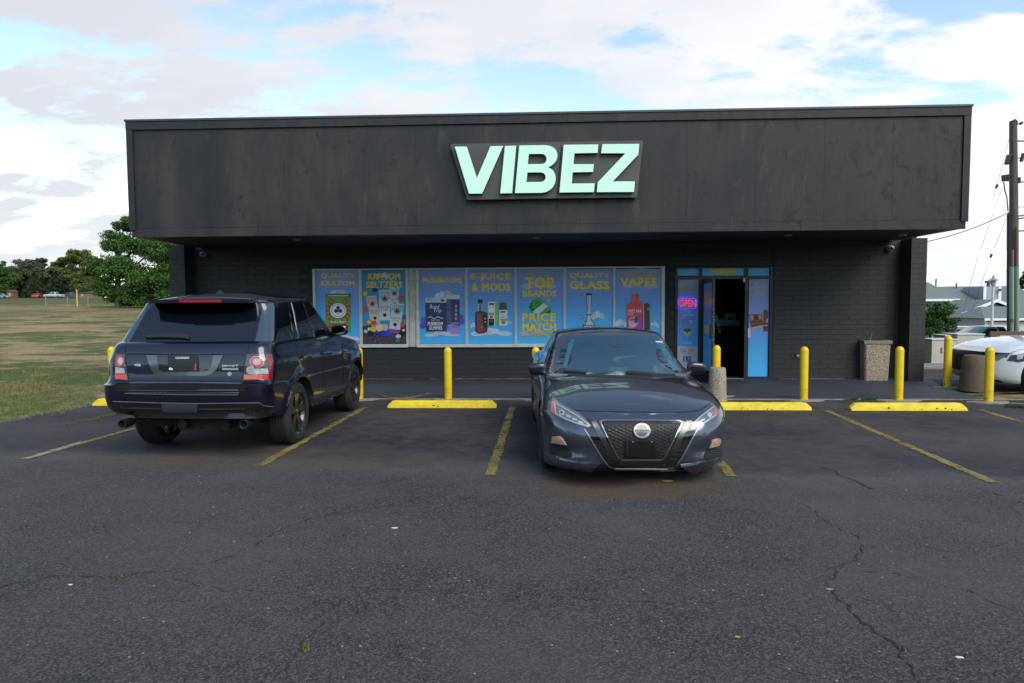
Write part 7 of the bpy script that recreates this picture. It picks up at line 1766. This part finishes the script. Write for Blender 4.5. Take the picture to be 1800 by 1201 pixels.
tree_px('broadleaf_tree', 'mid green tree cut by the left edge of the picture', 215, 5, [(5, 480, 22, 14), (-12, 490, 24, 20), (18, 495, 20, 18), (0, 508, 26, 14), (2, 464, 10, 8)], 18000, .34, LG1, .3, 15, grp=G1)
tree_px('broadleaf_tree', 'dark green bushy tree right behind the yellow foul pole', 205, 150, [(140, 500, 18, 20), (160, 495, 20, 24), (150, 515, 22, 12), (175, 510, 20, 16)], 15000, .34, LG4, .4, 16, grp=G1)
def conifer(lb, Y, px, top_py, base_py, rpx, seed, grp=G1):
    X = yp(px, 540, Y).x; zb_ = terrain(X, Y); H = yp(px, top_py, Y).z-zb_; Rr = rpx*Y/FPX; rng = np.random.default_rng(seed)
    root = empty('conifer_tree', (X, Y, zb_), 0, lb, 'conifer tree', grp); n = 16000; t = rng.uniform(0, 1, n)**.8; a = rng.uniform(0, 6.283, n)
    tier = .72+.28*np.abs(np.sin(t*H*1.6+np.floor(a*2)*1.3)); r_ = Rr*(1-t)**.8*tier*rng.uniform(.15, 1, n)**.5
    C = np.stack([r_*np.cos(a), r_*np.sin(a), .6+t*(H-.6)-r_*.22], 1); leaves_mesh('crown', C, rng.uniform(.6, 1.3, n)*.36, rng, LG4, root)
    b = MB(); b.tube([(0, 0, -.3), (0, 0, H*.5), (0, 0, H*.97)], [.3, .2, .04], 7); b.build('trunk', bark, root, world=False, smooth=True)
conifer('dark brownish green conifer behind the silver pickup', 212, 108, 462, 525, 30, 21); conifer('smaller dark conifer left of the silver pickup', 218, 62, 480, 525, 24, 22); conifer('dark conifer between the rounded trees at far left', 220, 28, 484, 525, 20, 23)
# low scrub that closes the foot of the tree line
for i, (px, rx, lb) in enumerate(((15, 34, 'low dark bushes under the trees at the left edge'), (60, 34, 'low dark bushes between the red shed and the silver pickup'), (150, 40, 'low bushes behind the foul pole'), (235, 50, 'low bushes behind the trunk of the big green tree'))):
    tree_px('bush', lb, 225, px, [(px-rx*.5, 512, rx*.5, 10), (px+rx*.5, 512, rx*.5, 10), (px, 510, rx*.6, 11)], 8000, .38, LG4, .1, 40+i, cat_='bushes', limbs=False)
tree_px('broadleaf_tree', 'small round green tree on the verge right of the shop', 28.4, 1637, [(1625, 548, 20, 15), (1655, 545, 22, 15), (1612, 565, 18, 18), (1642, 565, 26, 20), (1672, 562, 17, 17), (1625, 582, 22, 10), (1655, 582, 24, 10), (1600, 575, 14, 14)], 9000, .055, LG1, .05, 31, sub=30)
tree_px('broadleaf_tree', 'distant dark tree behind the utility pole at the right edge', 75, 1806, [(1803, 495, 14, 16), (1815, 485, 16, 20)], 2500, .2, LG3, .2, 32)
# trees across the street behind the camera, where the bodywork picks them up
for i, (x, y, h) in enumerate(((-34, -38, 11), (-20, -42, 10), (-7, -44, 11), (7, -40, 9.5), (21, -43, 11), (36, -39, 10), (-50, -30, 11), (52, -30, 11))):
    tree('broadleaf_tree', 'leafy street tree across the lot, %s' % ('first from the left', 'second from the left', 'third from the left', 'fourth from the left', 'fifth from the left', 'sixth from the left', 'beyond the left corner', 'beyond the right corner')[i], (x, y, 0), [(0, 0, h*.6, h*.5, h*.3), (h*.45, 0, h*.42, h*.42, h*.3), (-h*.45, 0, h*.42, h*.42, h*.3)], 4500, .5, LG1, .25, 60+i, grp='street trees across the lot')
b = MB(); b.box(-70, 70, -50, -49.7, 0, 3.2); o = b.build('garden_wall', mat('brown_wall', (.10, .085, .07), .9, var=.2)); tag(o, 'long plain brown wall behind the street trees across the lot', 'wall')

# grass blades near the lot edge
def field_blades(n, px0, px1, py0, py1, h, m_, lb, seed, dens=None):
    b = MB(); random.seed(seed)
    for _ in range(n):
        px, py = random.uniform(px0, px1), random.uniform(py0, py1)
        g_ = gp(px, py)
        q = Vector((g_.x+random.uniform(-.3, .3), g_.y+random.uniform(-.3, .3), 0))
        # stay off the asphalt
        e = next((i for i in range(len(ep)-1) if ep[i].x <= q.x <= ep[i+1].x), None)
        ye = (ep[0].y-.6+(q.x+16)/(ep[0].x+16)*.6 if q.x < ep[0].x else (ep[e].y+(ep[e+1].y-ep[e].y)*(q.x-ep[e].x)/(ep[e+1].x-ep[e].x) if e is not None else 12.1))
        if q.y < ye-.02: continue
        if -.5 < math.sin(q.x*1.7+q.y*.9)+math.sin(q.x*.6-q.y*1.3)*.8+random.uniform(-.6, .6) or q.y < ye+.5:
            blades(b, (q.x, q.y, terrain(q.x, q.y)-.01), 5, h, .09, .9)
    o = b.build('grass', m_, recalc=False); tag(o, lb, 'grass', kind='stuff')
field_blades(4200, -10, 200, 690, 742, .042, mat('grass_blade', (.10, .14, .035), .7, var=.5, vscale=1.2), 'patchy green grass along the asphalt edge at left', 3)
field_blades(1600, -10, 215, 645, 705, .045, mat('grass_blade_dull', (.13, .135, .05), .7, var=.5, vscale=.9), 'patchy dull green grass of the near field', 4)
field_blades(700, -10, 75, 655, 690, .08, mat('grass_blade_yellow', (.15, .15, .05), .7, var=.4, vscale=2), 'taller yellowish grass patch at the left edge', 5)
b = MB(); random.seed(9)
for _ in range(200):
    px = random.uniform(30, 165); yl = 740-(px-20)*.19; q = gp(px, yl+random.uniform(-7, 2)); s_ = random.uniform(.006, .02)
    b.add([(q.x-s_, q.y, -.01), (q.x, q.y-s_, -.01), (q.x+s_, q.y, -.01), (q.x, q.y+s_, -.01), (q.x, q.y, s_*.8)], [(0, 1, 4), (1, 2, 4), (2, 3, 4), (3, 0, 4)])
o = b.build('gravel', mat('tan_gravel', (.15, .125, .10), .9, var=.5, vscale=12), recalc=False); tag(o, 'loose tan gravel along the grass edge', 'gravel', kind='stuff')

# field fence and foul pole
silver = mat('galvanised', (.25, .26, .26), .4, metal=.5)
def post(px, py0, py1, Y, r_, m_, name='post', parent=None, lb=None, cat_=None):
    X = yp(px, 540, Y).x; z0 = terrain(X, Y); z1 = yp(px, py0, Y).z; o = MB().tube([(X, Y, z0-.3), (X, Y, z1)], r_, 8).build(name, m_, parent, smooth=True)
    if lb: tag(o, lb, cat_)
    return X, z0, z1
YFN = 72
fn = empty('chain_link_fence', (yp(100, 540, YFN).x, YFN, 0), label='low silver chain link fence on the playing field', cat='fence')
xs_ = [post(px, t_, 546, YFN, .05, silver, 'post', fn) for px, t_ in ((81, 520), (119, 521.5), (155, 521))]
b = MB(); b.tube([(xs_[0][0], YFN, xs_[0][2]-.03), (xs_[1][0], YFN, xs_[1][2]-.03), (xs_[2][0], YFN, xs_[2][2]-.03)], .018, 5); b.build('top_rail', silver, fn)
mesh_m = mat('chain_mesh', (.2, .21, .21), .6); b = MB(); nn = 26
for i in range(nn):
    x = xs_[0][0]+(xs_[2][0]-xs_[0][0])*i/nn; b.tube([(x, YFN, xs_[0][1]), (x, YFN, xs_[0][2]-.05)], .007, 3, False)
for i in range(7): z = xs_[0][1]+(xs_[0][2]-xs_[0][1])*(i+.5)/7; b.tube([(xs_[0][0], YFN, z), (xs_[2][0], YFN, z+.02)], .006, 3, False)
o = b.build('wire_mesh', mesh_m, fn); o['kind'] = 'stuff'
post(136, 509, 546, 70, .055, mat('foul_yellow', (.65, .52, .08), .5), 'foul_pole', None, 'tall slim yellow pole standing on the playing field', 'pole')
b = MB(); pz = gp(104, 560); cx, cy = pz.x*1.0, pz.y; 
cy = 46; cx = yp(104, 556, cy).x; vs = []; n = 18
for r_, h in ((1.6, 0), (1.1, .10), (.5, .2), (.1, .24)):
    for k in range(n): a = 6.283*k/n; vs.append((cx+math.cos(a)*r_*random.uniform(.85, 1.15), cy+math.sin(a)*r_*.7, terrain(cx, cy)-.05+h*random.uniform(.8, 1.1)))
b.add(vs, [(j*n+k, j*n+(k+1) % n, (j+1)*n+(k+1) % n, (j+1)*n+k) for j in range(3) for k in range(n)]+[tuple(3*n+k for k in range(n))]); o = b.build('dirt_mound', mat('dirt', (.10, .07, .045), .95, var=.4, vscale=4), smooth=True); tag(o, 'low mound of brown dirt in the dry field', 'dirt mound')

# vehicles and sheds beyond the field
def fpos(px, Y): X = yp(px, 540, Y).x; return (X, Y), terrain(X, Y)
for px, Y, kind, paint, lb, hd, cat_, nm in ((96, 190, 'pickup', mat('silver_blue_truck', (.38, .44, .50), .35, coat=1), 'silver blue pickup parked beyond the field fence', R(182), 'pickup truck', 'parked_truck'), (124, 192, 'pickup', mat('charcoal_truck', (.03, .035, .05), .35, coat=1), 'dark pickup parked right of the silver blue one', R(178), 'pickup truck', 'parked_truck'), (5, 196, 'sedan', mat('blue_far_car', (.12, .22, .36), .35, coat=1), 'blue car under the trees at the left edge', R(0), 'car', 'parked_car'), (70, 194, 'sedan', mat('red_far_car', (.35, .03, .03), .35, coat=1), 'small red car left of the silver blue pickup', R(95), 'car', 'parked_car')):
    (x, y), z = fpos(px, Y); far_car((x, y), hd, kind, paint, lb, z, cat_=cat_, name=nm)
(x, y), z = fpos(18, 198); s_ = empty('shed', (x, y, z), label='small red brown shed under the trees at far left', cat='shed')
MB().box(x-1.0, x+1.0, y, y+2, z-.3, z+2.0).build('wall', mat('red_brown_wall', (.22, .07, .045), .9), s_); MB().box(x-.35, x+.35, y-.03, y-.002, z+.9, z+1.6).build('window', mat('pale_window', (.35, .33, .3), .4), s_); b = MB(); b.prism([(x-1.2, z+2.0), (x+1.2, z+2.0), (x, z+2.7)], y-.2, y+2.2); b.build('roof', mat('shed_roof', (.10, .05, .04), .9), s_)
(x, y), z = fpos(148, 198); s_ = empty('house', (x, y, z), label='low tan brick house wall glimpsed through the trees', cat='house')
MB().box(x-2.5, x+2.5, y, y+5, z-.3, z+1.6).build('wall', mat('tan_brick', (.20, .13, .10), .9, var=.2, vscale=3), s_); b = MB(); b.prism([(y-.4, z+1.6), (y+5.4, z+1.6), (y+2.5, z+2.4)], x-2.8, x+2.8, 'x'); b.build('roof', mat('shed_roof2', (.09, .08, .075), .9), s_); MB().box(x-1, x-.1, y-.03, y-.002, z+.5, z+1.2).build('window', MATS['pale_window'], s_)

# ================================================================== RIGHT HAND BACKGROUND
shing = NT('grey_green_shingles'); w_ = shing.n('ShaderNodeTexBrick'); w_.inputs['Scale'].default_value = 3.5; w_.inputs['Color1'].default_value = (.13, .16, .155, 1); w_.inputs['Color2'].default_value = (.17, .20, .19, 1); w_.inputs['Mortar'].default_value = (.10, .125, .12, 1); w_.inputs['Row Height'].default_value = .35
shing.l(shing.oc, w_.inputs['Vector']); shing.col(shing.mix(shing.math('MULTIPLY', shing.noise(14, 4), .5), w_.outputs[0], (.14, .165, .16))); shing.rough(.95); shing = shing.m
sid = mat('lavender_grey_siding', (.30, .31, .36), .8, var=.06, vscale=3); wtrim = mat('white_house_trim', (.72, .72, .70), .6); gdoor = mat('garage_door_white', (.55, .56, .54), .6)
def X_(px, Y): return yp(px, 540, Y).x
def Z_(px, py, Y): return yp(px, py, Y).z
gz = -2.3
def gable(name, lb, x0, x1, yf, yb_, ze, zr, ridge_in=0.0, hip=0.0):
    t = empty(name, ((x0+x1)/2, yf, gz), label=lb, cat='house'); ym = (yf+yb_)/2
    MB().box(x0+.25, x1-.25, yf+.35, yb_-.35, gz-.3, ze-.02).build('wall', sid, t)
    b = MB(); d = .12
    A = [(x0, yf, ze), (x1, yf, ze), (x1-hip, ym, zr), (x0+hip, ym, zr), (x1, yb_, ze), (x0, yb_, ze)]; Bv = [(x, y, z-d) for x, y, z in A]
    b.add(A+Bv, [(0, 1, 2, 3), (3, 2, 4, 5), (7, 6, 9, 8), (8, 9, 11, 10), (0, 6, 7, 1), (5, 4, 10, 11), (1, 7, 8, 2), (2, 8, 10, 4), (0, 3, 9, 6), (3, 5, 11, 9)]); rf = b.build('roof', shing, t)
    MB().box(x0, x1, yf-.03, yf+.01, ze-.16, ze+.02).build('gutter', wtrim, t)
    if not hip:
        for x in (x0+.26, x1-.26):
            b = MB(); b.prism([(yf+.35, ze-.15), (yb_-.35, ze-.15), (ym, zr-.2)], x-.01, x+.01, 'x'); b.build('gable_wall', sid, t)
    return t, rf
Ya = 55
hA, rA = gable('townhouse', 'grey townhouse with green grey roof partly hidden by the shop, left one of the two', X_(1560, Ya), X_(1687, Ya), Ya, Ya+9, Z_(1650, 526, Ya), Z_(1650, 496, Ya+4.5)+.0, hip=.0)
def chase(px0, px1, py0, py1, Y, par, dep=1.6):
    x0, x1, z0, z1 = X_(px0, Y), X_(px1, Y), Z_(px0, py1, Y)-1.0, Z_(px0, py0, Y)
    o = MB().box(x0, x1, Y, Y+dep, z0, z1).build('dormer', sid, par); b = MB(); b.box(x0-.12, x0+.1, Y-.05, Y-.005, z0, z1); b.box(x1-.1, x1+.12, Y-.05, Y-.005, z0, z1); b.build('corner_board', wtrim, o)
chase(1600, 1621, 497.5, 520, Ya+1.2, hA)
def vent(px, py0, py1, Y, par, r_=.09, cap=True):
    x, z0, z1 = X_(px, Y), Z_(px, py1, Y), Z_(px, py0, Y); b = MB(); b.tube([(x, Y, z0-.5), (x, Y, z1)], r_, 8)
    if cap: b.box(x-.2, x+.2, Y-.2, Y+.2, z1-.12, z1+.05)
    b.build('vent_pipe', mat('dark_vent', (.07, .06, .08), .6), par)
vent(1615, 488, 498, Ya+4.2, hA, .14); vent(1644, 490, 497, Ya+4.2, hA, .06, False)
Yb = 54.5
hB, rB = gable('townhouse', 'grey townhouse with long green grey roof and white edged dormer, beyond the small round tree', X_(1672, Yb), X_(1900, Yb), Yb, Yb+15, Z_(1700, 556, Yb), Z_(1720, 503.5, Yb+7.5))
chase(1730, 1756, 504, 526, Yb+3.2, hB, 3); vent(1736, 495, 505, Yb+7, hB, .14); vent(1680, 498, 504, Yb+7, hB, .06, False)
b = MB(); b.tube([(X_(1757, Yb+3), Yb+3, Z_(1757, 512, Yb+3)), (X_(1757, Yb+3), Yb+3, Z_(1757, 508, Yb+3))], .1, 6); b.build('roof_vent', MATS['dark_vent'], hB)
# garage with a front gable
Yg = 50; t = empty('garage', (X_(1745, Yg), Yg, gz), label='grey garage wall under a white edged gable behind the lamp post', cat='garage')
xl, xr_, xp = X_(1690, Yg), X_(1814, Yg), X_(1752, Yg); ze, zp = Z_(1690, 554, Yg), Z_(1752, 530, Yg)
b = MB(); b.prism([(xl+.25, gz-.3), (xr_-.25, gz-.3), (xr_-.25, ze), (xp, zp-.15), (xl+.25, ze)], Yg+.3, Yg+7); b.build('wall', sid, t)
b = MB(); b.prism([(xl, ze), (xp, zp), (xr_, ze), (xr_, ze+.12), (xp, zp+.14), (xl, ze+.12)], Yg+.02, Yg+9); b.build('roof', shing, t)
b = MB(); b.prism([(xl, ze-.05), (xp, zp-.06), (xr_, ze-.05), (xr_, ze+.14), (xp, zp+.16), (xl, ze+.14)], Yg-.06, Yg+.015); b.build('barge_board', wtrim, t)
b = MB(); x = X_(1722, Yg); b.box(x-.25, x+.15, Yg+.2, Yg+.295, Z_(1722, 572, Yg), Z_(1722, 565, Yg)); b.build('meter_box', mat('meter_grey', (.45, .46, .46), .6), t)
Yh = 46.5; t = empty('garage', (X_(1790, Yh), Yh, gz), label='low garage with pale doors beside the utility pole', cat='garage')
x0, x1 = X_(1731, Yh), X_(1900, Yh); ze, zr = Z_(1740, 560, Yh), Z_(1780, 539, Yh+3)
MB().box(x0+.3, x1, Yh+.4, Yh+6, gz-.3, ze).build('wall', sid, t)
b = MB(); b.add([(x0, Yh, ze), (x1, Yh, ze), (x1, Yh+3, zr), (x0+1.6, Yh+3, zr), (x1, Yh+6.4, ze), (x0, Yh+6.4, ze), (x0, Yh, ze-.1), (x1, Yh, ze-.1)], [(0, 1, 2, 3), (3, 2, 4, 5), (0, 3, 5), (0, 6, 7, 1)]); b.build('roof', shing, t)
MB().box(x0, x1, Yh-.03, Yh-.005, ze-.14, ze+.01).build('gutter', wtrim, t)
for k in range(3):
    xx = x0+.5+k*2.75; d_ = MB().box(xx, xx+2.3, Yh+.34, Yh+.395, gz, ze-.25).build('garage_door', gdoor, t)
    for j in range(3): MB().box(xx+.04, xx+2.26, Yh+.325, Yh+.338, gz+.1+j*.62, gz+.1+j*.62+.56).build('panel', gdoor, d_)
    MB().box(xx-.25, xx-.08, Yh+.3, Yh+.39, gz, ze-.1).build('corner_board', wtrim, t)
# brown fence
Yq = 27.6; z1 = Z_(1770, 582.5, Yq); f = empty('fence', (X_(1790, Yq), Yq, 0), label='brown framed fence with cream slats behind the white sedan', cat='fence'); x0 = X_(1741, Yq); x1 = X_(1860, Yq)
brn = mat('brown_rail', (.12, .06, .05), .8); crm = mat('cream_slat', (.42, .42, .34), .8)
MB().box(x0, x1, Yq-.05, Yq+.05, z1-.12, z1).build('top_rail', brn, f); MB().box(x0, x0+.35, Yq-.06, Yq+.06, -.1, z1-.12).build('post', brn, f)
x = x0+.4
while x < x1: MB().box(x, x+.12, Yq-.015, Yq+.015, .0, z1-.125).build('slat', crm, f); x += .14
# lamp post
Yl = 38; X = X_(1744.5, Yl); zl_ = terrain(X, Yl); lamp = empty('street_lamp', (X, Yl, zl_), label='slim white lamp post with a lantern top in front of the garages', cat='street lamp')
zt_ = Z_(1744, 503, Yl); MB().tube([(X, Yl, zl_-.2), (X, Yl, zt_)], [.08, .06], 10).build('pole', mat('pale_grey_pole', (.5, .52, .54), .5), lamp, smooth=True)
b = MB(); b.lathe([(.09, 0), (.11, .05), (.14, .28), (.05, .30)], 10, (X, Yl, zt_)); b.build('lantern', mat('lantern_glass', (.35, .38, .4), .2), lamp); b = MB(); b.lathe([(.28, .30), (.06, .42), (.04, .55), (0, .58)], 12, (X, Yl, zt_)); b.lathe([(.28, .30), (.1, .29)], 12, (X, Yl, zt_)); b.build('lantern_cap', mat('lantern_grey', (.22, .25, .27), .5), lamp)
# utility pole with hardware
Yp = 30; wood = NT('weathered_pole'); wood.col(wood.ramp(wood.noise(5, 6, .65, sc=(6, 6, .25)), [(.3, (.045, .035, .032)), (.7, (.13, .105, .09))])); wood.rough(.9); wood.bump(wood.noise(8, 4, sc=(8, 8, .3)), .6); wood = wood.m
pole = empty('utility_pole', (X_(1785, Yp), Yp, 0), label='tall weathered wooden utility pole with conduits at the right edge', cat='utility pole')
tp = yp(1781, 213, Yp); bp = yp(1783.5, 590, Yp)
MB().tube([(bp.x, Yp, -.5), ((tp.x+bp.x)/2, Yp, (tp.z+bp.z)/2), (tp.x, Yp, tp.z)], [.19, .165, .14], 14).build('shaft', wood, pole, smooth=True)
b = MB(); b.tube([yp(1776, 376, Yp+.35), yp(1775.5, 480, Yp+.35), yp(1776, 600, Yp+.35)], .13, 10); b.build('back_pole', mat('purple_grey_wood', (.07, .055, .07), .9), pole, smooth=True)
gpipe = mat('green_conduit', (.17, .26, .19), .6); rpipe = mat('rust_conduit', (.26, .09, .06), .7); hwm = mat('dark_hardware', (.03, .022, .04), .5); brk = mat('red_bracket', (.2, .07, .05), .7)
def pipe(nm, px, py0, py1, r_, m_, dy=-.24): a, c_ = yp(px, py0, Yp+dy), yp(px, py1, Yp+dy); MB().tube([a, c_], r_, 10).build(nm, m_, pole, smooth=True)
pipe('conduit', 1778.5, 469, 562, .085, gpipe); pipe('conduit', 1778.5, 566, 592, .075, gpipe); pipe('conduit', 1787.5, 469, 592, .085, gpipe); pipe('conduit', 1780, 439, 468, .045, rpipe); pipe('conduit', 1786, 400, 468, .04, mat('dark_red_pipe', (.07, .03, .03), .7)); pipe('conduit_clamp', 1778.5, 561, 566, .095, brk)
def hw(nm, pts, r_, m_=hwm, Y=Yp-.1): b = MB(); b.tube([yp(x, y, Y) for x, y in pts], r_, 6); return b.build(nm, m_, pole, smooth=True)
hw('top_bracket', [(1781, 213), (1784, 211), (1786.5, 214), (1787, 219)], .05)
for pts, r_ in (([(1787, 218.5), (1796, 218)], .025), ([(1793, 218), (1797, 215.5)], .06), ([(1787, 248), (1830, 248.5)], .03), ([(1772, 276), (1779, 272)], .03), ([(1766, 288.5), (1773, 288.5)], .03), ([(1764, 318), (1777, 318)], .025), ([(1790, 320), (1800, 320)], .025), ([(1788, 364), (1830, 365)], .015), ([(1788, 388), (1792, 384), (1830, 381)], .03), ([(1788, 408), (1793, 406), (1830, 405)], .03), ([(1787, 398), (1790, 392)], .03), ([(1787, 278), (1796, 278)], .02)): hw('crossarm', pts, r_)
for pts, r_ in (([(1773.5, 273), (1769.5, 288)], .09), ([(1764, 308), (1765, 319)], .085), ([(1770, 307), (1772, 318)], .08), ([(1791, 312), (1791, 322)], .07), ([(1799, 270), (1795, 284)], .07)): hw('insulator', pts, r_)
hw('drop_cable', [(1764.5, 320), (1766, 334), (1770, 348), (1772, 372)], .022); hw('drop_cable', [(1772, 374), (1780, 378), (1787, 380), (1800, 379)], .03)
wire_m = mat('wire_dark', (.03, .035, .045), .6)
def wire(pts3, r_, lb): o = MB().tube(pts3, r_, 5).build('wire', wire_m); tag(o, lb, 'wire')
A = yp(1772, 374, Yp); Bp = Vector((XR-.2, 27.5, 4.4)); Bp = yp(1608, 429, 26.5)
wire([A.lerp(Bp, t)+Vector((0, 0, -.32*4*t*(1-t)*.5)) for t in [i/12 for i in range(13)]], .016, 'thin dark service wire sagging from the pole to the shop')
for (pts, lb) in (([(1762, 330), (1718, 455), (1690, 560)], 'thin pale guy wire running down left of the pole, the left one'), ([(1769, 384), (1742, 450), (1708, 548)], 'thin guy wire with a black insulator left of the pole'), ([(1775, 240), (1752, 328), (1746, 350)], 'short upper guy wire with a black insulator near the pole top')):
    wire([yp(x, y, Yp+1+i*1.5) for i, (x, y) in enumerate(pts)], .006, lb)
for x, y, lb in ((1742, 450, 'black insulator on the lower guy wire'), (1752, 328, 'black insulator on the upper guy wire')):
    o = MB().tube([yp(x-1.2, y+3, Yp+2.45), yp(x+1.2, y-3, Yp+2.45)], [.05, .06], 8).build('insulator', hwm, smooth=True); tag(o, lb, 'insulator')
# cabinets and marker on the verge
cabm = mat('cabinet_grey', (.42, .41, .38), .6, var=.08, vscale=2); cabd = mat('cabinet_gap_dark', (.12, .12, .12), .8)  # dark grey for gaps, not used by any part
def cabinet(lb, px0, px1, py0, Y, dep, z0=-.05):
    x0, x1, z1 = X_(px0, Y), X_(px1, Y), Z_((px0+px1)/2, py0, Y); t = empty('utility_cabinet', ((x0+x1)/2, Y, 0), label=lb, cat='utility cabinet')
    MB().box(x0, x1, Y, Y+dep, z0, z1-.04, .01).build('cabinet_box', cabm, t); MB().box(x0-.02, x1+.02, Y-.02, Y+dep+.02, z1-.035, z1, .008).build('lid', mat('cabinet_lid', (.5, .49, .46), .55), t); return t, x0, x1, z1
c1, x0, x1, z1 = cabinet('pale grey utility cabinet with a red sticker behind the back bollard', 1640, 1684, 596, 19.3, .55)
p = yp(1656, 615, 19.27); MB().box(p.x-.02, p.x+.02, 19.285, 19.297, p.z-.09, p.z+.06).build('warning_label', mat('label_red', (.45, .04, .05), .5), c1)
c2, x0, x1, z1 = cabinet('small grey switch cabinet with a recessed panel, between the other two cabinets', 1663, 1686, 589, 20.0-.05, .6); MB().box(x0+.06, x1-.08, 19.935, 19.946, z1-.6, z1-.1).build('panel', mat('cabinet_panel', (.27, .28, .31), .6), c2)
cabinet('long low pale utility cabinet directly behind the white sedan bonnet', 1684.5, 1732, 587, 19.7, .7)
b = MB(); Ym = 19.6; x = X_(1638.5, Ym); zt_ = Z_(1638, 601, Ym); t = empty('marker_post', (x, Ym, 0), label='orange and white striped marker post beside the grey cabinet', cat='marker post')
orr = mat('safety_orange', (.65, .14, .04), .6); MB().tube([(x, Ym, -.1), (x, Ym, zt_)], .035, 10).build('post_body', orr, t, smooth=True)
for k in (.55, .8): MB().tube([(x, Ym, zt_*k), (x, Ym, zt_*k+.06)], .037, 10).build('white_band', lit_w, t, smooth=True)
